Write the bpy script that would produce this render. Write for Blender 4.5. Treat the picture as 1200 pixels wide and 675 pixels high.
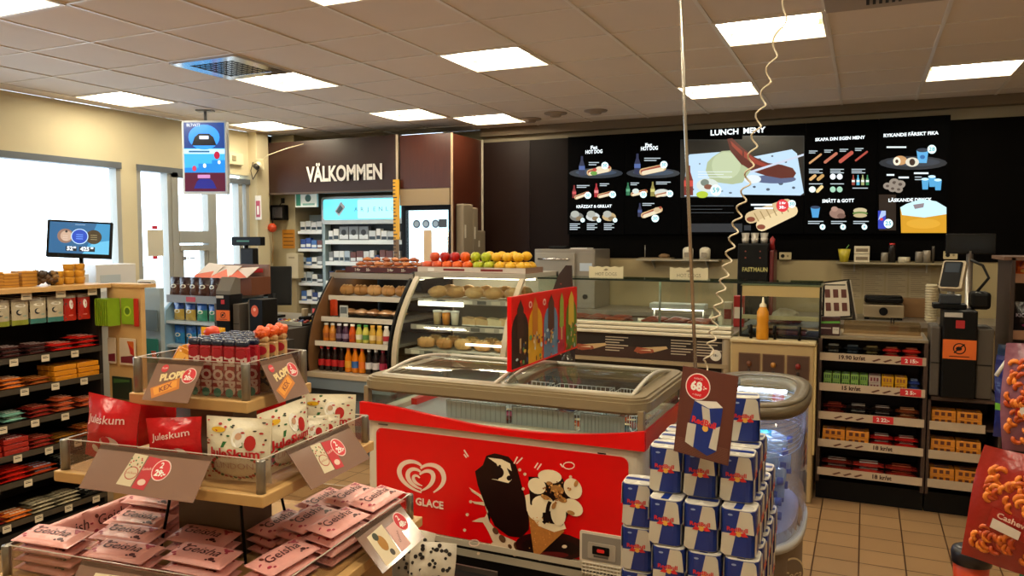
import bpy, bmesh, math, random
from mathutils import Matrix, Vector
for _o in list(bpy.data.objects): bpy.data.objects.remove(_o)
SC = bpy.context.scene
COL = SC.collection
R_ = math.radians
random.seed(7)
# ---------------- camera ----------------
FPX, CZ, YAW, PIT = 904.0, 1.6, R_(24.6), R_(3.6)
cam = bpy.data.objects.new('camera', bpy.data.cameras.new('camera')); COL.objects.link(cam)
cam.location = (0, 0, CZ); cam.rotation_euler = (R_(90) - PIT, 0, YAW)
cam.data.lens = 36 * FPX / 1200; cam.data.sensor_width = 36; cam.data.clip_start = .05
SC.camera = cam
# ---------------- view, world ----------------
SC.view_settings.view_transform = 'Standard'; SC.view_settings.look = 'None'
SC.view_settings.exposure = 0.0; SC.view_settings.gamma = 1; SC.view_settings.use_curve_mapping = False
WORLD = 5.0; LAMP = 40.0; SCREEN = 1.5
w = bpy.data.worlds.new('sky'); SC.world = w; w.use_nodes = True
_bg = w.node_tree.nodes['Background']; _bg.inputs[0].default_value = (.70, .86, 1.0, 1); _bg.inputs[1].default_value = WORLD
# ---------------- materials ----------------
def lin(h):
    h = h.lstrip('#'); o = []
    for i in (0, 2, 4):
        c = int(h[i:i+2], 16) / 255
        o.append(c / 12.92 if c <= .04045 else ((c + .055) / 1.055) ** 2.4)
    return (*o, 1)
_mc = {}
def mat(h, rough=.45, metal=0, noise=0, scale=20, bump=0, spec=.5, coat=0):
    k = (h, rough, metal, noise, scale, bump, spec, coat)
    if k in _mc: return _mc[k]
    m = bpy.data.materials.new('m_' + h.strip('#')); m.use_nodes = True; nt = m.node_tree; b = nt.nodes['Principled BSDF']
    b.inputs['Base Color'].default_value = lin(h); b.inputs['Roughness'].default_value = rough; b.inputs['Metallic'].default_value = metal
    b.inputs['Specular IOR Level'].default_value = spec; b.inputs['Coat Weight'].default_value = coat
    if noise or bump:
        tc = nt.nodes.new('ShaderNodeTexCoord'); n = nt.nodes.new('ShaderNodeTexNoise'); n.inputs['Scale'].default_value = scale; n.inputs['Detail'].default_value = 3
        nt.links.new(tc.outputs['Object'], n.inputs['Vector'])
        if noise:
            mx = nt.nodes.new('ShaderNodeMix'); mx.data_type = 'RGBA'; c = lin(h)
            mx.inputs[6].default_value = tuple(v * (1 - noise) for v in c[:3]) + (1,); mx.inputs[7].default_value = tuple(min(1, v * (1 + noise)) for v in c[:3]) + (1,)
            nt.links.new(n.outputs['Fac'], mx.inputs[0]); nt.links.new(mx.outputs[2], b.inputs['Base Color'])
        if bump:
            bp = nt.nodes.new('ShaderNodeBump'); bp.inputs['Strength'].default_value = bump; bp.inputs['Distance'].default_value = .01
            nt.links.new(n.outputs['Fac'], bp.inputs['Height']); nt.links.new(bp.outputs[0], b.inputs['Normal'])
    _mc[k] = m; return m
def film(h, rough=.22, scale=35, bump=.5):      # crinkled plastic wrapper
    return mat(h, rough, 0, .12, scale, bump, .6)
def emit(h, s=1.0):
    k = ('e', h, s)
    if k in _mc: return _mc[k]
    m = bpy.data.materials.new('glow_' + h.strip('#')); m.use_nodes = True; b = m.node_tree.nodes['Principled BSDF']
    b.inputs['Base Color'].default_value = (.01, .01, .01, 1); b.inputs['Roughness'].default_value = .3
    b.inputs['Emission Color'].default_value = lin(h); b.inputs['Emission Strength'].default_value = s
    _mc[k] = m; return m
def scr(h, k=1.0): return emit(h, k * SCREEN)
def glass(tint='#ffffff', refl=.08, key=None, alpha=0.0, acol='#ffffff'):
    k = ('g', tint, refl, alpha, acol)
    if k in _mc: return _mc[k]
    m = bpy.data.materials.new('glass'); m.use_nodes = True; nt = m.node_tree; nt.nodes.clear()
    o = nt.nodes.new('ShaderNodeOutputMaterial'); t = nt.nodes.new('ShaderNodeBsdfTransparent'); g = nt.nodes.new('ShaderNodeBsdfGlossy')
    t.inputs[0].default_value = lin(tint); g.inputs['Roughness'].default_value = .03
    fr = nt.nodes.new('ShaderNodeLayerWeight'); fr.inputs[0].default_value = .5
    pw = nt.nodes.new('ShaderNodeMath'); pw.operation = 'POWER'; pw.inputs[1].default_value = 4; nt.links.new(fr.outputs['Facing'], pw.inputs[0])
    mu = nt.nodes.new('ShaderNodeMath'); mu.operation = 'MULTIPLY_ADD'; mu.inputs[1].default_value = .6; mu.inputs[2].default_value = refl * .6; nt.links.new(pw.outputs[0], mu.inputs[0])
    mx = nt.nodes.new('ShaderNodeMixShader'); nt.links.new(mu.outputs[0], mx.inputs[0])
    nt.links.new(t.outputs[0], mx.inputs[1]); nt.links.new(g.outputs[0], mx.inputs[2]); last = mx
    if alpha:
        d = nt.nodes.new('ShaderNodeBsdfDiffuse'); d.inputs[0].default_value = lin(acol)
        m2 = nt.nodes.new('ShaderNodeMixShader'); m2.inputs[0].default_value = alpha
        nt.links.new(mx.outputs[0], m2.inputs[1]); nt.links.new(d.outputs[0], m2.inputs[2]); last = m2
    nt.links.new(last.outputs[0], o.inputs[0]); _mc[k] = m; return m
def wood(h1, h2, name, sx=2, sy=2, sz=30, rough=.45):
    k = ('w', name)
    if k in _mc: return _mc[k]
    m = bpy.data.materials.new(name); m.use_nodes = True; nt = m.node_tree; b = nt.nodes['Principled BSDF']; b.inputs['Roughness'].default_value = rough
    tc = nt.nodes.new('ShaderNodeTexCoord'); mp = nt.nodes.new('ShaderNodeMapping'); mp.inputs['Scale'].default_value = (sx, sy, sz)
    n = nt.nodes.new('ShaderNodeTexNoise'); n.inputs['Scale'].default_value = 3; n.inputs['Detail'].default_value = 5
    r = nt.nodes.new('ShaderNodeMix'); r.data_type = 'RGBA'; r.inputs[6].default_value = lin(h1); r.inputs[7].default_value = lin(h2)
    nt.links.new(tc.outputs['Object'], mp.inputs[0]); nt.links.new(mp.outputs[0], n.inputs['Vector']); nt.links.new(n.outputs['Fac'], r.inputs[0]); nt.links.new(r.outputs[2], b.inputs['Base Color'])
    _mc[k] = m; return m
# ---------------- mesh builder ----------------
_txt = {}
def text_mesh(s, size, bold, shear, res=2):
    k = (s, size, bold, shear, res)
    if k in _txt: return _txt[k]
    c = bpy.data.curves.new('t', 'FONT'); c.body = s; c.size = size; c.offset = bold * size; c.shear = shear; c.resolution_u = res; c.align_x = 'CENTER'; c.align_y = 'CENTER'; c.fill_mode = 'FRONT'
    o = bpy.data.objects.new('t', c); me = bpy.data.meshes.new_from_object(o)
    r = ([tuple(v.co) for v in me.vertices], [tuple(p.vertices) for p in me.polygons])
    bpy.data.objects.remove(o); bpy.data.curves.remove(c); bpy.data.meshes.remove(me); _txt[k] = r; return r
I4 = Matrix.Identity(4)
def T(x, y, z): return Matrix.Translation((x, y, z))
def RZ(a): return Matrix.Rotation(R_(a), 4, 'Z')
def RX(a): return Matrix.Rotation(R_(a), 4, 'X')
def RY(a): return Matrix.Rotation(R_(a), 4, 'Y')
UP = RX(90)                                  # local xy plane stands up and faces -y
FX = RZ(90) @ RX(90)                         # stands up and faces +x
def S(x, y, z): return Matrix.Diagonal((x, y, z, 1))
class MB:
    def __init__(s, M=I4): s.v = []; s.f = []; s.mi = []; s.sm = []; s.mats = []; s.M = M; s.zf = None
    def raw(s, vs, fs, m, smooth=False, M=None):
        A = s.M @ M if M is not None else s.M; o = len(s.v)
        if s.zf:
            for v in vs:
                q = (M @ Vector(v)) if M is not None else Vector(v); q.z += s.zf(q.x, q.y); s.v.append(tuple(s.M @ q))
        else: s.v += [tuple(A @ Vector(v)) for v in vs]
        flip = A.determinant() < 0
        for i, f in enumerate(fs):
            mm = m[i] if isinstance(m, list) else m
            if mm not in s.mats: s.mats.append(mm)
            t = tuple(o + k for k in f); s.f.append(t[::-1] if flip else t); s.mi.append(s.mats.index(mm)); s.sm.append(smooth)
        return s
    def box(s, a, b, m, bev=0, M=None):
        x0, y0, z0 = a; x1, y1, z1 = b
        if not bev:
            vs = [(x, y, z) for z in (z0, z1) for y in (y0, y1) for x in (x0, x1)]
            return s.raw(vs, [(0, 2, 3, 1), (4, 5, 7, 6), (0, 1, 5, 4), (2, 6, 7, 3), (0, 4, 6, 2), (1, 3, 7, 5)], m, False, M)
        bm = bmesh.new(); bmesh.ops.create_cube(bm, size=1)
        for v in bm.verts: v.co = Vector(((x0 + x1) / 2 + v.co.x * (x1 - x0), (y0 + y1) / 2 + v.co.y * (y1 - y0), (z0 + z1) / 2 + v.co.z * (z1 - z0)))
        bmesh.ops.bevel(bm, geom=list(bm.edges), offset=min(bev, .49 * min(x1 - x0, y1 - y0, z1 - z0)), segments=2, affect='EDGES', profile=.5)
        bm.verts.index_update(); r = s.raw([tuple(v.co) for v in bm.verts], [tuple(v.index for v in f.verts) for f in bm.faces], m, False, M); bm.free(); return r
    def prism(s, pts, z0, z1, m, M=None, side=None, smooth=False):
        n = len(pts)
        a = sum(pts[i][0] * pts[(i + 1) % n][1] - pts[(i + 1) % n][0] * pts[i][1] for i in range(n))
        if a < 0: pts = pts[::-1]
        vs = [(x, y, z0) for x, y in pts] + [(x, y, z1) for x, y in pts]
        s.raw(vs, [tuple(range(n))[::-1], tuple(range(n, 2 * n))], m, False, M)
        return s.raw(vs, [(i, (i + 1) % n, n + (i + 1) % n, n + i) for i in range(n)], side or m, smooth, M)
    def disc(s, cx, cy, r, z0, z1, m, n=20, ry=None, M=None):
        ry = r if ry is None else ry
        return s.prism([(cx + r * math.cos(2 * math.pi * i / n), cy + ry * math.sin(2 * math.pi * i / n)) for i in range(n)], z0, z1, m, M)
    def rrect(s, x0, y0, x1, y1, r, z0, z1, m, M=None, n=4):
        return s.prism(rr(x0, y0, x1, y1, r, n), z0, z1, m, M)
    def lathe(s, prof, m, n=16, M=None, smooth=True):
        vs = []; fs = []; ms = []; k = len(prof)
        for i in range(n):
            a = 2 * math.pi * i / n
            for r, z in prof: vs.append((r * math.cos(a), r * math.sin(a), z))
        for i in range(n):
            j = (i + 1) % n
            for q in range(k - 1):
                if prof[q][0] < 1e-6 and prof[q + 1][0] < 1e-6: continue
                if prof[q][0] < 1e-6: fs.append((i * k + q, j * k + q + 1, i * k + q + 1))
                elif prof[q + 1][0] < 1e-6: fs.append((i * k + q, j * k + q, i * k + q + 1))
                else: fs.append((i * k + q, j * k + q, j * k + q + 1, i * k + q + 1))
                ms.append(m[q] if isinstance(m, list) else m)
        return s.raw(vs, fs, ms, smooth, M)
    def tube(s, pts, r, m, n=8, M=None, closed=False):
        P = [Vector(p) for p in pts]; k = len(P); vs = []; fs = []
        up = None
        for i, p in enumerate(P):
            t = (P[(i + 1) % k] - P[i - 1]) if closed else (P[min(i + 1, k - 1)] - P[max(i - 1, 0)]); t.normalize()
            if up is None: up = t.orthogonal().normalized()
            up = (up - t * up.dot(t)).normalized(); w_ = t.cross(up); rr_ = r[i] if isinstance(r, list) else r
            for j in range(n):
                a = 2 * math.pi * j / n; vs.append(tuple(p + (up * math.cos(a) + w_ * math.sin(a)) * rr_))
        for i in range(k if closed else k - 1):
            i2 = (i + 1) % k
            for j in range(n): fs.append((i * n + j, i * n + (j + 1) % n, i2 * n + (j + 1) % n, i2 * n + j))
        if not closed: fs += [tuple(range(n))[::-1], tuple(range((k - 1) * n, k * n))]
        return s.raw(vs, fs, m, True, M)
    def rod(s, a, b, r, m, n=10, M=None): return s.tube([a, b], r, m, n, M)
    def text(s, t, x, y, size, m, z=0, bold=0, shear=0, sx=1, rot=0, M=None, res=2, rise=0):
        v, f = text_mesh(t, size, bold, shear, res); A = T(x, y, z) @ RZ(rot) @ S(sx, 1, 1)
        if M is not None: A = M @ A
        if rise: A = A @ Matrix(((1,0,0,0),(rise,1,0,0),(0,0,1,0),(0,0,0,1)))
        return s.raw(v, f, m, False, A)
    def sheet(s, fn, nu, nv, m, M=None, smooth=True):
        vs = [fn(i / nu, j / nv) for j in range(nv + 1) for i in range(nu + 1)]; fs = []; ms = []
        for j in range(nv):
            for i in range(nu):
                a = j * (nu + 1) + i; fs.append((a, a + 1, a + nu + 2, a + nu + 1)); ms.append(m((i + .5) / nu, (j + .5) / nv) if callable(m) else m)
        return s.raw(vs, fs, ms, smooth, M)
    def pillow(s, w, h, t, m, nx=8, ny=10, M=None, crimp=.06, rnd=0, back=None, seed=0, vert=True, pinch=0, pw=(.45, .5)):
        """a filled bag: crimped ends along y (vert) with a swollen middle"""
        rg = random.Random(seed); ph = [rg.uniform(0, 6.28) for _ in range(4)]
        def th(u, v):
            e = max(0, min(1, (min(v, 1 - v) - crimp) / (.5 - crimp))) if vert else min(v, 1 - v) * 2
            g = max(0, min(1, min(u, 1 - u) * 2)) if vert else max(0, min(1, (min(u, 1 - u) - crimp) / (.5 - crimp)))
            q = (e ** pw[0]) * (g ** pw[1])
            return t / 2 * q * (1 + rnd * math.sin(9 * u + ph[0]) * math.sin(8 * v + ph[1])) + .0007
        def pos(sg):
            def f(u, v):
                xx = (u - .5) * w * (1 - pinch * math.sin(math.pi * v)) * (1 + rnd * .12 * math.sin(7 * v + ph[2])); yy = (v - .5) * h * (1 + rnd * .06 * math.sin(9 * u + ph[3]))
                return (xx, yy, sg * th(u, v))
            return f
        s.sheet(pos(1), nx, ny, m, M); A = (M if M is not None else I4)
        f2 = pos(-1); s.sheet(lambda u, v: f2(1 - u, v), nx, ny, back or (m if not callable(m) else m(.5, .5)), A)
        return s
    def ball(s, c, r, m, n=12, k=8, M=None, noise=0, seed=0):
        rx, ry, rz = (r, r, r) if not isinstance(r, tuple) else r; rg = random.Random(seed); a, b, d = [rg.uniform(0, 6.28) for _ in range(3)]
        vs = [(0, 0, -1)] + [(math.cos(2*math.pi*i/n) * math.cos(t), math.sin(2*math.pi*i/n) * math.cos(t), math.sin(t)) for t in [-math.pi/2 + math.pi*j/k for j in range(1, k)] for i in range(n)] + [(0, 0, 1)]
        V = []
        for x, y, z in vs:
            q = 1 + noise * (math.sin(4*x + a) * math.sin(5*y + b) + .6 * math.sin(7*z + d + 3*x))
            V.append((c[0] + rx*x*q, c[1] + ry*y*q, c[2] + rz*z*q))
        fs = [(0, 1 + (i+1) % n, 1 + i) for i in range(n)]
        for j in range(k - 2):
            for i in range(n):
                a0 = 1 + j*n + i; a1 = 1 + j*n + (i+1) % n; fs.append((a0, a1, a1 + n, a0 + n))
        L = len(V) - 1; o = 1 + (k-2)*n; fs += [(o + i, o + (i+1) % n, L) for i in range(n)]
        return s.raw(V, fs, m, True, M)
    def mesh(s, name):
        me = bpy.data.meshes.new(name); me.from_pydata(s.v, [], s.f)
        for m in s.mats: me.materials.append(m)
        me.polygons.foreach_set('material_index', s.mi); me.polygons.foreach_set('use_smooth', s.sm); me.update(); return me
    def build(s, name, parent=None, label=None, cat=None, group=None, kind=None, loc=None, rot=None):
        o = bpy.data.objects.new(name, s.mesh(name)); COL.objects.link(o)
        if parent: o.parent = parent
        if loc is not None: o.location = loc
        if rot is not None: o.rotation_euler = [R_(a) for a in rot]
        return tag(o, label, cat, group, kind)
def bagz(w, h, t, crimp=.06, vert=True, rnd=0, seed=0, pw=(.45, .5)):       # height of a pillow's face, to lay print on it
    rg = random.Random(seed); ph = [rg.uniform(0, 6.28) for _ in range(4)]
    def f(x, y):
        u = min(.999, max(.001, x / w + .5)); v = min(.999, max(.001, y / h + .5))
        e = max(0, min(1, (min(v, 1 - v) - crimp) / (.5 - crimp))) if vert else min(v, 1 - v) * 2
        g = max(0, min(1, min(u, 1 - u) * 2)) if vert else max(0, min(1, (min(u, 1 - u) - crimp) / (.5 - crimp)))
        return t / 2 * (e ** pw[0]) * (g ** pw[1]) * (1 + rnd * math.sin(9 * u + ph[0]) * math.sin(8 * v + ph[1])) + .0007
    return f
def rr(x0, y0, x1, y1, r, n=4):
    p = []
    for cx, cy, a0 in ((x1 - r, y1 - r, 0), (x0 + r, y1 - r, 90), (x0 + r, y0 + r, 180), (x1 - r, y0 + r, 270)):
        for i in range(n + 1): a = R_(a0 + 90 * i / n); p.append((cx + r * math.cos(a), cy + r * math.sin(a)))
    return p
def tag(o, label=None, cat=None, group=None, kind=None):
    if label: o['label'] = label
    if cat: o['category'] = cat
    if group: o['group'] = group
    if kind: o['kind'] = kind
    return o
def thing(name, label, cat, loc=(0, 0, 0), rot=(0, 0, 0), group=None):
    o = bpy.data.objects.new(name, None); COL.objects.link(o); o.location = loc; o.rotation_euler = [R_(a) for a in rot]; o.empty_display_size = .05
    return tag(o, label, cat, group)
def dup(root, loc, rot=(0, 0, 0), label=None, group=None, scale=None):
    r = root.copy(); COL.objects.link(r); r.location = loc; r.rotation_euler = [R_(a) for a in rot]
    if scale: r.scale = scale
    if label: r['label'] = label
    if group: r['group'] = group
    for ch in list(root.children):
        c = ch.copy(); COL.objects.link(c); c.parent = r
        for g in list(ch.children):
            d = g.copy(); COL.objects.link(d); d.parent = c
    return r
_used = set()
def put(root, loc, rot=(0, 0, 0), label=None, group=None, scale=None, cat=None):
    """first call moves the original, later calls copy it"""
    if root.name not in _used:
        _used.add(root.name); root.location = loc; root.rotation_euler = [R_(a) for a in rot]
        if scale: root.scale = scale
        if label: root['label'] = label
        if group: root['group'] = group
        return root
    return dup(root, loc, rot, label, group, scale)
def at(px, py, Y):            # point of the plane y = Y behind a spot of the photo (1200 x 675)
    a = (px - 600) / FPX; b = (337.5 - py) / FPX
    F = Vector((-math.sin(YAW) * math.cos(PIT), math.cos(YAW) * math.cos(PIT), -math.sin(PIT))); Rr = Vector((math.cos(YAW), math.sin(YAW), 0)); U = Rr.cross(F)
    d = F + a * Rr + b * U; t = Y / d.y; return (d.x * t, CZ + d.z * t)
ORD = ['first', 'second', 'third', 'fourth', 'fifth', 'sixth', 'seventh', 'eighth', 'ninth', 'tenth', 'eleventh', 'twelfth']
# common materials
BLACK = mat('#050404', .5, 0, 0, 20, 0, .2); DARK = mat('#12100f', .5, 0, 0, 20, 0, .25); WHITE = mat('#e8e4dc', .45); STEEL = mat('#b9b4ab', .28, .9, .08, 60); CHROME = mat('#d0d0d0', .15, 1)
BIRCH = wood('#c9a36b', '#b98f57', 'birch', 1, 6, 6, .4); WENGE = wood('#4a1f12', '#341409', 'wenge', 14, 14, 1.2, .35); CREAM = mat('#d2c6a4', .7, 0, .05, 3)
RED = mat('#dc0008', .28); PAPER = mat('#d9d2c2', .7); GLASS = glass('#f2f8f6', .08); BROWNF = mat('#120604', .55, 0, 0, 20, 0, .12)
# =============== ROOM ===============
def struct(mb, name): return mb.build(name, kind='structure')
def tile_mat():
    m = bpy.data.materials.new('floor_tiles'); m.use_nodes = True; nt = m.node_tree; b = nt.nodes['Principled BSDF']
    geo = nt.nodes.new('ShaderNodeNewGeometry'); mp = nt.nodes.new('ShaderNodeMapping'); mp.inputs['Location'].default_value = (-.01 + .209 * 100, -.055 + .189 * 80 - .085, 0)
    br = nt.nodes.new('ShaderNodeTexBrick'); br.offset = 0; br.inputs['Scale'].default_value = 1; br.inputs['Brick Width'].default_value = .209; br.inputs['Row Height'].default_value = .189; br.inputs['Mortar Size'].default_value = .0035; br.inputs['Mortar Smooth'].default_value = .2
    br.inputs['Color1'].default_value = lin('#ab8860'); br.inputs['Color2'].default_value = lin('#a07e58'); br.inputs['Mortar'].default_value = lin('#4a2c18')
    nt.links.new(geo.outputs['Position'], mp.inputs[0]); nt.links.new(mp.outputs[0], br.inputs['Vector']); nt.links.new(br.outputs['Color'], b.inputs['Base Color'])
    bp = nt.nodes.new('ShaderNodeBump'); bp.inputs['Distance'].default_value = .003; bp.invert = True; nt.links.new(br.outputs['Fac'], bp.inputs['Height']); nt.links.new(bp.outputs[0], b.inputs['Normal'])
    b.inputs['Roughness'].default_value = .38; return m
XL, YB, ZC, XR, YF = -6.6, 7.97, 2.85, 3.2, -2.6
struct(MB().box((XL - .15, YF - .1, -.06), (XR + .1, YB + .1, 0), tile_mat()), 'floor')
# ceiling: lay-in tiles with real T-bars; openings where the lamps sit
gx = [.375 + .61 * k for k in range(-11, 5)]; gy = [4.605 + .595 * k for k in range(-12, 6)] 
cells_lamp = [(-2.67, 4.605), (-.845, 4.605), (-1.455, 6.39), (.375, 6.39), (-4.505, 4.605), (-6.335, 4.605), (-4.505, 6.39), (-3.895, 6.985), (-6.335, 6.39), (-4.505, 2.225), (-2.675, 2.82), (-.845, 1.03), (-2.675, 1.03), (-.845, -.755), (-2.675, -.755), (.985, -.755), (-4.505, -.16), (1.0, 2.82), (-1.455, 2.225), (-.235, 1.03), (-3.285, 1.63)]  # final cells hold unseen lamps, added to brighten the freezer front
cells_lamp = [(min(gx, key=lambda g: abs(g - x)), min(gy, key=lambda g: abs(g - y))) for x, y in cells_lamp]
CT = mat('#e2d5c8', .85, 0, .03, 4)
cb = MB(); TBs = MB(); TBM = mat('#e6dccf', .35)
xs = [XL] + [g for g in gx if XL < g < XR] + [XR]; ys = [YF] + [g for g in gy if YF < g < YB] + [YB]
lampset = {(round(a, 2), round(b, 2)) for a, b in cells_lamp}
for i in range(len(xs) - 1):
    for j in range(len(ys) - 1):
        if (round(xs[i], 2), round(ys[j], 2)) in lampset: continue
        cb.box((xs[i], ys[j], ZC + random.uniform(0, .003)), (xs[i + 1], ys[j + 1], ZC + .02), CT)
cb.box((XL - .15, YF - .1, ZC + .1), (XR + .1, YB + .1, ZC + .2), CT)
struct(cb, 'ceiling')
for g in xs[1:-1]: TBs.box((g - .011, YF, ZC - .005), (g + .011, YB, ZC + .004), TBM)
for g in ys[1:-1]: TBs.box((XL, g - .009, ZC - .004), (XR, g + .009, ZC + .004), TBM)
struct(TBs, 'trim_1')
# back wall, soffit above the boards, side walls
BW = mat('#8d8068', .7, 0, .04, 3)
struct(MB().box((-4.0, YB, 0), (XR, YB + .1, ZC), BW).box((XL, YB, 0), (-4.0, YB + .1, ZC), mat('#8a8168', .8)), 'wall_back')
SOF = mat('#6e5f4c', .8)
struct(MB().box((XR, YF, 0), (XR + .1, YB, ZC), CREAM), 'wall_right')
struct(MB().box((XL, YF - .1, 0), (XR, YF, ZC), CREAM), 'wall_front')
wl = MB()
W1 = (1.0, 5.28, 1.0, 2.345)         # large window opening
wl.box((XL - .15, YF, 0), (XL, W1[0], ZC), CREAM).box((XL - .15, W1[0], 0), (XL, 5.46, W1[2]), CREAM).box((XL - .15, W1[0], W1[3]), (XL, YB, ZC), CREAM)
wl.box((XL - .15, 5.28, W1[2]), (XL, 5.46, W1[3]), CREAM).box((XL - .15, 5.46, 0), (XL, 5.88, .3), CREAM)
wl.box((XL - .15, 7.0, 0), (XL, YB, ZC), CREAM).box((XL, 7.0, 0), (XL + .12, 7.2, ZC), CREAM).box((XL - .15, 6.44, 0), (XL, 7.0, 1.0), CREAM)
struct(wl, 'wall_left')
struct(MB().box((XL, 7.38, 0), (-6.245, YB, ZC), mat('#a89c7c', .75, 0, .05, 3)), 'wall_corner')
FRM = mat('#a9a79f', .4, .2); FRD = mat('#6b7178', .4, .3)
def window(n, y0, y1, z0, z1, mids=(), zs=()):
    f = MB().box((XL - .1, y0, z1 - .06), (XL + .02, y1, z1), FRD).box((XL - .1, y0, z0), (XL + .03, y1, z0 + .04), FRM).box((XL - .1, y0, z0), (XL + .0, y0 + .05, z1), FRM).box((XL - .1, y1 - .05, z0), (XL, y1, z1), FRM)
    for y in mids: f.box((XL - .1, y - .03, z0), (XL, y + .03, z1), FRM)
    for z in zs: f.box((XL - .1, y0, z - .03), (XL, y1, z + .03), FRM)
    f = f.build(f'window_{n}', kind='structure')
    MB().box((XL - .06, y0 + .03, z0 + .03), (XL - .052, y1 - .03, z1 - .03), glass('#ffffff', .08)).build('pane', f)
window(1, W1[0], W1[1], W1[2], W1[3], (2.6,))
window(2, 5.46, 5.88, .3, 2.345)
window(3, 6.44, 7.0, 1.0, 2.30, (6.86,))
d = MB().box((XL - .08, 5.88, 0), (XL + .01, 5.96, 2.30), FRM).box((XL - .08, 6.36, 0), (XL + .01, 6.44, 2.30), FRM).box((XL - .08, 5.88, 2.25), (XL + .01, 6.44, 2.345), FRD)
d.box((XL - .07, 5.96, 1.56), (XL + .02, 6.36, 1.69), FRM).box((XL - .07, 5.96, 0), (XL, 6.36, .3), FRM).box((XL - .07, 5.96, 1.48), (XL + .03, 6.36, 1.54), FRM).box((XL-.07, 6.3, .3), (XL, 6.36, 1.5), FRM).box((XL - .07, 5.96, .3), (XL, 6.02, 1.5), FRM)
d = d.build('door_1', kind='structure')
MB().box((XL - .05, 5.96, .3), (XL - .042, 6.36, 2.26), glass('#ffffff', .08)).build('pane', d)
MB().box((XL + .03, 5.97, 1.38), (XL + .06, 6.0, 1.42), CHROME, .004).tube([(XL + .05, 5.985, 1.4), (XL + .08, 5.985, 1.4), (XL + .08, 6.09, 1.4)], .008, CHROME).build('door_handle', d, 'chrome lever handle')
# pavement outside the glass
struct(MB().box((-40, -20, -.12), (-6.76, 40, -.06), mat('#c9ccd0', .8, 0, .1, .6)), 'ground')
# brown wall panelling and the soffit edge behind the menu
for i, (x0, x1, z0) in enumerate([(-4.0, -3.42, 0), (-3.415, -2.95, 0)]):
    struct(MB().box((x0, YB - .03, 0), (x1, YB, 2.70), BROWNF if i else mat('#1c0b06', .45, 0, 0, 20, 0, .2)), f'trim_{i + 2}')
struct(MB().box((.64, YB - .03, 1.40), (XR, YB, 2.66), mat('#050302', .7, 0, 0, 20, 0, .05)), 'trim_4')
struct(MB().box((-2.95, YB - .03, 1.405), (.64, YB, 2.70), mat('#040302', .7, 0, 0, 20, 0, .05)), 'trim_5')
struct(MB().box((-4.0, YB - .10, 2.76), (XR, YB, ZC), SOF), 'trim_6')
struct(MB().box((-2.95, YB - .02, .9), (XR, YB, 1.402), mat('#a1916c', .4, 0, .05, 4)), 'trim_7')
# =============== CEILING LAMPS ===============
LW = emit('#fff3d6', LAMP); REF = mat('#efe6cf', .5)
lamp = thing('ceiling_lamp', '', 'ceiling light', (0, 0, ZC))
m_ = MB()
A_, B_, h_ = .29, .28, .07
m_.sheet(lambda u, v: ((u - .5) * 2 * A_, -B_ + .02 * v, h_ * v), 1, 1, REF, smooth=False).sheet(lambda u, v: ((.5 - u) * 2 * A_, B_ - .02 * v, h_ * v), 1, 1, REF, smooth=False)
m_.sheet(lambda u, v: (-A_ + .02 * v, (.5 - u) * 2 * B_, h_ * v), 1, 1, REF, smooth=False).sheet(lambda u, v: (A_ - .02 * v, (u - .5) * 2 * B_, h_ * v), 1, 1, REF, smooth=False)
m_.box((-A_, -B_, h_), (A_, B_, h_ + .01), REF); m_.build('reflector', lamp)
def arch(u, v): return ((u - .5) * .5, (v - .5) * .22, .058 - .045 * math.sin(math.pi * v))
MB().sheet(arch, 4, 8, LW).sheet(lambda u, v: ((.5 - u) * .5, (v - .5) * .22, .06), 1, 1, LW).build('diffuser', lamp)
MB().box((-.305, -.2975, -.006), (-.285, .2975, .002), TBM).box((.285, -.2975, -.006), (.305, .2975, .002), TBM).box((-.285, -.2975, -.006), (.285, -.275, .002), TBM).box((-.285, .275, -.006), (.285, .2975, .002), TBM).build('frame', lamp)
lab = ['square ceiling light above the pastry cases, large and near the middle', 'square ceiling light beside the white coiled cord', 'square ceiling light just left of the menu boards, behind the steel rod', 'square ceiling light over the right end of the menu boards', 'square ceiling light beside the square air vent', 'square ceiling light near the left wall above the wide window', 'square ceiling light over the lettered welcome sign, near the brown cabinet', 'square ceiling light directly in front of the brown wooden cabinet', 'square ceiling light behind the hanging advertising screen', 'square ceiling light cut off at the top left corner of the view', 'square ceiling light just cut off by the top edge, left of the middle']
for i, (x, y) in enumerate(cells_lamp):
    put(lamp, (x + .305, y + .2975, ZC - .004), label=lab[i] if i < len(lab) else f'square ceiling light out of view near or behind the camera, {ORD[i - 11]} one', group='square ceiling lights')
# vents
v = thing('ceiling_vent', 'silver square ceiling vent with honeycomb grille, left side', 'vent', (-4.2, 4.307, ZC - .006))
MB().box((-.3, -.29, -.014), (-.2, .29, .004), CHROME).box((.2, -.29, -.014), (.3, .29, .004), CHROME).box((-.2, -.29, -.014), (.2, -.2, .004), CHROME).box((-.2, .2, -.014), (.2, .29, .004), CHROME).build('frame', v)
g = MB().box((-.2, -.2, .001), (.2, .2, .003), BLACK)
for i in range(9): g.box((-.2 + .05 * i - .004, -.2, -.012), (-.2 + .05 * i + .004, .2, 0), CHROME).box((-.2, -.2 + .05 * i - .004, -.012), (.2, -.2 + .05 * i + .004, 0), CHROME)
g.build('grille', v)
v = thing('air_conditioner', 'pale ceiling air unit cut off by the top edge at right', 'vent', (.07, 4.307, ZC - .006))
MB().box((-.3, -.29, -.02), (.3, .29, .004), mat('#a8998a', .5), .004).build('cover', v)
g = MB()
for i in range(6): g.box((-.1 + .03 * i, -.2, -.024), (-.085 + .03 * i, .2, -.02), DARK)
g.text('51', -.2, .22, .06, DARK, z=-.021, bold=.02, M=RX(180) @ S(1, 1, 1)); g.build('louvre', v)
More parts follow.
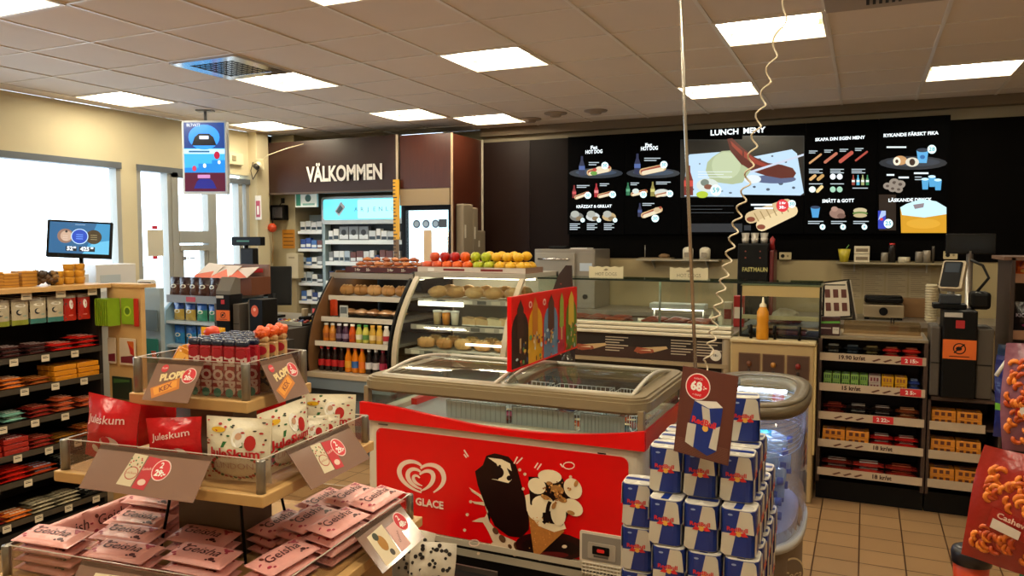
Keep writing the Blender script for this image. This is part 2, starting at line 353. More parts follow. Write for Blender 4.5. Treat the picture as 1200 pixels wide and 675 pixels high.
for i, (x, y) in enumerate([(-3.27, 8.44 * .9), (-2.82, 7.35), (-2.42, 7.4)]):
    x, y = [(-3.2, 7.45), (-2.83, 7.22), (-2.42, 7.24)][i]
    MB().lathe([(0, -.035), (.05, -.035), (.055, -.03), (.06, -.012), (.11, -.01), (.115, 0), (0, 0)], mat('#9c8a78', .5), 24).build('air_diffuser', None, 'round disc ceiling valve above the menu boards, ' + ['leftmost', 'middle one', 'rightmost'][i] + ' of three', 'vent', 'round ceiling valves', loc=(x, y, ZC))
# =============== WELCOME FASCIA, BROWN CABINET, BACK CORNER ===============
FBROWN = mat('#2e130b', .4, 0, .1, 3)
t = thing('welcome_fascia', 'brown fascia board with white welcome lettering under the ceiling', 'sign', (-5.55, 7.2, 2.15))
MB().box((-.93, 0, 0), (.86, .06, .59), FBROWN).box((-.93, -.004, -.02), (.86, .06, 0), mat('#55463c', .5)).build('board', t)
MB(UP).text('VÄLKOMMEN', .17, .19, .235, mat('#f1ece4', .4), z=.012, bold=.035, sx=.73, res=4).build('lettering', t, 'white condensed capital letters')
MB().box((.865, -.012, -.4), (.885, .01, .59), mat('#c5b39a', .4)).build('edge_strip', t, 'pale metal edge strip')
t = thing('wooden_cabinet', 'tall brown wood panelled cabinet box beside the welcome sign', 'cabinet', (-4.0, 7.2, 0))
MB().box((-.64, 0, 2.15), (-.004, .02, 2.72), WENGE).build('front_panel', t)
MB().box((-.02, .02, 0), (0, .72, 2.72), WENGE).build('side_panel', t)
MB().box((-.64, .02, 2.145), (-.02, .70, 2.72), mat('#2a1610', .5)).build('body', t)
MB().box((-.004, -.008, 0), (.012, .012, 2.725), mat('#b89b7a', .4)).build('edge_strip', t)
MB().box((.0, .70, 0), (.014, .725, 2.73), mat('#c9bda9', .4)).box((-.64, -.01, 1.97), (-.02, .03, 2.145), mat('#957f60', .6)).build('lower_blind', t, 'beige lower blind panel')
# yellow measuring strip at the fridge
t = thing('height_strip', 'narrow yellow and brown height measuring strip beside the glass fridge', 'height chart', (-4.70, 7.15, 1.05))
m = MB().box((0, 0, .55), (.075, .012, 1.2), mat('#e0a520', .5)).box((0, 0, 0), (.065, .012, .55), mat('#7b5b35', .5))
for i in range(30): m.box((.0, -.001, .04 * i), (.03 + .02 * (i % 5 == 0), 0, .04 * i + .012), mat('#3b2413', .5))
m.build('scale', t); MB().box((0, .012, -1.05), (.05, .02, 1.2), DARK).build('backing', t)
# glass door fridge
t = thing('drinks_fridge', 'black framed glass door fridge with round logos, lit inside', 'fridge', (-4.335, 7.28, 0))
MB().box((-.34, .06, 0), (.30, .62, 1.98), BLACK).build('cabinet', t)
d = MB().box((-.34, 0, 0), (-.29, .05, 1.99), BLACK).box((.25, 0, 0), (.30, .05, 1.99), BLACK).box((-.29, 0, 1.92), (.25, .05, 1.99), BLACK).box((-.29, 0, 0), (.25, .05, .12), BLACK).build('door', t)
MB().box((-.285, .055, .12), (.245, .058, 1.92), scr('#dff2ff', 1.4)).build('lit_interior', t)
mm = MB(UP)
for i in range(3): mm.disc(-.16 + .12 * i, 1.77, .045, -.02, -.018, mat('#4b5a7a', .4)).disc(-.16 + .12 * i, 1.77, .03, -.018, -.017, mat('#a9c4dd', .4))
mm.rrect(-.07, 1.1, .03, 1.7, .01, -.02, -.018, mat('#d2b48a', .4)).rrect(-.22, 1.05, -.02, 1.2, .01, -.018, -.016, mat('#cfae52', .5)).rrect(.12, 1.73, .22, 1.82, .005, -.02, -.018, mat('#40464f', .4))
mm.build('door_graphics', t, 'round blue logos and a cone picture')
MB().box((-.285, .02, .12), (.245, .026, 1.92), GLASS).build('glass_pane', t); MB().tube([(.27, -.01, 1.3), (.27, -.04, 1.35), (.27, -.04, 1.65), (.27, -.01, 1.7)], .01, CHROME).build('handle', t)
# tobacco display with the cyan light box
t = thing('tobacco_display', 'tobacco shelf unit under a glowing cyan light box', 'shelf unit', (-5.25, 7.5, 0))
MB().box((-.6, .02, 0), (.52, .40, 1.78), mat('#23282c', .6)).build('cabinet', t)
m = MB(); m.prism(rr(-.62, 1.78, .52, 2.10, .04), -.36, .10, mat('#c8cfd2', .3), UP); m.build('light_box', t)
m = MB(UP).rrect(-.59, 1.83, .49, 2.07, .03, .101, .103, scr('#62d3e6', 1.1)); m.rrect(-.1, 1.84, .48, 2.06, .02, .1035, .104, scr('#9fe6ee', 1.1))
m.prism([(-.42, 1.93), (-.33, 2.04), (-.27, 1.98), (-.36, 1.87)], .105, .107, mat('#e6eef0', .4)).prism([(-.40, 1.93), (-.34, 2.0), (-.30, 1.96), (-.36, 1.9)], .107, .109, mat('#54707a', .4))
for i, ch in enumerate('ARJENLO'): m.text(ch, -.12 + .085 * i, 1.945, .07, mat('#5e9aa5', .5), z=.106, bold=-.005, sx=1.1)
m.build('light_panel', t)
t2 = []
for k, z in enumerate((1.58, 1.33, 1.10, .88)):
    MB().box((-.58, -.08, z - .03), (.5, .1, z), mat('#cfdde2', .4)).box((-.58, -.09, z - .035), (.5, -.08, z + .012), mat('#e8f0f2', .4)).build('shelf', t)
MB().box((-.62, -.09, 0), (-.58, .1, 1.78), mat('#8fa5ae', .4)).build('side_panel', t)
t = thing('snuff_rack', 'narrow white tiered rack of small tins left of the tobacco display', 'rack', (-6.06, 7.5, 0))
MB().box((-.17, .12, 0), (.17, .14, 1.9), mat('#8b9aa0', .5)).build('back_panel', t)
for z in (1.70, 1.49, 1.29, 1.08, .86): MB().box((-.18, -.09, z - .035), (.18, .12, z), mat('#e3e8ea', .4), .004).build('shelf', t)
# small packs on those shelves
cols = ['#e6eaec', '#dfe4e8', '#4672b8', '#2b3f78', '#aebfd0', '#e9e9e6', '#6a3b35', '#cfd6da', '#7a7f84']
names = {'#e6eaec': 'white', '#dfe4e8': 'pale', '#4672b8': 'blue', '#2b3f78': 'navy', '#aebfd0': 'light blue', '#e9e9e6': 'off-white', '#6a3b35': 'brown', '#cfd6da': 'grey white', '#7a7f84': 'grey'}
def packbox(w, d, h, c):
    m = MB().box((-w / 2, 0, 0), (w / 2, d, h), mat(c, .4), .002); m.box((-w / 2 + .004, -.001, h * .15), (w / 2 - .004, 0, h * .45), mat('#33414e' if c[1] in 'edac' else '#e0e6ea', .5)); return m
rg = random.Random(3)
for k, z in enumerate((1.58, 1.33, 1.10)):
    x = -5.25 - .55; i = 0
    while x < -5.25 + .40:
        big = (k == 0 and i in (2, 3, 4)); w = .13 if big else rg.choice((.06, .075, .09)); h = .17 if big else rg.uniform(.08, .15); c = '#7a7f84' if big else rg.choice(cols if k else cols[:1] + cols[5:6] + cols[7:8])
        mb = packbox(w, .06, h, c)
        if big: mb.disc(0, h * .6, .035, .001, .002, mat('#2c2f33', .5), M=UP)
        mb.build('carton', None, f'{names[c]} carton, {ORD[min(i, 11)]} from left on {["top","second","third"][k]} lit tobacco shelf', 'box', 'tobacco cartons', loc=(x + w / 2, 7.44, z + .001)); x += w + .01; i += 1
for k, z in enumerate((1.70, 1.49, 1.29, 1.08, .86)):
    for i in range(4):
        c = (['#e6eaec'] * 4, ['#2b4a9a', '#2b4a9a', '#4672b8', '#6a3b35'], ['#aebfd0', '#4672b8', '#e6eaec', '#7a7f84'], ['#e6eaec', '#aebfd0', '#dfe4e8', '#23262a'], ['#4672b8', '#e6eaec', '#2b3f78', '#dfe4e8'])[k][i]
        packbox(.075, .05, rg.uniform(.09, .13), c).build('carton', None, f'small carton, {ORD[i]} from left on {["top","second","third","fourth","lowest"][k]} tier of the white rack', 'box', 'cartons on the white tiered rack', loc=(-6.06 - .125 + .083 * i, 7.44, z + .001))
# things hanging on the corner wall
def wallpanel(name, label, cat, px0, py0, px1, py1, Y, m, dep=.02, inner=None, grp=None):
    a = at(px0, py1, Y); b = at(px1, py0, Y); w_, h_ = b[0] - a[0], b[1] - a[1]
    mb = MB(UP).rrect(-w_/2, 0, w_/2, h_, min(w_, h_) * .06, 0, dep, m)
    if inner: inner(mb, w_, h_, dep)
    return mb.build(name, None, label, cat, grp, loc=((a[0] + b[0]) / 2, Y + dep + .001, a[1]))
wallpanel('exit_notice', 'white and green framed notice below the welcome sign', 'notice', 346, 225, 371, 243, 7.27, mat('#dfe8e2', .4), .03, lambda m, w, h, d: m.rrect(-w*.45, h*.1, -w*.25, h*.9, .002, d, d+.002, mat('#2b8a68', .5)).disc(w*.1, h*.6, h*.25, d, d+.002, mat('#2d5a55', .5)).rrect(-w*.15, h*.12, w*.4, h*.25, .002, d, d+.002, mat('#7aa79a', .5)))
wallpanel('wall_screen', 'small black box screen mounted in the corner with cables', 'screen', 317, 240, 333, 258, 7.30, BLACK, .07, lambda m, w, h, d: m.rrect(-w*.35, h*.15, w*.35, h*.85, .002, d, d+.002, mat('#454244', .3)))
wallpanel('yellow_notice', 'orange yellow notice sheet with lines on the beige corner wall', 'notice', 331, 269, 345, 291, 7.374, mat('#b8791c', .6), .004, lambda m, w, h, d: [m.rrect(-w*.4, h*(.15+.2*i), w*.4, h*(.2+.2*i), .001, d, d+.001, mat('#6a4210', .6)) for i in range(4)])
wallpanel('paper_dispenser', 'beige tall paper towel dispenser on the corner wall', 'dispenser', 336, 297, 349, 326, 7.275, mat('#b9ab8a', .5), .1, lambda m, w, h, d: m.rrect(-w*.3, h*.8, w*.2, h*.86, .002, d, d+.002, mat('#8d7f61', .5)))
a = at(319, 267, 7.2)
t = thing('red_alarm_ball', 'red orange ball hanging on a cord in the back corner', 'ball', (a[0], 7.2, a[1]))
MB().ball((0, 0, 0), .055, mat('#c2411c', .35)).build('ball', t); MB().tube([(0, 0, .05), (.0, .05, .2), (.02, .165, .32)], .004, DARK).box((.0, .160, .30), (.04, .179, .36), DARK).tube([(0, 0, -.05), (.01, .0, -.25), (-.01, 0, -.42)], .006, mat('#8a6b40', .6)).build('cord', t)
# security camera on the corner column
t = thing('security_camera', 'small cream security camera with looped cables on the corner column', 'camera', (-6.42, 7.0, 2.45))
MB().ball((0.02, -.06, 0), .045, mat('#cfc5a8', .4)).lathe([(0, 0), (.03, 0), (.03, .05), (0, .05)], mat('#2a2522', .4), 12, T(.05, -.1, -.03) @ RX(60)).build('camera_body', t)
MB().tube([(0, 0, 0), (-.05, -.03, -.1), (-.1, -.02, -.15), (-.13, -.02, -.05), (-.1, -.01, .05)], .006, mat('#55483a', .5)).tube([(0.05, -.03, .05), (.15, -.03, .12), (.3, .1, .2), (.5, .16, .25)], .005, mat('#cfc5a8', .5)).build('cables', t)
MB().box((-.08, -.01, -.04), (.06, .0, .08), mat('#c9bf9f', .5)).build('mount', t)
MB().box((0, -.12, -.07), (.05, .12, .07), mat('#d6ccab', .5), .008).box((.05, -.06, -.03), (.055, .0, .03), mat('#8f8262', .6)).build('wall_box', None, 'cream junction box on the wall right of the hanging screen', 'box', loc=(XL, 6.75, 2.52))
# fire extinguisher sign strip
MB().box((0, 0, 0), (.09, .012, .28), mat('#e9e4dc', .5), .003).box((.015, -.002, .03), (.075, 0, .22), mat('#b5445a', .5)).box((.03, -.003, .06), (.06, -.002, .16), mat('#eee8e0', .5)).build('fire_notice', None, 'red and white fire extinguisher notice on the white corner column', 'notice', loc=(-6.5, 6.985, 1.83))
MB().box((0, -.095, 0), (.004, .095, .27), mat('#cfc8b4', .6)).box((.004, -.04, .275), (.006, .03, .31), mat('#c2203a', .5)).box((.004, -.04, -.03), (.006, .02, .0), mat('#c2203a', .5)).build('paper_notice', None, 'pale paper notice with red tape on the glass beside the door', 'notice', loc=(XL + .001, 5.66, 1.43))
# two grey wall dispensers on the cabinet side
for i, (y0, y1, z0, z1, dp) in enumerate([(7.28, 7.50, 1.42, 1.98, .10), (7.52, 7.64, 1.42, 1.95, .09), (7.66, 7.86, 1.42, 1.70, .07)]):
    MB().box((0, 0, 0), (dp, y1 - y0, z1 - z0), mat('#8a7c68', .5), .015).box((dp, .02, (z1-z0)*.35), (dp + .003, .05, (z1-z0)*.6), mat('#d8d0c0', .4)).build('cup_dispenser', None, ['tall grey dispenser on the cabinet side, nearest', 'slim tall grey dispenser on the cabinet side, middle one', 'short brown grey dispenser on the cabinet side, farthest'][i], 'dispenser', 'dispensers on the cabinet side', loc=(-3.998, y0, z0))
# =============== HANGING ADVERT SCREEN ===============
t = thing('advert_screen', 'hanging portrait screen with blue car advert near the windows', 'screen', (-5.83, 5.6, 2.065), (0, 0, 25)); t.scale = (1.0, 1.333, 1.333)
MB(UP).rrect(-.215, -.02, .215, .51, .01, -.05, 0, mat('#c4c9cc', .35)).build('casing', t)
m = MB(UP).rrect(-.195, .0, .195, .495, .002, .001, .002, scr('#37a9e8', 1.0))
m.rrect(-.195, .31, .195, .495, .001, .0022, .003, scr('#0d3f8c', .8)).disc(0, .39, .15, .0032, .0036, scr('#2f9bff', .9), 24, .09)
m.prism([(-.12, .33), (-.09, .39), (-.05, .415), (.05, .415), (.09, .39), (.12, .33)], .004, .0045, scr('#0a1322', .6)).rrect(-.045, .375, .045, .40, .005, .0046, .005, scr('#dfeaff', .9))
m.rrect(-.195, .27, .195, .305, .001, .0022, .003, scr('#bfe9ff', 1)).rrect(-.15, .28, .05, .293, .001, .0031, .0035, scr('#2a6f9c', .8))
m.rrect(-.195, .0, .195, .135, .001, .0022, .003, scr('#5a1030', .8)).prism([(-.11, .02), (-.08, .07), (-.05, .09), (.05, .09), (.08, .07), (.11, .02)], .0032, .0036, scr('#22288a', .8)).rrect(-.07, .095, .05, .12, .004, .0032, .0038, scr('#d890c8', .8))
for x, y, c, r in ((.12, .26, '#b8153a', .028), (.0, .185, '#e8eef5', .016), (-.1, .165, '#cf3a5a', .02), (.14, .21, '#e8eef5', .014)): m.disc(x, y, r, .0032, .004, scr(c, .9))
m.prism([(-.195, .135), (-.195, .17), (-.06, .17), (-.06, .2), (.07, .2), (.07, .225), (.195, .225), (.195, .135)], .0032, .0034, scr('#1786d8', .9))
m.text('BILTVÄTT', -.1, .475, .03, scr('#dff0ff', 1), z=.004); m.build('display', t)
MB().rod((0, .03, .5), (0, .03, .588), .014, mat('#8a8a88', .4)).box((-.08, -.0, .578), (.08, .06, .588), mat('#8a8a88', .4)).build('ceiling_bracket', t)
# =============== MENU SCREENS ===============
MY = 7.88
def mpt(px, py): return at(px, py, MY)
def P2(px, py): q = mpt(px, py); return (q[0], q[1])
cuts = [(665, 732, 276), (732, 799, 276), (799, 870, 273), (870, 943, 272), (943, 1028, 272), (1028, 1112, 273)]
lb = ['first from the left, with snack meals', 'second from the left, with sausages in bread', 'left half of the large sausage picture', 'right half of the large sausage picture', 'with build-your-own sausage rows', 'rightmost, with coffee and the yellow drink']
mscr = []
topz = 2.70; botz = 1.655
for i, (a, b, _) in enumerate(cuts):
    x0 = mpt(a, 210)[0]; x1 = mpt(b, 210)[0]; t = thing('menu_screen', f'black menu screen, {lb[i]}', 'menu screen', ((x0 + x1) / 2, MY, botz), group='menu screens')
    MB().box((-(x1-x0)/2 + .002, .005, 0), ((x1-x0)/2 - .002, .06, topz - botz), mat('#010102', .6, 0, 0, 20, 0, .04)).build('casing', t); mscr.append((t, (x0 + x1) / 2, MB(UP)))
def scm(px): 
    for i, (a, b, _) in enumerate(cuts):
        if px < b: return i
    return 5
class Scr:      # draws onto screen i with photo spots turned into wall metres
    def __init__(s, i): s.i = i; s.t, s.cx, s.m = mscr[i]; s.L = .001
    def q(s, px, py): p = P2(px, py); return (p[0] - s.cx, p[1] - botz)
    def nz(s): s.L += .00012; return s.L
    def poly(s, pts, h, k=1): z = s.nz(); s.m.prism([s.q(*p) for p in pts], z, z + .0001, scr(h, k)); return s
    def ell(s, px, py, rx, ry, h, k=1, n=18): return s.poly([(px + rx * math.cos(2*math.pi*j/n), py + ry * math.sin(2*math.pi*j/n)) for j in range(n)], h, k)
    def rect(s, x0, y0, x1, y1, h, k=1): return s.poly([(x0, y0), (x1, y0), (x1, y1), (x0, y1)], h, k)
    def txt(s, t, px, py, hpx, h='#e8f2f5', k=1, bold=.03, wpx=None):
        c = s.q(px, py); u = s.q(px, py - hpx)[1] - c[1]; sz = u * 1.42; z = s.nz(); sx = 1
        if wpx:
            v, f = text_mesh(t, sz, bold, 0, 2); wd = max(q[0] for q in v) - min(q[0] for q in v); sx = (s.q(px + wpx, py)[0] - c[0]) / max(wd, 1e-4)
        s.m.text(t, c[0], c[1], sz, scr(h, k), z=z, bold=bold, sx=sx, rise=.0); return s
    def cap(s, x0, y0, x1, y1, r, h, k=1):
        a = math.atan2(y1 - y0, x1 - x0); P = [(x1 + r * math.cos(a - math.pi/2 + math.pi*j/6), y1 + r * math.sin(a - math.pi/2 + math.pi*j/6)) for j in range(7)] + [(x0 + r * math.cos(a + math.pi/2 + math.pi*j/6), y0 + r * math.sin(a + math.pi/2 + math.pi*j/6)) for j in range(7)]
        return s.poly(P, h, k)
    def bottle(s, x, y, h, c, lab='#9a2030'):
        w_ = h * .15; s.poly([(x - w_, y), (x - w_, y - h * .5), (x - w_ * .4, y - h * .78), (x - w_ * .35, y - h), (x + w_ * .35, y - h), (x + w_ * .4, y - h * .78), (x + w_, y - h * .5), (x + w_, y)], c, .8)
        return s.rect(x - w_, y - h * .5, x + w_, y - h * .3, lab, .8)
    def bun(s, x, y, w_, a=-12):
        d = (math.cos(R_(a)) * w_/2, math.sin(R_(a)) * w_/2); s.cap(x - d[0], y - d[1], x + d[0], y + d[1], w_ * .17, '#c9a878', .8); s.cap(x - d[0]*1.05, y - d[1]*1.3 - w_*.06, x + d[0]*1.1, y + d[1]*1.3 - w_*.06, w_ * .075, '#8d3a26', .9)
        return s.cap(x - d[0]*.9, y - d[1]*.9 + w_*.06, x + d[0]*.9, y + d[1]*.9 + w_*.06, w_ * .1, '#e0d2b4', .8)
    def tag(s, x, y, r, t='30'): s.ell(x, y, r, r, '#d9f3f4', 1); return s.txt(t, x, y, r * .9, '#3c8a94', 1, .02)
    def lines(s, x, y, n=2, w_=14, g=2.6, c='#b8c6cc', h=1.0):
        for j in range(n): s.rect(x, y + g*j, x + w_ * (1 if j % 2 == 0 else .75), y + g*j + h, c, .8)
        return s
def slab(s, x0, x1, y): s.ell((x0+x1)/2, y, (x1-x0)/2, 6, '#1c2733', .8).ell((x0+x1)/2, y-1, (x1-x0)/2.6, 3.6, '#33455a', .8)
s = Scr(0); slab(s, 667, 730, 203); s.txt('Fat', 696, 173, 4, wpx=8).txt('HOT DOG', 696, 178, 4.2, wpx=20, bold=.035).bottle(682, 206, 23, '#222b48', '#46609a').lines(690, 190, 2, 12); s.bun(702, 200, 22).ell(696, 203, 4, 2.5, '#5d8a3a').ell(703, 198, 5, 3, '#c8bba0').ell(697, 199, 2.5, 2, '#a33a2c').tag(709, 194, 4.2)
s.bottle(673, 232, 15, '#7c1c22', '#c54a50').lines(676, 217, 2, 15, 2).bun(682, 229, 14, -20).tag(689, 229, 4).bottle(699, 231, 16, '#a01f2b', '#d98a8a').lines(703, 215, 2, 11, 2).bun(710, 228, 15, -14).tag(718, 228, 4)
s.txt('KRÄZZAT & GRILLAT', 696, 242, 3.2, wpx=42, bold=.035)
for j, c in enumerate(('#6e6e68', '#c3c7c4', '#b99f72')): s.ell(676 + 19*j, 254, 8, 5, c, .8).ell(674 + 19*j, 251, 5, 4, '#a8aaa0', .8).ell(679 + 19*j, 256, 4, 2.5, '#7d6a4c', .8).tag(683 + 19*j, 258, 2.6, '5').lines(668 + 20*j, 262, 4, 12, 2.1)
s = Scr(1); slab(s, 734, 797, 203); s.txt('Fat', 760, 170, 4, wpx=8).txt('HOT DOG', 761, 174, 4.4, wpx=20, bold=.035).bottle(747, 204, 24, '#232b4a', '#4c66a2').lines(755, 185, 2, 19).bun(765, 199, 24).tag(778, 193, 4.3)
s.bottle(736, 229, 15, '#1d6a48', '#58a07a').lines(739, 214, 2, 10, 2).bun(749, 226, 15).ell(745, 224, 4, 3, '#cfd8d2', .8).tag(754, 228, 4).bottle(765, 230, 17, '#8a8040', '#c8c070').lines(769, 213, 2, 17, 2).ell(776, 226, 9, 4.5, '#c9ccc4', .8).bun(776, 228, 12).tag(785, 227, 4)
s.bottle(750, 254, 16, '#242a48', '#3d4f85').lines(753, 238, 2, 14, 2).bun(764, 249, 20, -20).ell(770, 246, 4, 3, '#c9b08a', .8).tag(768, 256, 4.4)
def plate(s, x0, x1):
    top = lambda x: 182 - (x - 803) * .03; s.poly([(max(x0, 802), 230 if x0 < 803 else 228), (max(x0, 804), 186)] + ([(808, 181)] if x0 < 803 else []) + ([(x1, 176)] if x1 < 943 else [(928, 175), (934, 180), (942, 226)]) + ([(x1, 231)] if x1 < 943 else [(938, 229)]), '#a9c4d8', .95)
s = Scr(2); s.rect(797.5, 163.5, 870, 231.5, '#2c3238', .5).rect(798.2, 164.3, 870, 230.8, '#07090b', .4); plate(s, 799, 870)
s.poly([(827, 200), (829, 190), (835, 184), (846, 177), (862, 176), (870, 178), (870, 214), (858, 216), (842, 214), (832, 210)], '#a3b08a', .85).ell(851, 194, 17, 16, '#b4c09c', .85)
s.ell(812, 222, 1.5, 1, '#5d6d80', .6).ell(856, 226, 2, 1, '#5d6d80', .6).ell(820, 192, 1, 1, '#7e93a4', .6).ell(846, 224, 1.5, 1, '#7e93a4', .6)
s.poly([(852, 163), (858, 162), (870, 173), (870, 194), (864, 187), (856, 177)], '#51100c', .8).poly([(856, 165), (870, 177), (870, 183), (858, 171)], '#8c2a1c', .8)
s.bottle(807, 229, 35, '#6e1712', '#c44035').ell(829, 217, 13, 8, '#cfd8d0', .8).ell(826, 214, 5, 4, '#6f7b70', .8).ell(830, 219, 5, 3, '#7e4a38', .8).ell(823, 228, 7, 4, '#a3b82a', .9).tag(839, 223, 6.5, '59').lines(818, 201, 3, 40, 3.0, '#dfe8ea', .7)
s.lines(806, 241, 3, 54, 4, '#3f464b', .5).rect(806, 262, 870, 272, '#1a222b', .8)
s.txt('LUNCH', 849, 155.2, 6.2, wpx=33, bold=.03)
s = Scr(3); s.txt('MENY', 883.5, 153, 6.2, wpx=26, bold=.03); s.rect(870, 159, 942.5, 228.5, '#2c3238', .5).rect(870, 160, 941.8, 227.8, '#07090b', .4); plate(s, 870, 943)
s.poly([(870, 178), (878, 184), (880, 200), (874, 208), (870, 214)], '#a3b08a', .85)
for x, y, r in ((890, 187, 1.5), (905, 183, 1), (915, 215, 2), (900, 222, 1.6), (925, 205, 1.4), (930, 220, 1.4), (884, 219, 1.3), (921, 190, 1), (910, 212, 1.2)): s.ell(x, y, r*1.4, r, '#4d6076', .6)
s.ell(907, 210, 26, 5, '#5b6a92', .6).poly([(870, 173), (884, 184), (900, 191), (916, 193), (929, 197), (933, 203), (930, 208), (915, 209), (898, 206), (882, 201), (870, 193)], '#52120d', .85).poly([(872, 177), (888, 188), (902, 194), (896, 196), (880, 190), (872, 184)], '#8c2a1c', .85)
s.poly([(880, 203), (942, 182.5), (942, 180), (879, 200.5)], '#b9c3d4', .9).ell(882, 210, 10, 5, '#cfd8dc', .9)
s.cap(880, 255, 922, 240, 7, '#c5ac80', .85).cap(893, 264, 928, 247, 7, '#d9c294', .85)
for j in range(6): s.cap(884 + 7*j, 250 - 2.4*j, 889 + 7*j, 259 - 2.2*j, .6, '#9c7f50', .8)
s.ell(880, 257, 5, 3, '#7a3a26', .9).ell(892, 266, 5, 3, '#7a3a26', .9).tag(928, 239, 4.6).ell(917, 241, 7.4, 7.4, '#c22a34', 1).txt('2 för', 917, 238, 2.6).txt('30:-', 917, 243, 3.4).rect(880, 239, 905, 241, '#dfe8ea', .9).rect(884, 243, 906, 245, '#dfe8ea', .9).rect(872, 264, 880, 270, '#1a222b', .8)
s = Scr(4); s.txt('SKAPA DIN EGEN MENY', 984, 162.5, 3.6, wpx=60, bold=.035)
for j in range(4): s.cap(949 + 18*j, 191 - j, 962 + 18*j, 181 - j, 1.2 + .5*(j % 3), ('#b98a5c', '#a8604a', '#a8483c', '#9c3d34')[j], .9).lines(948 + 18*j, 176.5 - j, 2, 10, 2.2)
for j in range(3): s.lines(948 + 25*j, 198, 3, 16, 2)
s.cap(950, 210, 955, 206, 1.8, '#b9925c').cap(959, 210, 964, 206, 2, '#a8834c').ell(976, 207, 3.4, 3.4, '#dbe6ea').ell(984, 207, 3.4, 3.4, '#dbe6ea').ell(952, 222, 4, 3.6, '#cfe0d8').cap(958, 224, 963, 219, 2, '#c8b27a').ell(976, 222, 3.4, 3.4, '#8fb8a0').ell(984, 222, 3.4, 3.4, '#8fb8a0').lines(948, 215, 1, 16, 2).lines(973, 215, 1, 16, 2).lines(999, 220, 1, 18, 2)
for j, c in enumerate(('#8c3a30', '#58b0cc', '#9aa06a', '#2f7a4e')): s.bottle(1000 + 5.5*j, 217, 12, c, '#dfe6e0')
s.txt('SMÅTT & GOTT', 982, 235.5, 3.8, wpx=38, bold=.035)
s.poly([(950, 243), (961, 243), (959, 255), (952, 255)], '#3f8fc4', .9).ell(955.5, 243, 5.5, 1.8, '#1d3350').ell(981, 250, 9, 6, '#8f6f62', .8).ell(978, 245, 4, 3, '#a88474', .8).ell(986, 253, 5, 3, '#6e5046', .8).ell(1008, 247, 8, 3.5, '#c2b48c', .8).ell(1008, 250, 9, 2, '#5d7a3c', .8).ell(1008, 252.5, 8, 2.5, '#b9a87c', .8)
for j, x in enumerate((947, 974, 1000)): s.lines(x, 259, 2, 18, 2.4).tag((964, 988, 1013)[j], 266, 3.3, '8')
s = Scr(5); s.txt('RYKANDE FÄRSKT FIKA', 1067, 157.5, 3.8, wpx=66, bold=.035).rect(1039, 171.5, 1062, 173.5, '#cfdade', .9); s.ell(1070, 191, 40, 8, '#1a212b', .8).ell(1070, 190, 32, 5, '#2c3643', .8)
s.poly([(1074, 176), (1088, 176), (1086, 191), (1076, 191)], '#4f9fd0', .9).ell(1081, 176, 7, 2.4, '#16263a').ell(1081, 184, 3, 2.4, '#1d5a94').ell(1055, 188, 8, 5.5, '#b98a5a', .9).ell(1051, 189, 4.4, 5, '#d9d0b8').ell(1051, 189, 1.8, 2.2, '#3a241a').ell(1069, 190, 8, 5.5, '#cfc9b8', .9).ell(1069, 190, 3.4, 4, '#2e1c16').tag(1092, 175, 5.2, '28')
s.rect(1039, 204, 1048, 206, '#cfdade').rect(1053, 207, 1065, 209, '#cfdade').rect(1071, 202, 1088, 204, '#cfdade')
for x, y, r in ((1040, 218, 5), (1048, 214, 6), (1046, 221, 5), (1055, 216, 6), (1053, 222, 5)): s.ell(x, y, r, r*.8, '#8f8478', .8).ell(x, y, r*.4, r*.3, '#463a34')
for x, y in ((1084, 216), (1092, 213), (1099, 217)): s.poly([(x-4, y-6), (x+4.5, y-6), (x+3.4, y+6), (x-3, y+6)], '#4a9ac8', .9).ell(x, y-6, 4.3, 1.6, '#b8dcea').lines(1072, 207 + (y % 3) * 3, 1, 8, 2)
s.rect(1030, 228, 1050, 270, '#1d0d0b', .6).txt('LÄSKANDE DRYCK', 1066, 234.5, 3.8, wpx=52, bold=.035)
s.poly([(1055, 243), (1062, 239), (1080, 233), (1097, 236), (1109, 243), (1109, 273), (1056, 273)], '#c08a1e', .95).poly([(1055, 243), (1062, 239), (1080, 233), (1097, 236), (1109, 243), (1109, 251), (1083, 255), (1057, 252)], '#b9dbe0', .95).ell(1082, 262, 20, 6, '#c9962c', .95).poly([(1070, 240), (1083, 238), (1082, 243), (1072, 245)], '#8a7f86', .8)
s.rect(1029, 247, 1038, 268, '#2738a8', .95).poly([(1029, 258), (1038, 252), (1038, 247), (1033, 247)], '#9fb2d8', .95).ell(1033, 257, 2, 1.6, '#c0303a').tag(1041, 262, 5.4, '25')
for t, cx, m in mscr: m.build('display', t)
# =============== ICE CREAM FREEZER ===============
FX0, FX1, FY0, FY1 = -2.05, -.76, 2.87, 3.62
OLIVE = mat('#857559', .35, 0, .05, 8); FWH = mat('#d8cdb8', .35); LINER = mat('#eef4f8', .4)
t = thing('ice_cream_freezer', 'long red fronted glass top ice cream freezer in the middle', 'freezer', (0, 0, 0))
b = MB()
def ring(mb, x0, y0, x1, y1, r, th, z0, z1, m, rs=6):
    O = rr(x0, y0, x1, y1, r, rs); I = rr(x0 + th, y0 + th, x1 - th, y1 - th, max(.005, r - th), rs); n = len(O)
    vs = [(*p, z0) for p in O] + [(*p, z1) for p in O] + [(*p, z0) for p in I] + [(*p, z1) for p in I]; fs = []
    for i in range(n):
        j = (i + 1) % n; fs += [(i, j, n + j, n + i), (2*n + j, 2*n + i, 3*n + i, 3*n + j), (n + i, n + j, 3*n + j, 3*n + i), (j, i, 2*n + i, 2*n + j)]
    return mb.raw(vs, fs, m, False)
ring(b, FX0, FY0, FX1, FY1, .05, .06, .30, .82, FWH); b.build('cabinet_wall', t)
